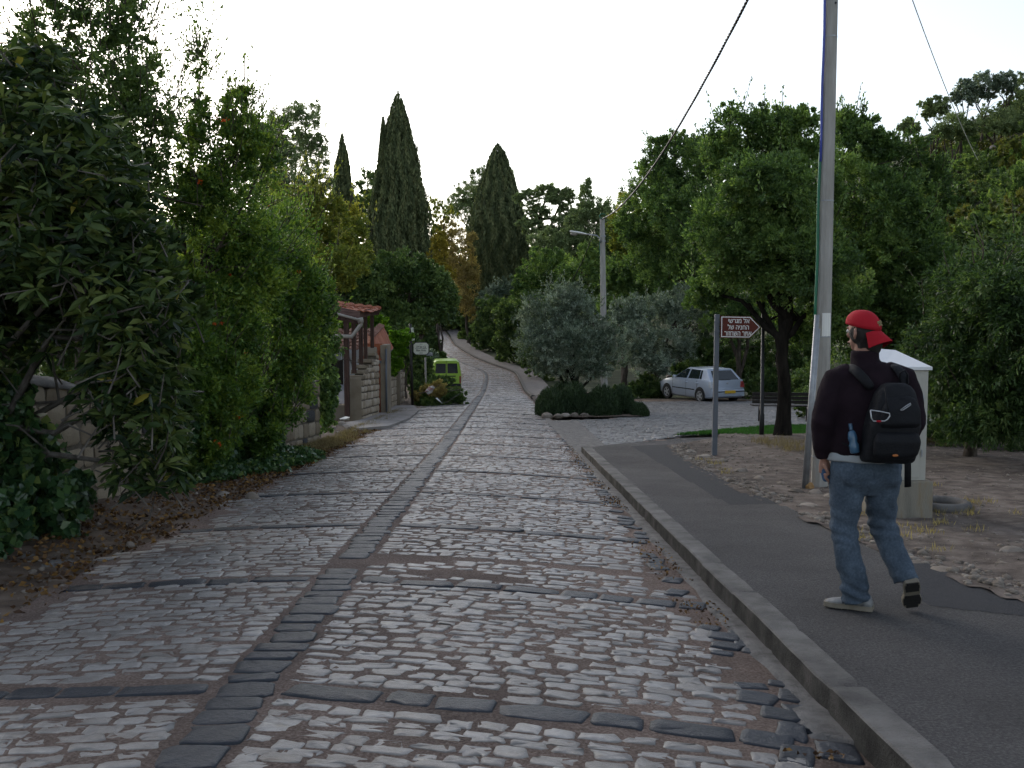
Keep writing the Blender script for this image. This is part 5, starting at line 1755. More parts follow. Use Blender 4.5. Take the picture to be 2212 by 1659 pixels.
mb.tube([c + Vector((.03, -r - .002, 0)), c + Vector((.03, -r + .02, 0))], .013, n=8); mb.build('bolt_hole', m_black, up_)
def cable_on(z0, z1, off, r, m, nm, y=-.03):
    mb = MB(); pts = []
    for i in range(14):
        z = z0 + (z1 - z0) * i / 13
        c, rr = pole_at(z)
        pts.append(c + Vector((-rr - off - .004 * math.sin(z * 5), y, 0)))
    mb.tube(pts, r, n=6); mb.build(nm, m, up_, smooth=True)
cable_on(P(0, 690, pd).z, P(0, 330, pd).z, .012, .018, m_green, 'green_cable')
cable_on(P(0, 330, pd).z, P(0, 180, pd).z, .006, .013, m_green, 'green_cable')
cable_on(P(0, 350, pd).z, ptop.z - .2, .010, .015, m_blue, 'blue_cable', -.045)
mb = MB()
for o1, w1 in ((0, .030), (.055, .022)):
    a, b = P(1738 + o1 * 100, 1052, pd - .15), P(1765 + o1 * 60, 700 - (20 if o1 == 0 else -10), pd - .12)
    mb.tube([(a.x, pd - .13, zb - .03), (b.x, pd - .12, b.z)], w1, n=8)
mb.build('conduit', m_galv, up_, smooth=True)
mb = MB()
c1, r1_ = pole_at(P(0, 676, pd).z); c0, r0_ = pole_at(P(0, 726, pd).z)
V = []
for cc_, rr_ in ((c0, r0_), (c1, r1_)):
    for k_ in range(5):
        a = math.radians(-115 + k_ * 18)
        V.append(cc_ + Vector(((rr_ + .0025) * math.cos(a), (rr_ + .0025) * math.sin(a), 0)))
mb.add(V, [(i, i + 1, i + 6, i + 5) for i in range(4)]); mb.build('sticker', m_white, up_)

ld = 40.0
lb = P(1306, 860, ld)
lt = P(1301, 470, ld)
lp = empty('street_lamp', (lb.x, ld, TZ(lb.x, ld)), 'concrete lamp pole rising from the planted island with a single lamp arm', 'street lamp')
mb = MB(); octpole(mb, (lb.x, ld, TZ(lb.x, ld) - .1), (lt.x, ld, lt.z), .15, .098, 8)
bend(mb.build('pole', m_polec, lp), 20)
mb = MB()
mb.tube([P(1298, 524, ld - .1), P(1295, 514, ld - .1), P(1289, 509, ld - .1), P(1268, 506, ld - .1)], .028, n=8)
mb.build('arm', m_galv, lp, smooth=True)
hd = P(1250, 504, ld - .1)
mb = MB()
kx = mpp(ld)
rings = []
for x, w1, h0, h1 in ((-19, .06, -2.0, .5), (-17, .12, -3.0, 1.2), (-6, .15, -4.2, 1.2), (8, .13, -4.8, .6), (17, .10, -4.2, -1), (18.5, .07, -3.4, -1.6)):
    cxp = hd + Vector((x * kx, 0, -x * kx * .12))
    rings.append([cxp + Vector((0, w1 * math.cos(a), ((h0 + h1) / 2 + (h1 - h0) / 2 * math.sin(a)) * kx + .05)) for a in [2 * math.pi * j / 12 for j in range(12)]])
mb.loft(rings)
hdo = mb.build('lamp_head', m_white, lp, smooth=True)
mb = MB(); mb.ball(hd + Vector((-10 * kx, 0, -4.0 * kx + .05)), (8 * kx, .1, 4.0 * kx), 12, 8); mb.build('lamp_bowl', m_pipe, lp, smooth=True)
mb = MB()
for py in (510, 521):
    c = P(1302.5, py, ld); mb.tube([c - Vector((0, 0, .02)), c + Vector((0, 0, .02))], .118, n=10)
mb.build('clamp', m_galv, lp)
mb = MB()
pts = [P(1297 + 2 * math.sin(i * .9), 472 + 90 * i / 8, ld - .02) for i in range(9)]
mb.tube(pts, .02, n=5)
pts = [P(1302 + 7 * math.cos(a), 470 - 3 + 5 * math.sin(a), ld - .12) for a in np.linspace(0, 5.5, 12)]
mb.tube(pts, .018, n=5)
mb.build('cable_tail', m_green, lp, smooth=True)

def hang(name, label, a, b, sag, r, m, twist=0, n=40, tag_cat='cable'):
    a, b = Vector(a), Vector(b)
    pts = [a.lerp(b, i / n) - Vector((0, 0, sag * 4 * (i / n) * (1 - i / n))) for i in range(n + 1)]
    mb = MB()
    if twist:
        n2 = n * 6
        for s in range(3):
            q = []
            for i in range(n2 + 1):
                t = i / n2
                c = a.lerp(b, t) - Vector((0, 0, sag * 4 * t * (1 - t)))
                ph = t * twist * 6.283 + s * 2.094
                q.append(c + Vector((math.cos(ph) * r * .62, 0, math.sin(ph) * r * .62)))
            mb.tube(q, r * .58, n=5)
    else:
        mb.tube(pts, r, n=6)
    o = mb.build(name, m, smooth=True)
    return tag(o, label, tag_cat)
# sag fitted so the span passes the photographed points
a_ = Vector((lt.x, ld, P(1303, 470, ld).z - .05)); b_ = Vector((3.78, pd, 5.7 + 1.62))
hang('overhead_cable', 'thick black twisted overhead cable rising to the upper right from the lamp pole', a_, b_, 0.90, .025, m_black, twist=75)
hang('overhead_wire', 'thin pale overhead wire running toward the hillside at the upper right', (3.80, pd, 7.35), P(2112, 345, 30), .28, .009, m_white)
hang('drooping_wire', 'thin dark wire slanting down behind the lamp arm', P(1283, 500, 44), P(1236, 606, 48), .15, .02, m_black)

# black lamp post by the bench
bl_ = GP(1645, 946, .05)
bpz = empty('lamp_post', tuple(bl_), 'slim black lamp post between the arrow sign and the big tree trunk', 'lamp post')
mb = MB(); tpz = P(1650, 560, bl_.y)
mb.tube([bl_ - Vector((0, 0, .05)), (bl_.x, bl_.y, bl_.z + .5), (bl_.x, bl_.y, bl_.z + .52), tpz], [.052, .05, .040, .034], n=12)
mb.build('pole', m_blackm, bpz, smooth=True)
mb = MB(); rings = []
for h, r in ((0, .05), (.04, .12), (.30, .17), (.34, .19), (.42, .08), (.48, .02)):
    rings.append([tpz + Vector((r * math.cos(a), r * math.sin(a), h)) for a in [2 * math.pi * j / 12 for j in range(12)]])
mb.loft(rings); bend(mb.build('lantern', m_blackm, bpz), 40)

# bench
bd = 25.9
bc = GP(1694, 912, .05)
bn = empty('park_bench', (bc.x, bc.y, bc.z), 'dark slatted park bench on the lawn edge behind the big trunk', 'bench')
mb0 = bc
ang = math.radians(-6)
RZ = Matrix.Rotation(ang, 3, 'Z')
def bl2(x, y, z):
    return bc + RZ @ Vector((x, y, z))
for nm, items in (('seat', [(0, -.18 + .11 * i, .45) for i in range(4)]), ('backrest', [(0, -.26 - .03 * i, .56 + .105 * i) for i in range(3)])):
    mb = MB()
    for (x, y, z) in items:
        mb.box(bl2(x, y, z), (1.75, .09 if nm == 'seat' else .03, .03 if nm == 'seat' else .085), rot=RZ)
    mb.build(nm, m_wooddk, bn, bevel=.004)
for sx in (-.62, .62):
    mb = MB()
    mb.tube([bl2(sx, -.30, .85), bl2(sx, -.22, .46), bl2(sx, -.30, 0)], .03, n=6)
    mb.tube([bl2(sx, -.22, .43), bl2(sx, .2, .43), bl2(sx, .24, 0)], .03, n=6)
    mb.tube([bl2(sx, -.24, .2), bl2(sx, .18, .4)], .02, n=6)
    mb.build('leg', m_benchleg, bn, smooth=True)

# utility cabinet on its plinth
cd = 9.9
c0, c1 = P(1944, 1130, cd), P(2015, 1130, cd)
zg = TZ(c0.x, cd) + .1
cb_ = empty('utility_cabinet', ((c0.x + c1.x) / 2, cd + .3, zg), 'tall pale grey electrical cabinet with bright sloping lid on a stained concrete base', 'cabinet')
mb = MB()
zt = P(0, 1040, cd).z
x0, x1 = P(1900, 1100, cd).x, c1.x
mb.hexa([(x0, cd, zg - .1), (x1, cd, zg - .1), (x1, cd + .75, zg - .1), (x0, cd + .75, zg - .1), (x0 + .005, cd + .005, zt), (x1 - .005, cd + .005, zt), (x1 - .005, cd + .74, zt), (x0 + .005, cd + .74, zt)])
mb.build('base', m_stainc, cb_, bevel=.012)
bx0, bx1 = x0 + .02, P(1999, 1040, cd + .05).x
zt2 = P(0, 800, cd + .05).z
zl = zt2 + .10
mb = MB()
mb.hexa([(bx0, cd + .05, zt), (bx1, cd + .05, zt), (bx1, cd + .62, zt), (bx0, cd + .62, zt), (bx0, cd + .05, zt2), (bx1, cd + .05, zt2), (bx1, cd + .62, zt2 + .0), (bx0, cd + .62, zt2 + .0)])
mb.build('body', m_cab, cb_, bevel=.006)
mb = MB()
mb.hexa([(bx0 - .03, cd + .02, zt2 + .002), (bx1 + .025, cd + .02, zt2 + .002), (bx1 + .025, cd + .66, zt2 + .002), (bx0 - .03, cd + .66, zt2 + .002),
         (bx0 - .03, cd + .02, zt2 + .035), (bx1 + .025, cd + .02, zt2 + .035), (bx1 - .10, cd + .66, zt2 + .17), (bx0 - .03, cd + .66, zt2 + .20)])
mb.build('lid', m_cabtop, cb_, bevel=.005)
mb = MB()
mb.box(((bx0 + bx1) / 2 - .02, cd + .046, (zt + zt2) / 2), (bx1 - bx0 - .10, .012, zt2 - zt - .06)); mb.build('door', m_cab, cb_, bevel=.004)
mb = MB()
for zz_ in (.25, .75): mb.box((bx1 - .05, cd + .034, zt + (zt2 - zt) * zz_), (.014, .012, .07))
mb.box((bx0 + .1, cd + .034, (zt + zt2) / 2), (.03, .016, .10))
mb.build('lock', m_galv, cb_, bevel=.003)
mb = MB(); rings = []
rc = GP(2035, 1106, .08)
ring = MB()
pts = [Vector((rc.x + .24 * math.cos(a), rc.y + .24 * math.sin(a), rc.z + .07)) for a in np.linspace(0, 2 * math.pi, 25)]
ring.tube(pts, [(.05, .06)] * 25, n=8, cap=False)
tag(ring.build('concrete_ring', m_conc, smooth=True), 'low concrete ring lying in the dirt right of the cabinet base', 'ring')

# ---------------- vehicles
def wheel(root, c, r, w, axis, spokes=5):
    """axis: unit vector pointing outward"""
    ax = Vector(axis).normalized(); up = Vector((0, 0, 1)); sd = ax.cross(up)
    wroot = None
    mb = MB(); rings = []
    for o, rr in ((-w / 2, r * .66), (-w / 2, r * .94), (-w * .3, r), (w * .3, r), (w / 2, r * .94), (w / 2 - .005, r * .66), (w * .15, r * .62)):
        rings.append([Vector(c) + ax * o + up * rr * math.cos(a) + sd * rr * math.sin(a) for a in [2 * math.pi * j / 24 for j in range(24)]])
    mb.loft(rings)
    ty = bend(mb.build('wheel', m_tyre, root), 40)
    mb = MB()
    rings = []
    for o, rr in ((w * .30, r * .66), (w * .47, r * .66), (w * .47, r * .60), (w * .36, r * .58)):
        rings.append([Vector(c) + ax * o + up * rr * math.cos(a) + sd * rr * math.sin(a) for a in [2 * math.pi * j / 24 for j in range(24)]])
    mb.loft(rings, cap=False)
    for s in range(spokes):
        a = 2 * math.pi * s / spokes + .3
        dr = up * math.cos(a) + sd * math.sin(a); pr_ = ax.cross(dr)
        b0 = Vector(c) + ax * w * .43
        mb.add([b0 + pr_ * .05, b0 - pr_ * .05, b0 + dr * r * .62 - pr_ * .028, b0 + dr * r * .62 + pr_ * .028], [(0, 1, 2, 3)])
    mb.tube([Vector(c) + ax * w * .36, Vector(c) + ax * w * .46], r * .17, n=12)
    rim = mb.build('rim', m_rim, root)
    rim.parent = ty
    return ty

def carframe(pos, yaw):
    """local: X forward, Y left, Z up"""
    f = Vector((math.cos(yaw), math.sin(yaw), 0)); l = Vector((-math.sin(yaw), math.cos(yaw), 0))
    return lambda x, y, z: Vector(pos) + f * x + l * y + Vector((0, 0, z))

def hull(mb, T, st, m=0):
    """st: stations (x, [(y,z)...] half section bottom->top); mirrored and lofted"""
    rings = []
    for x, sec in st:
        r_ = [T(x, y, z) for y, z in sec] + [T(x, -y, z) for y, z in reversed(sec)]
        rings.append(r_)
    mb.loft(rings, m)

def panel(T, pts, name, m, root, th=.006):
    """thin panel from local points, proud of the body"""
    V = [T(*p) for p in pts]
    n = (V[1] - V[0]).cross(V[2] - V[0]).normalized()
    mb = MB(); mb.prism(V, n, th)
    return mb.build(name, m, root)

# silver hatchback. yaw: nose points left and away from the lane
cpos = P(1516, 869, 43.0)
yaw = math.radians(114)
# rear-left wheel centre at x=.72,y=.86 local
f = Vector((math.cos(yaw), math.sin(yaw), 0)); l = Vector((-math.sin(yaw), math.cos(yaw), 0))
org = Vector((cpos.x, 43.0, 0)) - f * .78 - l * .76
org.z = TZ(org.x + f.x * 2, org.y + f.y * 2) + .03
car = empty('silver_car', tuple(org), 'silver five-door hatchback parked across the side street, seen from its rear left', 'car')
T = carframe(org, yaw)
def body_profile():
    sec = lambda hw, zb, zt, ins=.05: [(hw - .10, zb), (hw - .02, zb + .06), (hw, zb + .30), (hw, zt - .16), (hw - ins, zt)]
    return [(-.02, sec(.70, .34, .60)), (.02, sec(.80, .28, .66)), (.10, sec(.84, .24, .98)), (.40, sec(.865, .20, 1.0)), (1.2, sec(.867, .18, .99)), (2.2, sec(.867, .18, .97)), (2.95, sec(.865, .18, .95)),
            (3.4, sec(.855, .20, .88)), (3.8, sec(.82, .22, .78)), (4.02, sec(.76, .24, .68)), (4.12, sec(.68, .28, .58))]
mb = MB(); hull(mb, T, body_profile())
bodyo = mb.build('body', m_silver, car)
# wheel arches cut by a boolean-free trick: dark arch discs proud of the flank
for x in (.78, 3.29):
    for s in (1, -1):
        mbb = MB()
        rings = []
        for o, rr in ((.868 * s, .375), (.873 * s, .375)):
            rings.append([T(x + rr * math.cos(a), o, max(.17, .30 + rr * math.sin(a))) for a in [math.pi * (j / 15.0) * 1.3 - .47 for j in range(16)]])
        mbb.loft(rings); mbb.build('wheel_arch', m_black, car)
        wheel(car, T(x, s * .80, .305), .305, .19, l * s)
bodyo.modifiers.new('b', 'BEVEL').width = .03
bend(bodyo, 50)
mb = MB()
mb.hexa([T(.12, .80, .95), T(3.0, .80, .93), T(3.0, -.80, .93), T(.12, -.80, .95), T(.62, .62, 1.42), T(1.95, .63, 1.44), T(1.95, -.63, 1.44), T(.62, -.62, 1.42)])
gh_ = mb.build('roof', m_silver, car, bevel=.06)
bend(gh_, 60)
def onside(s, pts, nm, m):
    V = []
    for x, t in pts:   # t 0 belt 1 roof
        zb_, zt_ = .95, 1.43
        V.append((x, s * (.808 - .172 * t), zb_ + (zt_ - zb_) * t))
    if s > 0:
        V = V[::-1]
    panel(T, V, nm, m, car, .008 if s > 0 else .008)
for s in (1, -1):
    onside(s, [(2.78, .06), (1.88, .06), (1.80, .86), (2.02, .86)], 'side_window', m_glass)
    onside(s, [(1.76, .06), (.98, .06), (.98, .35), (1.02, .86), (1.68, .86)], 'side_window', m_glass)
    onside(s, [(.93, .08), (.80, .10), (.86, .84), (.97, .84)], 'quarter_window', m_glass)
    panel(T, ([(3.28 - .42, s * .869, .56), (.78 + .42, s * .869, .56), (.78 + .42, s * .869, .52), (3.28 - .42, s * .869, .52)])[::(1 if s < 0 else -1)], 'side_strip', m_black, car, .012)
    mb = MB(); mb.box(T(2.62, s * .93, 1.02), (.16, .12, .11), rot=Matrix.Rotation(yaw, 3, 'Z')); mb.build('wing_mirror', m_silver, car, bevel=.03)
    for x in (1.75, .98):
        mb = MB(); mb.ball(T(x, s * .872, .82), (.07, .07, .03), 8, 6); mb.build('door_handle', m_silver, car, smooth=True)
    for x in (1.83, 2.85, 1.02):
        panel(T, ([(x - .006, s * .8685, .93), (x + .006, s * .8685, .93), (x + .006, s * .8685, .25), (x - .006, s * .8685, .25)])[::(1 if s > 0 else -1)], 'door_seam', m_black, car, .002)
    # tail lamps
    mb = MB(); mb.hexa([T(.0, s * .60, .66), T(.0, s * .83, .66), T(.17, s * .862, .68), T(.17, s * .60, .68), T(.07, s * .66, .92), T(.07, s * .80, .92), T(.19, s * .858, .93), T(.19, s * .66, .93)])
    mb.build('tail_light', m_tail if s < 0 else m_lens, car, bevel=.01)
    mb = MB(); mb.hexa([T(3.9, s * .62, .55), T(3.9, s * .80, .55), T(4.09, s * .70, .55), T(4.09, s * .6, .55), T(3.9, s * .62, .70), T(3.9, s * .79, .72), T(4.05, s * .70, .68), T(4.05, s * .6, .66)])
    mb.build('headlight', m_lens, car)
def rearp(y, t):
    return (.12 + .50 * t - .014, y * (1 - .22 * t), .95 + .47 * t)
panel(T, [rearp(.64, .08), rearp(-.64, .08), rearp(-.62, .86), rearp(.62, .86)], 'rear_window', m_glass, car, -.01)
def wsh(y, t):
    return (3.0 - 1.05 * t + .012, y * (1 - .2 * t), .93 + .51 * t)
panel(T, [wsh(-.70, .06), wsh(.70, .06), wsh(.70, .9), wsh(-.70, .9)], 'windscreen', m_glass, car, .006)
mb = MB(); mb.box(T(-.025, 0, .50), (.05, 1.56, .06), rot=Matrix.Rotation(yaw, 3, 'Z')); mb.build('bumper_strip', m_black, car, bevel=.01)
mb = MB(); mb.hexa([T(-.06, -.78, .30), T(.12, -.84, .28), T(.12, .84, .28), T(-.06, .78, .30), T(-.045, -.78, .58), T(.12, -.85, .62), T(.12, .85, .62), T(-.045, .78, .58)]); mb.build('rear_bumper', m_silver, car, bevel=.03)
mb = MB(); mb.box(T(-.068, -.05, .50), (.02, .52, .12), rot=Matrix.Rotation(yaw, 3, 'Z')); mb.build('number_plate', m_plate, car)
mb = MB(); mb.ball(T(.075, 0, .85), (.05, .05, .05), 10, 8); mb.build('badge', m_lens, car, smooth=True)
mb = MB(); mb.tube([T(.75, 0, 1.44), T(.50, 0, 1.78)], .008, n=5); mb.build('aerial', m_ochre, car)
mb = MB(); mb.box(T(.11, .1, .99), (.03, .5, .02), rot=Matrix.Rotation(yaw, 3, 'Z')); mb.build('wiper', m_black, car)

# lime green van, rear view
vd = 58.5
vpos = P(965, 850, vd)
yv = math.radians(96)
fv = Vector((math.cos(yv), math.sin(yv), 0)); lv_ = Vector((-math.sin(yv), math.cos(yv), 0))
vorg = Vector((vpos.x, vd, TZ(vpos.x, vd)))
van = empty('green_van', tuple(vorg), 'lime green small van parked at the left lane edge behind the cut branches', 'van')
T = carframe(vorg, yv)
vsec = lambda hw, ht, zb, zm, zt: [(hw - .06, zb), (hw, zb + .15), (hw, zm), (ht, zt - .08), (ht - .12, zt)]
mb = MB(); hull(mb, T, [(0, vsec(.82, .66, .32, 1.0, 1.78)), (.10, vsec(.84, .70, .25, 1.02, 1.82)), (2.3, vsec(.85, .70, .25, 1.02, 1.82)), (2.9, vsec(.85, .68, .25, 1.02, 1.5)), (3.3, vsec(.84, .74, .25, .95, 1.08)), (4.0, vsec(.78, .66, .28, .75, .82))])
bend(mb.build('body', m_lime, van), 35)
for s in (1, -1):
    a_, b_2 = (.06, .60) if s > 0 else (-.60, -.06)
    y0_, y1_ = (.05, .64) if s > 0 else (-.64, -.05)
    panel(T, [(-.004, y0_ if s > 0 else y0_, 1.08), (-.004, y0_ * (1 if s > 0 else .93) , 1.64), (-.004, y1_ * (.93 if s > 0 else 1), 1.64), (-.004, y1_, 1.08)], 'rear_window', m_glass, van, -.008)
    mb = MB(); mb.box(T(-.005, s * .765, .72), (.03, .09, .40), rot=Matrix.Rotation(yv, 3, 'Z')); mb.build('tail_light', m_tail, van, bevel=.01)
    for x in (.75, 3.3):
        wheel(van, T(x, s * .77, .30), .30, .18, lv_ * s)
    panel(T, [(1.0, s * .80, 1.1), (1.9, s * .80, 1.1), (1.9, s * .70, 1.6), (1.0, s * .70, 1.6)][::(1 if s < 0 else -1)], 'side_window', m_glass, van, .07)
mb = MB(); mb.box(T(-.012, 0, 1.2), (.012, .015, 1.2), rot=Matrix.Rotation(yv, 3, 'Z')); mb.build('door_seam', m_black, van)
mb = MB(); mb.box(T(-.015, -.30, .92), (.02, .42, .06), rot=Matrix.Rotation(yv, 3, 'Z')); mb.build('door_trim', m_black, van)
mb = MB(); mb.box(T(-.04, 0, .42), (.10, 1.60, .16), rot=Matrix.Rotation(yv, 3, 'Z')); mb.build('bumper', m_black, van, bevel=.02)
# dark car beyond
dd2 = 66.0
dp = P(955, 830, dd2)
dorg = Vector((dp.x, dd2, TZ(dp.x, dd2)))
dc = empty('dark_car', tuple(dorg), 'dark car mostly hidden beyond the lime green van, only its roof and rear window showing', 'car')
T = carframe(dorg, math.radians(100))
mb = MB(); hull(mb, T, [(0, [(.7, .3), (.8, .5), (.8, .95), (.7, 1.0)]), (.1, [(.75, .25), (.85, .5), (.85, .98), (.75, 1.05)]), (3.0, [(.75, .25), (.85, .5), (.85, .95), (.75, 1.0)]), (4.1, [(.6, .3), (.7, .45), (.7, .65), (.6, .7)])])
bend(mb.build('body', m_dkcar, dc), 35)
mb = MB(); mb.hexa([T(.1, .74, 1.0), T(3.0, .74, .98), T(3.0, -.74, .98), T(.1, -.74, 1.0), T(.5, .6, 1.62), T(2.1, .6, 1.62), T(2.1, -.6, 1.62), T(.5, -.6, 1.62)]); mb.build('roof', m_dkcar, dc, bevel=.05)
panel(T, [(.10, .6, 1.08), (.10, -.6, 1.08), (.45, -.52, 1.55), (.45, .52, 1.55)], 'rear_window', m_glass, dc, -.02)
for x in (.75, 3.2):
    for s in (1, -1):
        wheel(dc, T(x, s * .76, .3), .3, .18, Vector((math.cos(math.radians(190)), math.sin(math.radians(190)), 0)) * s)

# lawn
LW = [(3.5, 22.2), (4.7, 22.5), (5.4, 21.6), (7.5, 21.4), (9.5, 22.5), (11, 24.8), (8.2, 25.6), (6.6, 25.4), (5.0, 23.9)]
n = 60000
rgl = np.random.default_rng(12)
gx, gy = rgl.uniform(3.4, 11.2, n), rgl.uniform(21, 26, n)
ok = inpoly(gx, gy, LW)
gx, gy = gx[ok], gy[ok]
grid('lawn_soil', np.arange(3.3, 11.3, .2), np.arange(21, 26.2, .2), lambda X, Y: gz(Y) + .06 + .0 * X, mat('lawn_soil', [(.02, .05, .012), (.03, .075, .016)], rough=.95), mask=lambda a, b: inpoly(a, b, LW))
pos = np.stack([gx, gy, gz(gy) + .08], 1)
ad = rgl.normal(0, .35, (len(gx), 3)) + np.array([0, 0, 1])
tag(leaves('lawn', pos, ad, .09, .02, lm_grass, seed=3), 'mown bright green lawn strip before the bench', 'lawn', kind='stuff')
# ---------------------------------------------------------------- the walking man
m_skin = mat('skin', [(.26, .135, .095), (.33, .18, .13)], rough=.55, nscale=12, spec=.35)
m_jeans = mat('denim', [(.042, .058, .080), (.070, .093, .122), (.105, .133, .168)], rough=.9, nscale=70, namp=.6, bump=.4, bscale=260, spec=.15, detail=4, macro=.22, mscale=7)
m_jacket = mat('dark_maroon_fleece', [(.012, .007, .010), (.021, .012, .017)], rough=.95, nscale=9, namp=1, bump=.5, bscale=240, spec=.15)
m_shirt = mat('pale_shirt', [(.28, .30, .31), (.36, .38, .39)], rough=.9, nscale=9, bump=.2)
m_cap = mat('red_cap_cloth', [(.32, .008, .016), (.42, .014, .026)], rough=.8, nscale=8, bump=.25, bscale=260, spec=.2)
m_pack = mat('black_nylon', [(.003, .0032, .0045), (.007, .0075, .010)], rough=.65, nscale=10, namp=1, bump=.4, bscale=120, spec=.25)
m_hair = mat('dark_hair', [(.012, .009, .007), (.025, .018, .014)], rough=.7, nscale=30, bump=.9, bscale=160, stretch=(4, 4, .6))
m_shoe = mat('pale_grey_shoe', [(.08, .08, .085), (.18, .18, .18), (.27, .265, .25)], rough=.7, nscale=14, namp=1)
m_sole = mat('beige_sole', [(.14, .12, .09), (.22, .19, .145)], rough=.8, nscale=10, namp=1)
m_tread = mat('black_tread', [(.008, .007, .006), (.016, .014, .013)], rough=.8, nscale=10)
m_tread2 = mat('tread_gold', [(.12, .09, .05), (.18, .14, .08)], rough=.7)
m_bluep = mat('blue_plastic', [(.03, .085, .15), (.045, .12, .20)], rough=.4, nscale=8, coat=.4)
m_bluec = mat('blue_cloth', [(.03, .07, .14), (.05, .10, .19)], rough=.9, nscale=20, bump=.6)
m_thread = mat('gold_thread', [(.20, .16, .05), (.42, .36, .20)], rough=.7, nscale=60, namp=1, bump=.8, bscale=200)
m_orange = mat('orange_patch', [(.35, .10, .02), (.45, .16, .04)], rough=.7)
MD = 6.15
MX = P(1870, 1000, MD).x
MZ = SWZ(MX, MD) + .003
def Q(x, y, z):
    return Vector((MX + x, MD + y, MZ + z))
man = empty('person', (MX, MD, MZ), 'man in red backward cap, dark jacket and blue jeans walking away on the asphalt pavement', 'person')

def remesh(name, mb, voxel, m, parent, iters=6, disp=None):
    o = mb.build(name + '_src', m)
    r = o.modifiers.new('r', 'REMESH'); r.mode = 'VOXEL'; r.voxel_size = voxel
    s = o.modifiers.new('s', 'SMOOTH'); s.iterations = iters; s.factor = .6
    bpy.context.view_layer.update()
    me = bpy.data.meshes.new_from_object(o.evaluated_get(bpy.context.evaluated_depsgraph_get()))
    src = o.data
    bpy.data.objects.remove(o); bpy.data.meshes.remove(src)
    if disp:
        ns = [v.normal.copy() for v in me.vertices]
        for v, n in zip(me.vertices, ns):
            v.co = v.co + n * disp(v.co - Vector((MX, MD, MZ)), n)
    inv = Matrix.Translation(-Vector(parent.location))
    me.transform(inv)
    me.polygons.foreach_set('use_smooth', np.ones(len(me.polygons), dtype=bool))
    me.materials.clear(); me.materials.append(m)
    me.name = name
    ob = bpy.data.objects.new(name, me); C.objects.link(ob); ob.parent = parent
    return ob

HY = math.radians(30)
HC = Vector((-.028, .03, 1.665))
hf = Vector((-math.sin(HY), math.cos(HY), 0)); hr = Vector((math.cos(HY), math.sin(HY), 0))
def H(r, f, u):   # head frame: right, forward, up
    q = HC + hr * r + hf * f + Vector((0, 0, u))
    return Q(*q)

CY = math.radians(37)
cf_ = Vector((-math.sin(CY), math.cos(CY), 0)); cr_ = Vector((math.cos(CY), math.sin(CY), 0))
def HCAP(r, f, u):
    return Q(*(HC + cr_ * r + cf_ * f + Vector((0, 0, u))))
# body, one continuous surface
mb = MB()
mb.ball(H(0, 0, 0.02), (.076, .092, .105), 20, 14)
mb.tube([H(0, .015, -.02), H(0, .035, -.07), H(0, .05, -.105)], [(.062, .07), (.05, .05), (.026, .026)], n=14)
mb.tube([H(0, .085, .02), H(0, .108, -.015), H(0, .09, -.03)], [.010, .014, .010], n=8)      # nose
mb.tube([H(-.025, .088, -.055), H(0, .096, -.056), H(.025, .088, -.055)], .008, n=6)        # lips
mb.tube([H(-.045, .075, .03), H(0, .093, .032), H(.045, .075, .03)], .010, n=6)             # brow
for s in (-1, 1):
    mb.tube([H(s * .074, -.012, .022), H(s * .088, -.02, .018), H(s * .088, -.022, -.005), H(s * .076, -.008, -.03)], [(.008, .014)] * 4, n=8)   # ear
mb.tube([Q(-.015, .0, 1.44), Q(-.02, .01, 1.52), H(0, -.01, -.05)], [.062, .056, .055], n=14)
mb.tube([Q(0, 0, .84), Q(0, 0, .98), Q(0, 0, 1.2), Q(0, 0, 1.36), Q(0, 0, 1.45)], [(.16, .11), (.155, .10), (.175, .11), (.16, .10), (.07, .06)], n=16)
def limb(pts, rad, n=12):
    mb.tube([Q(*p) for p in pts], rad, n=n)
limb([(-.12, 0, 1.40), (-.19, 0, 1.385), (-.265, -.03, 1.14), (-.24, .03, .95), (-.235, .045, .905)], [.05, .055, .042, .032, .026])
limb([(.12, 0, 1.40), (.21, 0, 1.385), (.265, -.03, 1.13), (.225, .13, .99), (.20, .20, .96)], [.05, .055, .042, .032, .026])
limb([(-.095, 0, .86), (-.115, .012, .49), (-.062, -.012, .2), (-.045, -.01, .10)], [.08, .05, .04, .04])
limb([(.10, 0, .86), (.130, .05, .50), (.215, -.07, .25), (.225, -.09, .20)], [.08, .05, .04, .04])
# hands: palm, four unequal bent fingers, thumb
def hand(o, down, side, curl, s):
    """o wrist; down: along the palm; side: across the knuckles; curl: towards the palm side"""
    o = Vector(o); down = Vector(down).normalized(); side = Vector(side).normalized(); curl = Vector(curl).normalized()
    mb.tube([Q(*(o)), Q(*(o + down * .04)), Q(*(o + down * .085))], [(.026, .02), (.036, .017), (.036, .015)], n=12)
    for k, (off, L) in enumerate(((-.029, .066), (-.010, .078), (.010, .074), (.028, .058))):
        b = o + down * .083 + side * off
        p1 = b + down * L * .42 + curl * .006
        p2 = p1 + down * L * .24 + curl * L * .30
        p3 = p2 + down * L * .02 + curl * L * .34
        mb.tube([Q(*b), Q(*p1), Q(*p2), Q(*p3)], [.0105, .0098, .0092, .0085], n=8)
    b = o + down * .028 - side * .026
    mb.tube([Q(*b), Q(*(b + down * .03 - side * .018 + curl * .012)), Q(*(b + down * .055 - side * .014 + curl * .03))], [.013, .0115, .0095], n=8)
hand((-.235, .045, .905), (.05, .0, -1), (.25, .97, 0), (.9, .1, -.2), 1)
hand((.20, .20, .96), (-.35, .85, -.25), (.3, .2, .9), (-.8, -.2, 0), 1)
remesh('body', mb, .0068, m_skin, man, 2)
for s in (-1, 1):
    mbe = MB(); mbe.ball(H(s * .032, .082, .012), .011, 10, 8); mbe.build('eye', m_white, man, smooth=True)

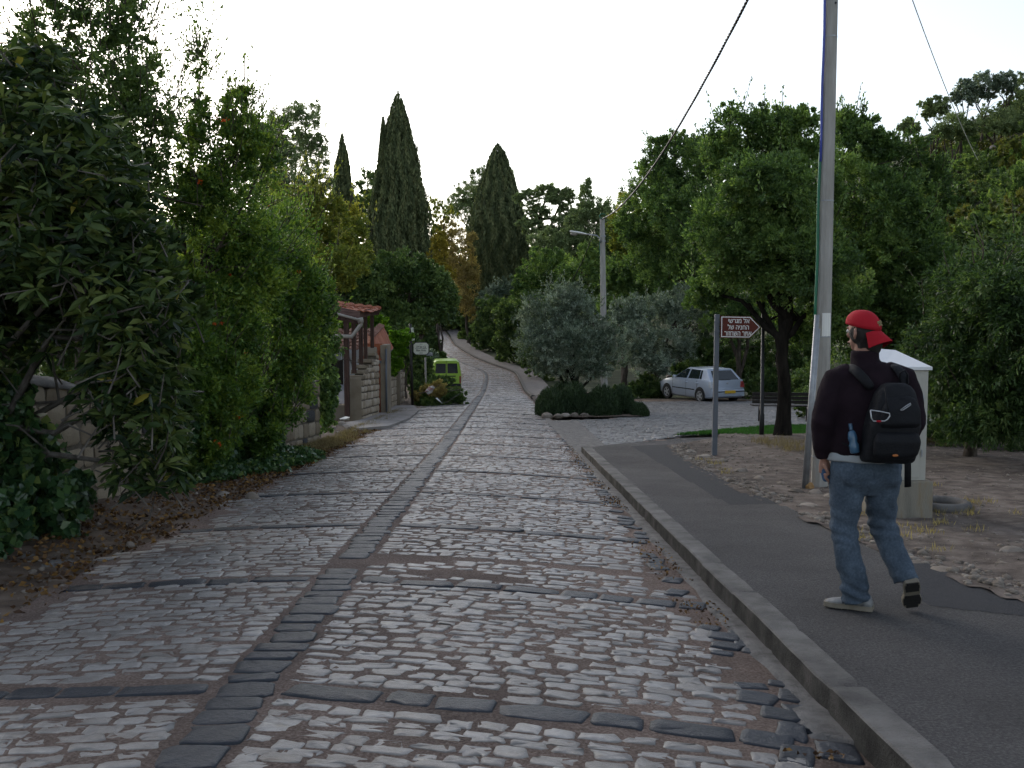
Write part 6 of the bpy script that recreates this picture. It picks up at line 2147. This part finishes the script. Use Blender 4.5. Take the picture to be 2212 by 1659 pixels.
def fold(z0, amp, w, fr, ph):
    return lambda p: amp * math.exp(-((p.z - z0) / w) ** 2) * math.sin(p.z * fr + ph + 5.5 * mnoise.noise(Vector((p.x * 6, p.y * 6, p.z * 5 + ph))) + p.x * 22 + p.y * 16)
JF = [fold(.50, .0065, .09, 70, 0), fold(.11, .009, .08, 85, 1), fold(.62, .003, .1, 50, 9), fold(.22, .004, .06, 80, 5), fold(.80, .003, .08, 60, 2)]
def jd(p, n):
    v = sum(f(p) for f in JF) + .006 * mnoise.noise(p * 9) + .003 * mnoise.noise(p * 26)
    if p.z > .80 and abs(p.x) < .012 and n.y < -.3:
        v -= .010 * (1 - abs(p.x) / .012)
    return v
mb = MB()
def L2(pts, rad, n=18):
    mb.tube([Q(*p) for p in pts], rad, n=n)
L2([(-.005, 0, .70), (0, 0, .78), (0, -.005, .86), (-.005, 0, .96), (-.005, 0, 1.02)], [(.10, .07), (.205, .13), (.215, .145), (.198, .128), (.19, .12)], 24)
mb.ball(Q(-.095, -.045, .845), (.095, .10, .11), 14, 10)
mb.ball(Q(.100, -.045, .845), (.095, .10, .11), 14, 10)
L2([(-.105, 0, .82), (-.112, .005, .64), (-.118, .015, .49), (-.095, -.012, .32), (-.062, -.015, .20), (-.046, -.010, .10), (-.040, -.008, .050)], [.106, .094, .080, .078, .080, .084, .088])
L2([(.108, 0, .82), (.108, .03, .64), (.130, .05, .50), (.178, -.02, .34), (.212, -.07, .245), (.226, -.092, .19)], [.106, .094, .081, .076, .074, .076])
remesh('jeans', mb, .0095, m_jeans, man, 3, jd)
# shirt tail under the jacket
mb = MB(); L2([(-.003, 0, .905), (-.003, 0, .94), (-.003, 0, .99)], [(.228, .158), (.226, .156), (.20, .13)], 26)
remesh('shirt', mb, .010, m_shirt, man, 3, lambda p, n: .005 * mnoise.noise(p * 14) + .003 * math.sin(p.x * 50))
mb = MB()
L2([(0, 0, .945), (0, 0, 1.0), (0, 0, 1.15), (.0, 0, 1.28), (.0, 0, 1.38), (-.005, 0, 1.445), (-.01, 0, 1.485)], [(.222, .152), (.232, .158), (.228, .155), (.232, .15), (.205, .13), (.155, .105), (.108, .092)], 26)
mb.tube([Q(-.012, .0, 1.46), Q(-.018, .005, 1.515), Q(-.02, .005, 1.56)], [.092, .082, .078], n=18)
L2([(-.10, 0, 1.425), (-.185, 0, 1.385), (-.235, -.02, 1.28), (-.272, -.035, 1.14), (-.262, .0, 1.03), (-.242, .04, .925)], [.075, .088, .080, .072, .063, .050])
L2([(.10, 0, 1.43), (.205, 0, 1.39), (.245, -.02, 1.28), (.268, -.035, 1.14), (.255, .05, 1.04), (.215, .17, .975)], [.075, .088, .080, .072, .063, .050])
JK = [fold(1.12, .003, .10, 60, 0), fold(.97, .002, .05, 90, 3)]
remesh('jacket', mb, .0105, m_jacket, man, 4, lambda p, n: sum(f(p) for f in JK) + .007 * mnoise.noise(p * 8) + .003 * mnoise.noise(p * 22))

# cap worn backward: dome, band, brim over the nape
mb = MB(); rings = []
capc = (0, -.004, .052)
for i in range(9):
    t = i / 8
    th = t * math.pi / 2
    ring = []
    for j in range(28):
        a = 2 * math.pi * j / 28
        rr = math.cos(th) ** .85 if t < 1 else 0.02
        px_, py_ = .089 * rr * math.cos(a), .109 * rr * math.sin(a)
        seam = 1 + .012 * abs(math.sin(a * 3)) ** .5 * (1 - t)
        zz = .098 * math.sin(th) + (.022 * math.sin(a) if True else 0) * (1 - t)
        ring.append(HCAP(capc[0] + px_ * seam, capc[1] + py_ * seam, capc[2] - .012 + zz))
    rings.append(ring)
mb.loft(rings)
cap_ = mb.build('cap', m_cap, man, smooth=True)
mb = MB(); V = []
nu, nvv = 15, 5
for top_ in (0, 1):
    for i in range(nvv):
        t = i / (nvv - 1)
        for j in range(nu):
            a = math.radians(-90 + (j / (nu - 1) - .5) * 104)
            rx, rf = .088 + .004 * t, .106 + .085 * t * math.cos((j / (nu - 1) - .5) * 2.2) 
            u_ = .004 - .058 * t - .045 * ((j / (nu - 1) - .5) * 2) ** 2 * (.35 + .65 * t) + .004 * top_
            V.append(HCAP(rx * math.cos(a), -.004 + rf * math.sin(a), u_ + .012))
F = []
o1 = nu * nvv
for i in range(nvv - 1):
    for j in range(nu - 1):
        k0 = i * nu + j
        F.append((k0, k0 + 1, k0 + 1 + nu, k0 + nu)); F.append((o1 + k0, o1 + k0 + nu, o1 + k0 + 1 + nu, o1 + k0 + 1))
for j in range(nu - 1):
    k0 = (nvv - 1) * nu + j
    F.append((k0, k0 + 1, o1 + k0 + 1, o1 + k0))
for i in range(nvv - 1):
    for j in (0, nu - 1):
        k0 = i * nu + j
        F.append((k0, k0 + nu, o1 + k0 + nu, o1 + k0))
mb.add(V, F)
br = mb.build('brim', m_cap, cap_, smooth=True, world=False)
br.data.transform(Matrix.Translation(-Vector(man.location)))
# embroidered patch, no figure
mb = MB(); rgp = random.Random(4)
for q in range(13):
    a = math.radians(-78 + rgp.uniform(-17, 17)); th = rgp.uniform(.25, .62)
    c = HCAP(.089 * math.cos(th) ** .85 * math.cos(a) * 1.02, -.004 + .109 * math.cos(th) ** .85 * math.sin(a) * 1.025, .040 + .098 * math.sin(th) - .02 * math.cos(th))
    mb.ball(c, (rgp.uniform(.004, .010), .003, rgp.uniform(.003, .006)), 8, 6)
pt = mb.build('embroidery', m_thread, cap_, smooth=True, world=False)
pt.data.transform(Matrix.Translation(-Vector(man.location)))
# hair
mb = MB()
mb.ball(H(0, -.012, .004), (.086, .092, .088), 18, 12)
mb.tube([H(0, -.045, -.02), H(0, -.045, -.075), H(0, -.04, -.115)], [(.074, .045), (.066, .036), (.055, .028)], n=14)
mb.tube([H(.0, -.07, .0), H(.01, -.088, -.05), H(.012, -.085, -.10), H(.012, -.07, -.135)], [(.06, .03), (.05, .028), (.034, .022), (.02, .014)], n=12)
remesh('hair', mb, .0075, m_hair, man, 2, lambda p, n: .004 * mnoise.noise(Vector((p.x * 60, p.y * 60, p.z * 12))))

def shoe(heel, toe, upv, nm):
    heel, toe, upv = Vector(heel), Vector(toe), Vector(upv).normalized()
    f_ = (toe - heel).normalized(); sd = f_.cross(upv).normalized(); upv = sd.cross(f_).normalized()
    Ls = (toe - heel).length
    st = [(-.0, .028, .055), (.04, .036, .085), (.18, .040, .095), (.34, .040, .092), (.5, .043, .068), (.68, .050, .055), (.85, .047, .046), (.96, .034, .034), (1.0, .018, .024)]
    mb = MB(); rings = []
    for t, w_, h_ in st:
        c = heel + f_ * (t * Ls) + upv * .026
        rings.append([Q(*(c + sd * (w_ * math.cos(a)) + upv * ((h_ - .026) * max(0, math.sin(a)) ** .8 if math.sin(a) > 0 else 0))) for a in [2 * math.pi * j / 16 for j in range(16)]])
    mb.loft(rings)
    s1 = mb.build(nm, m_shoe, man, smooth=True)
    mb = MB(); rings = []
    for t, w_, h_ in st:
        wv = w_ + .006
        if .35 < t < .6: wv -= .006
        c = heel + f_ * ((t * 1.03 - .015) * Ls)
        rings.append([Q(*(c + sd * wv)), Q(*(c + sd * wv + upv * .028)), Q(*(c - sd * wv + upv * .028)), Q(*(c - sd * wv))])
    mb.loft(rings)
    o = bend(mb.build('sole', m_sole, s1, world=False), 40); o.data.transform(Matrix.Translation(-Vector(man.location)))
    mb = MB()
    for t, w_ in ((.06, .034), (.16, .040), (.28, .038), (.56, .044), (.68, .050), (.80, .048), (.92, .034)):
        c = heel + f_ * (t * Ls) - upv * .003
        mb.hexa([Q(*(c - sd * w_ - f_ * .013 - upv * .003)), Q(*(c + sd * w_ - f_ * .013 - upv * .003)), Q(*(c + sd * w_ + f_ * .013 - upv * .003)), Q(*(c - sd * w_ + f_ * .013 - upv * .003)),
                 Q(*(c - sd * w_ - f_ * .013 + upv * .012)), Q(*(c + sd * w_ - f_ * .013 + upv * .012)), Q(*(c + sd * w_ + f_ * .013 + upv * .012)), Q(*(c - sd * w_ + f_ * .013 + upv * .012))])
    c = heel + f_ * (.42 * Ls)
    o = mb.build('tread', m_tread, s1, world=False); o.data.transform(Matrix.Translation(-Vector(man.location)))
    return s1
shoe((.045, -.055, .004), (-.20, .075, .004), (0, 0, 1), 'shoe')
shoe((.232, -.175, .205), (.285, -.045, .020), (0, .62, .55), 'shoe')

# backpack
bp0 = empty('backpack', tuple(Q(.08, -.22, 1.1)), "black backpack with a silver carabiner on the walking man's back", 'backpack')
def rr_ring(cx_, cy_, z, hx, hy, n=28, p=.5):
    out_ = []
    for j in range(n):
        a = 2 * math.pi * j / n
        out_.append(Q(cx_ + hx * math.copysign(abs(math.cos(a)) ** p, math.cos(a)), cy_ + hy * math.copysign(abs(math.sin(a)) ** p, math.sin(a)), z))
    return out_
mb = MB()
mb.loft([rr_ring(.055, -.20, .925, .14, .06), rr_ring(.055, -.205, .94, .150, .085), rr_ring(.06, -.215, 1.02, .155, .09), rr_ring(.07, -.22, 1.15, .148, .095), rr_ring(.08, -.215, 1.25, .130, .088), rr_ring(.088, -.205, 1.33, .108, .07), rr_ring(.09, -.20, 1.37, .08, .05), rr_ring(.09, -.20, 1.385, .05, .03)])
remesh('main_bag', mb, .011, m_pack, bp0, 3, lambda p, n: .007 * mnoise.noise(p * 10) + .003 * mnoise.noise(p * 25))
mb = MB()
mb.loft([rr_ring(.06, -.30, .955, .11, .02), rr_ring(.06, -.31, .985, .13, .035), rr_ring(.065, -.315, 1.06, .132, .04), rr_ring(.07, -.305, 1.10, .12, .03), rr_ring(.07, -.30, 1.115, .10, .012)])
remesh('pocket', mb, .010, m_pack, bp0, 3, lambda p, n: .005 * mnoise.noise(p * 12))
mb = MB()
mb.loft([rr_ring(.08, -.29, 1.125, .10, .015), rr_ring(.085, -.305, 1.16, .118, .032), rr_ring(.09, -.30, 1.24, .108, .03), rr_ring(.092, -.28, 1.30, .085, .022), rr_ring(.092, -.265, 1.32, .05, .012)])
remesh('pocket', mb, .010, m_pack, bp0, 3, lambda p, n: .005 * mnoise.noise(p * 12))
for pts in ([(-.02, -.15, 1.34), (-.075, -.155, 1.405), (-.115, -.09, 1.462), (-.13, .0, 1.475), (-.13, .10, 1.42), (-.14, .155, 1.28), (-.18, .11, 1.12), (-.185, -.05, 1.02), (-.12, -.14, 1.0)],
            [(.17, -.15, 1.36), (.16, -.14, 1.42), (.135, -.08, 1.475), (.13, .0, 1.485), (.135, .10, 1.43), (.15, .155, 1.28), (.185, .12, 1.12), (.195, -.05, 1.02), (.20, -.14, 1.0)]):
    mb = MB(); mb.tube([Q(*p) for p in pts], [(.030, .010)] * 9, n=10)
    o = mb.build('shoulder_strap', m_pack, bp0, smooth=True, sub=1)
mb = MB(); mb.tube([Q(.135, -.15, 1.385), Q(.13, -.16, 1.44), Q(.155, -.165, 1.455), Q(.175, -.16, 1.43), Q(.178, -.15, 1.38)], .006, n=6); mb.build('haul_loop', m_pack, bp0, smooth=True)
def pq(px, py, y):
    p = P(px, py, MD + y); return p
mb = MB(); cp_ = [pq(*q, -.355) for q in ((1880.5, 886), (1900, 888.5), (1921.7, 893), (1922, 899), (1917, 906), (1911, 909.5), (1886.5, 910), (1882, 903), (1880.5, 886))]
mb.tube(cp_, .0038, n=6); mb.build('carabiner', m_rim, bp0, smooth=True)
mb = MB(); mb.tube([pq(1893, 910, -.355), pq(1903, 910, -.355)], .0052, n=8); mb.build('carabiner_gate', m_cap, bp0, smooth=True)
mb = MB(); mb.tube([pq(1945, 886, -.33), pq(1957, 877, -.33), pq(1967, 871, -.32), pq(1968, 874, -.32), pq(1950, 886, -.33), pq(1945, 886, -.33)], .003, n=6); mb.build('metal_clip', m_rim, bp0, smooth=True)
mb = MB(); mb.tube([pq(1921, 893, -.35), pq(1916, 870, -.34), pq(1912, 840, -.32)], .005, n=6); mb.build('cord', m_pack, bp0, smooth=True)
mb = MB()
mb.tube([pq(1950, 860, -.30), pq(1958, 900, -.31), pq(1960, 960, -.30), pq(1961, 1010, -.26), pq(1961, 1052, -.24)], [(.020, .004)] * 5, n=8); mb.build('loose_strap', m_pack, bp0, smooth=True)
mb = MB(); mb.ball(pq(1934, 984, -.345), (.018, .006, .008), 10, 6); mb.build('logo_patch', m_orange, bp0, smooth=True)
# things he carries
mb = MB()
def lathe(mb, a, b, prof, n=14):
    a, b = Vector(a), Vector(b); t = (b - a).normalized(); u = t.orthogonal().normalized(); v = t.cross(u)
    mb.loft([[a.lerp(b, s) + u * (r * math.cos(q)) + v * (r * math.sin(q)) for q in [2 * math.pi * j / n for j in range(n)]] for s, r in prof])
wb = empty('water_bottle', tuple(Q(-.15, -.17, .98)), "blue plastic bottle in the left side pocket of the backpack", 'bottle')
lathe(mb, Q(-.128, -.19, .975), Q(-.150, -.17, 1.12), [(0, .020), (.04, .027), (.3, .029), (.45, .022), (.6, .027), (.82, .022), (.9, .012)])
mb.build('body', m_bluep, wb, smooth=True)
mb = MB(); lathe(mb, Q(-.149, -.171, 1.11), Q(-.154, -.168, 1.145), [(0, .011), (1, .011)]); mb.build('cap', m_bluep, wb)
mb = MB()
L_ = [(-.233, .05, .88), (-.232, .045, .84), (-.222, .04, .80), (-.225, .045, .765)]
mb.tube([Q(*p) for p in L_], [(.022, .022), (.030, .02), (.026, .03), (.018, .022)], n=12)
o = mb.build('blue_cloth', m_bluec, smooth=True, sub=1)
tag(o, "bunched blue cloth hanging from the walking man's left hand", 'cloth')
# ---------------------------------------------------------------- small things on the ground
def litter(name, label, n, xf, seed, L, W, m, kind='stuff', z=.03, up=.15, cat='litter'):
    r_ = np.random.default_rng(seed)
    x, y = xf(r_, n)
    return x, y
rg6 = np.random.default_rng(66)
# fallen leaves under the hedge
n = 9000
y = rg6.uniform(3.5, 24, n) ** 1.0
le = cx(y) - 1.78
t = rg6.random(n) ** 1.5
x = le + .12 - t * (le - wx(np.clip(y, 7.2, 20)) - .1)
dens = vnoise(x, y, 80, 1.1)
ok = (dens > -.25) | (rg6.random(n) < .25)
x, y = x[ok], y[ok]
pos = np.stack([x, y, verge_l(x, y) + .012 + .02 * rg6.random(len(x))], 1)
ad = rg6.normal(0, 1, (len(x), 3)) * np.array([1, 1, .35])
tag(leaves('fallen_leaves', pos, ad, .055, .035, lm_litter, seed=6, fold=.3), 'brown and ochre fallen leaves strewn along the foot of the left hedge', 'leaf litter', kind='stuff')
# gutter litter at the right edge
n = 1300
y = 3.6 + 16 * rg6.random(n) ** 1.6
x = 1.53 - .0163 * y - .08 - .28 * rg6.random(n) ** 1.2
ok = vnoise(y, y * 0, 82, 1.3) > -.1
x, y = x[ok], y[ok]
pos = np.stack([x, y, roadz(x, y) + .02], 1)
tag(leaves('fallen_leaves', pos, rg6.normal(0, 1, (len(x), 3)) * np.array([1, 1, .3]), .028, .018, lm_litter, seed=7, fold=.3), 'dry leaf crumbs caught between the setts and the kerb', 'leaf litter', kind='stuff')

def pebbles(name, label, x, y, zf, s, m, seed):
    r_ = np.random.default_rng(seed)
    n = len(x)
    ico = np.array([(0, 0, 1), (.894, 0, .447), (.276, .851, .447), (-.724, .526, .447), (-.724, -.526, .447), (.276, -.851, .447), (.724, .526, -.447), (-.276, .851, -.447), (-.894, 0, -.447), (-.276, -.851, -.447), (.724, -.526, -.447), (0, 0, -1)])
    tri = np.array([(0, 1, 2), (0, 2, 3), (0, 3, 4), (0, 4, 5), (0, 5, 1), (1, 6, 2), (2, 7, 3), (3, 8, 4), (4, 9, 5), (5, 10, 1), (2, 6, 7), (3, 7, 8), (4, 8, 9), (5, 9, 10), (1, 10, 6), (11, 7, 6), (11, 8, 7), (11, 9, 8), (11, 10, 9), (11, 6, 10)])
    sc = s[:, None] * np.stack([r_.uniform(.7, 1.3, n), r_.uniform(.7, 1.3, n), r_.uniform(.4, .8, n)], 1)
    V = ico[None] * (1 + r_.normal(0, .14, (n, 12, 1))) * sc[:, None, :]
    a = r_.uniform(0, 6.28, n)
    c, s_ = np.cos(a)[:, None], np.sin(a)[:, None]
    X = V[:, :, 0] * c - V[:, :, 1] * s_ + x[:, None]
    Y = V[:, :, 0] * s_ + V[:, :, 1] * c + y[:, None]
    Z = V[:, :, 2] + (zf(x, y) + s * .12)[:, None]
    F = (tri[None] + (np.arange(n) * 12)[:, None, None]).reshape(-1, 3)
    o = mk(name, np.stack([X, Y, Z], 2).reshape(-1, 3), F, m, lv=np.repeat(r_.random(n), 20))
    return tag(o, label, 'gravel', kind='stuff')
n = 11000
y = rg6.uniform(3, 26, n); x = 2.4 + rg6.random(n) ** 1.3 * 9
ok = inpoly(x, y, DR) & (vnoise(x, y, 85, .8) + rg6.normal(0, .35, n) > -.1)
x, y = x[ok], y[ok]
pebbles('gravel', 'pale gravel scattered over the bare dirt right of the pavement', x, y, verge_r, .006 + .022 * rg6.random(len(x)) ** 4 + .004 * rg6.random(len(x)), m_rock, 1)
n = 2600
y = rg6.uniform(3, 18.5, n)
xe = np.interp(y, [1.2, 4.5, 6.8, 8.5, 10.7, 13.5, 16.3, 18.6], [4.2, 3.65, 3.2, 2.98, 2.84, 2.70, 2.72, 2.9])
x = xe - .02 + .30 * rg6.random(n) ** 1.8
ok = vnoise(x, y, 88, 1.5) > -.3
x, y = x[ok], y[ok]
pebbles('gravel', 'pale rubble crumbs along the dirt edge of the pavement', x, y, verge_r, .006 + .038 * rg6.random(len(x)) ** 4, m_rock, 5)
n = 4200
y = rg6.uniform(4, 30, n); le = cx(y) - 1.78
x = le - .02 - rg6.random(n) ** 1.6 * 1.7
ok = x > wx(np.clip(y, 7.2, 20.2)) + .05
x, y = x[ok], y[ok]
pebbles('gravel', 'pale chips scattered on the left verge', x, y, verge_l, .006 + .026 * rg6.random(len(x)) ** 5, m_rock, 2)

def rock(px, py, w, h, label, m=None, dz=.1, group=None, seed=0, cat='stone', name='rock'):
    g = GP(px, py, dz)
    k = mpp(g.y)
    sx, sz = w * k / 2, h * k * .62
    mb = MB(); rock_mesh((g.x, g.y, g.z + sz * .35), seed, (sx, sx * .85, sz), 0, mb)
    return tag(bend(mb.build(name, m or m_rock), 35), label, cat, group)
GR1 = 'stones lining the dirt edge of the pavement'
for i, (px, py, w, h, lab) in enumerate([
    (1492, 980, 26, 12, 'first pale edging stone near the arrow sign foot'),
    (1520, 990, 34, 14, 'pale flat edging stone just left of the arrow sign post'),
    (1560, 1000, 30, 12, 'pale edging stone just right of the arrow sign post'),
    (1600, 1020, 34, 12, 'low edging stone between the arrow sign and the concrete pole'),
    (1640, 1036, 30, 12, 'small edging stone left of the concrete pole foot'),
    (1690, 1050, 30, 14, 'rounded edging stone left of the conduit foot'),
    (1722, 1068, 44, 18, 'wide pale stone before the conduit foot'),
    (1762, 1072, 38, 20, 'pale stone beside the ochre stone'),
    (1790, 1080, 36, 18, 'pale stone left of the man\'s knees'),
    (1745, 1096, 52, 12, 'long flat stone at the pavement edge under the pole'),
    (1980, 1222, 60, 14, 'flat pale slab stone at the pavement edge right of the man'),
    (2040, 1240, 90, 18, 'long pale slab stone at the pavement edge near the right'),
    (2150, 1276, 80, 14, 'buried slab stone at the pavement edge by the right border'),
    (2185, 1200, 60, 26, 'big brownish stone on the dirt at the right border'),
    (2165, 1226, 44, 16, 'brown stone below the big brownish stone at the right'),
    (1810, 1056, 30, 16, 'small stone behind the man\'s left thigh')]):
    rock(px, py, w, h, lab, group=GR1, seed=500 + i)
rock(1748, 1060, 26, 24, 'ochre orange stone leaning at the foot of the concrete pole', m=m_ochre, seed=560)
GR2 = 'loose stones on the left verge'
for i, (px, py, w, h, lab) in enumerate([
    (480, 1072, 40, 14, 'flat pale stone in the ivy on the left verge'),
    (545, 1080, 34, 22, 'upright pale stone on the left verge nearest the lane'),
    (525, 1096, 36, 14, 'pale stone below the upright one on the left verge'),
    (462, 1066, 22, 12, 'small pale stone at the ivy edge'),
    (280, 1182, 24, 16, 'small white stone among the dead leaves'),
    (215, 1150, 16, 10, 'pebble-sized stone near the wall foot'),
    (128, 1222, 84, 14, 'flat dark stone slab at the lower left verge'),
    (40, 1206, 110, 12, 'flat dark slab at the far left by the ivy')]):
    rock(px, py, w, h, lab, group=GR2, seed=600 + i, dz=.03, m=m_conc if 'slab' in lab else None)
GR3 = 'rubble stones at the entrance wall foot'
for i, (px, py, w, h) in enumerate([(708, 925, 18, 12), (722, 930, 16, 12), (738, 922, 22, 16), (752, 930, 18, 12), (730, 938, 14, 9), (765, 934, 14, 9), (700, 935, 14, 10), (745, 910, 16, 12)]):
    rock(px, py, w, h, ['pale rubble stone at the left of the entrance wall foot pile', 'squat rubble stone second from the left at the entrance', 'largest rubble stone below the front brown post', 'rubble stone right below the white scrap', 'smallest rubble stone in front of the pile', 'rubble stone at the right end of the pile', 'rubble stone at the foot of the climber', 'rubble stone topmost of the pile by the post'][i], group=GR3, seed=700 + i, dz=.05)
# island border stones
GR4 = 'border stones of the planted island'
xs4 = [1182, 1204, 1222, 1242, 1262, 1282, 1300, 1320, 1338, 1356, 1372, 1386]
names4 = ['leftmost', 'second', 'third', 'fourth', 'fifth', 'sixth', 'seventh', 'eighth', 'ninth', 'tenth', 'eleventh', 'rightmost']
for i, px in enumerate(xs4):
    rock(px, 903 - i * 1.0, 24 if i else 30, 11 if i else 17, names4[i] + ' border stone of the planted island counted from the left', group=GR4, seed=800 + i, dz=.03)
# island soil mound
def isl(X, Y):
    return gz(Y) + .05 + .06 * vnoise(X, Y, 91, 1.2)
grid('island_soil', np.arange(1.0, 4.6, .15), np.arange(29.6, 44, .2), isl, m_soil, mask=lambda a, b: inpoly(a, b, [(1.15, 29.8), (3.9, 30.2), (4.0, 33), (4.2, 38), (4.2, 43.5), (1.3, 43.5), (1.1, 36)]))
# clods of pinkish dirt behind the olive
grid('dirt_heap', np.arange(.9, 4.2, .1), np.arange(43, 49, .15), lambda X, Y: gz(Y) + .02 + .45 * np.exp(-((X - 2.4) / 1.1) ** 2 - ((Y - 46) / 1.6) ** 2) + .08 * vnoise(X, Y, 92, 2), m_dirtR)

# heap of cut branches with dry brown leaves at the left lane edge
hp = (-3.55, 39.5)
hx, hy = P(950, 860, 38.6).x, 38.6
heap = empty('branch_heap', (hx, hy, TZ(hx, hy)), 'heap of cut leafy branches and dry brown leaves dumped at the left lane edge', 'heap')
bl_ = [B(920, 862, 30, 16, 38.8, .9), B(975, 864, 28, 17, 38.2, .9), B(945, 870, 40, 10, 37.8, .8), B(990, 848, 16, 12, 38.6, .5), B(940, 835, 26, 14, 39.4, .6), B(962, 822, 22, 12, 41, .5), B(905, 838, 18, 18, 39.6, .5), B(930, 820, 14, 12, 41, .4), B(1000, 864, 14, 14, 38, .4)]
p_, a_, l_, _ = crown_pts(bl_, 17000, 901, perclump=30, clump=.35, fill=.8)
leaves('cut_foliage', p_, a_, .10, .05, lm_fig, heap, lv=l_, seed=31)
p_, a_, l_, _ = crown_pts([B(938, 843, 32, 18, 38.0, .6), B(900, 856, 14, 14, 38.4, .5), B(958, 852, 14, 12, 38.0, .4)], 7000, 902, perclump=30, clump=.35, fill=.7)
leaves('dry_foliage', p_, a_, .09, .03, lm_brown, heap, lv=l_, seed=32)
mb = MB()
for (q0, q1, q2) in (((928, 878), (960, 872), (1000, 846)), ((905, 850), (930, 845), (950, 830)), ((960, 880), (955, 862), (935, 858)), ((970, 845), (990, 842), (1003, 838))):
    mb.tube([P(*q0, 37.5), P(*q1, 37.4), P(*q2, 37.6)], [.018, .014, .008], n=5)
mb.build('branches', m_bark2, heap, smooth=True)
def scrap(name, label, pts, d, m, cat, th=.02):
    mb = MB()
    c = sum([P(*p, d) for p in pts], Vector()) / len(pts)
    A = [P(*p, d) + Vector((0, .08 * math.sin(i * 2.1), 0)) for i, p in enumerate(pts)]
    n_ = len(A)
    top_ = [p + Vector((0, th, .01)) for p in A]
    cc_ = c + Vector((0, -.09, 0)); cb = c + Vector((0, .05, 0))
    V = A + top_ + [cc_, cb]
    F = [(i, (i + 1) % n_, 2 * n_) for i in range(n_)] + [((i + 1) % n_ + n_, i + n_, 2 * n_ + 1) for i in range(n_)] + [(i, i + n_, (i + 1) % n_ + n_, (i + 1) % n_) for i in range(n_)]
    mb.add(V, F)
    return tag(mb.build(name, m), label, cat)
m_bag = mat('printed_bag', [(.62, .60, .58), (.60, .58, .56), (.30, .08, .06), (.60, .58, .56)], rough=.5, nscale=7, namp=1)
scrap('plastic_bag', 'crumpled white bag with red print on top of the cut branch heap', [(918, 846), (926, 836), (936, 833), (939, 838), (933, 848), (925, 853), (921, 848)], 37.2, m_bag, 'bag')
scrap('paper_scrap', 'small white scrap on the setts in front of the branch heap', [(963, 882), (968, 879), (974, 881), (972, 885), (965, 885)], 36.2, m_white, 'scrap')
scrap('bottle_scrap', 'white plastic scrap caught in the cut branches', [(941, 861), (944, 860), (953, 868), (955, 872), (950, 869)], 37.2, m_white, 'scrap')
scrap('paper_scrap', 'white scrap of card at the foot of the front brown post', [(733, 905), (745, 901), (756, 901), (754, 907), (742, 909)], 26.6, m_white, 'scrap')

# dry grass tufts on the verges
def tufts(label, x, y, zf, h, seed, m, per=26):
    r_ = np.random.default_rng(seed)
    n = len(x)
    k = np.repeat(np.arange(n), per)
    hh = h * r_.uniform(.5, 1.2, n * per)
    ad = r_.normal(0, .35, (n * per, 3)) + np.array([0, 0, 1.0])
    ad /= np.linalg.norm(ad, axis=1, keepdims=True)
    pos = np.stack([x[k] + r_.normal(0, .05, n * per), y[k] + r_.normal(0, .05, n * per), zf(x, y)[k]], 1) + ad * hh[:, None] * .5
    return tag(leaves('dry_grass', pos, ad, hh, .006, m, seed=seed), label, 'grass', kind='stuff')
n = 500
x = rg6.uniform(6.2, 13, n); y = 10 + (x - 6) * .3 + rg6.normal(0, 1.2, n)
ok = vnoise(x, y, 95, .9) > .05
tufts('dry weedy grass on the dirt right of the cabinet', x[ok], y[ok], verge_r, .13, 41, lm_straw)
n = 700
x = rg6.uniform(4.5, 14, n); y = rg6.uniform(15, 19.5, n)
ok = inpoly(x, y, DR) & (vnoise(x, y, 96, .7) > .1)
tufts('straw-coloured grass under the right-hand shrubs', x[ok], y[ok], verge_r, .16, 42, lm_straw)
n = 500
y = np.concatenate([rg6.uniform(16.5, 21, n // 2), rg6.uniform(21, 34, n // 2)]); x = wx(np.clip(y, 7, 20.2)) + .1 + .5 * rg6.random(n) ** 2
tufts('dry grass along the far end of the left wall', x, y, verge_l, .12, 43, lm_straw)
n = 260
x = rg6.uniform(2.9, 5.5, n); y = rg6.uniform(8, 16, n)
ok = inpoly(x, y, DR) & (vnoise(x, y, 97, 1.3) > .15)
tufts('sparse brown weeds on the bare dirt', x[ok], y[ok], verge_r, .07, 44, lm_brown)
# rocky outcrop stones on the hillside behind the car and up the slope
for i, (px, py, d, w, lab) in enumerate([(1410, 792, 52, 26, 'pale rock in the shade left above the silver car'), (1448, 815, 50, 20, 'pale rock above the silver car bonnet'), (1470, 812, 51, 22, 'second pale rock above the silver car bonnet'),
                                          (2110, 470, 70, 22, 'pale rock on the right-hand hillside'), (2145, 318, 84, 16, 'pale rock face under the hilltop trees')]):
    c = P(px, py, d); k = mpp(d)
    mb = MB(); rock_mesh(c, 900 + i, (w * k / 2, w * k / 2, w * k * .35), 0, mb)
    tag(bend(mb.build('rock', m_rock), 35), lab, 'rock')
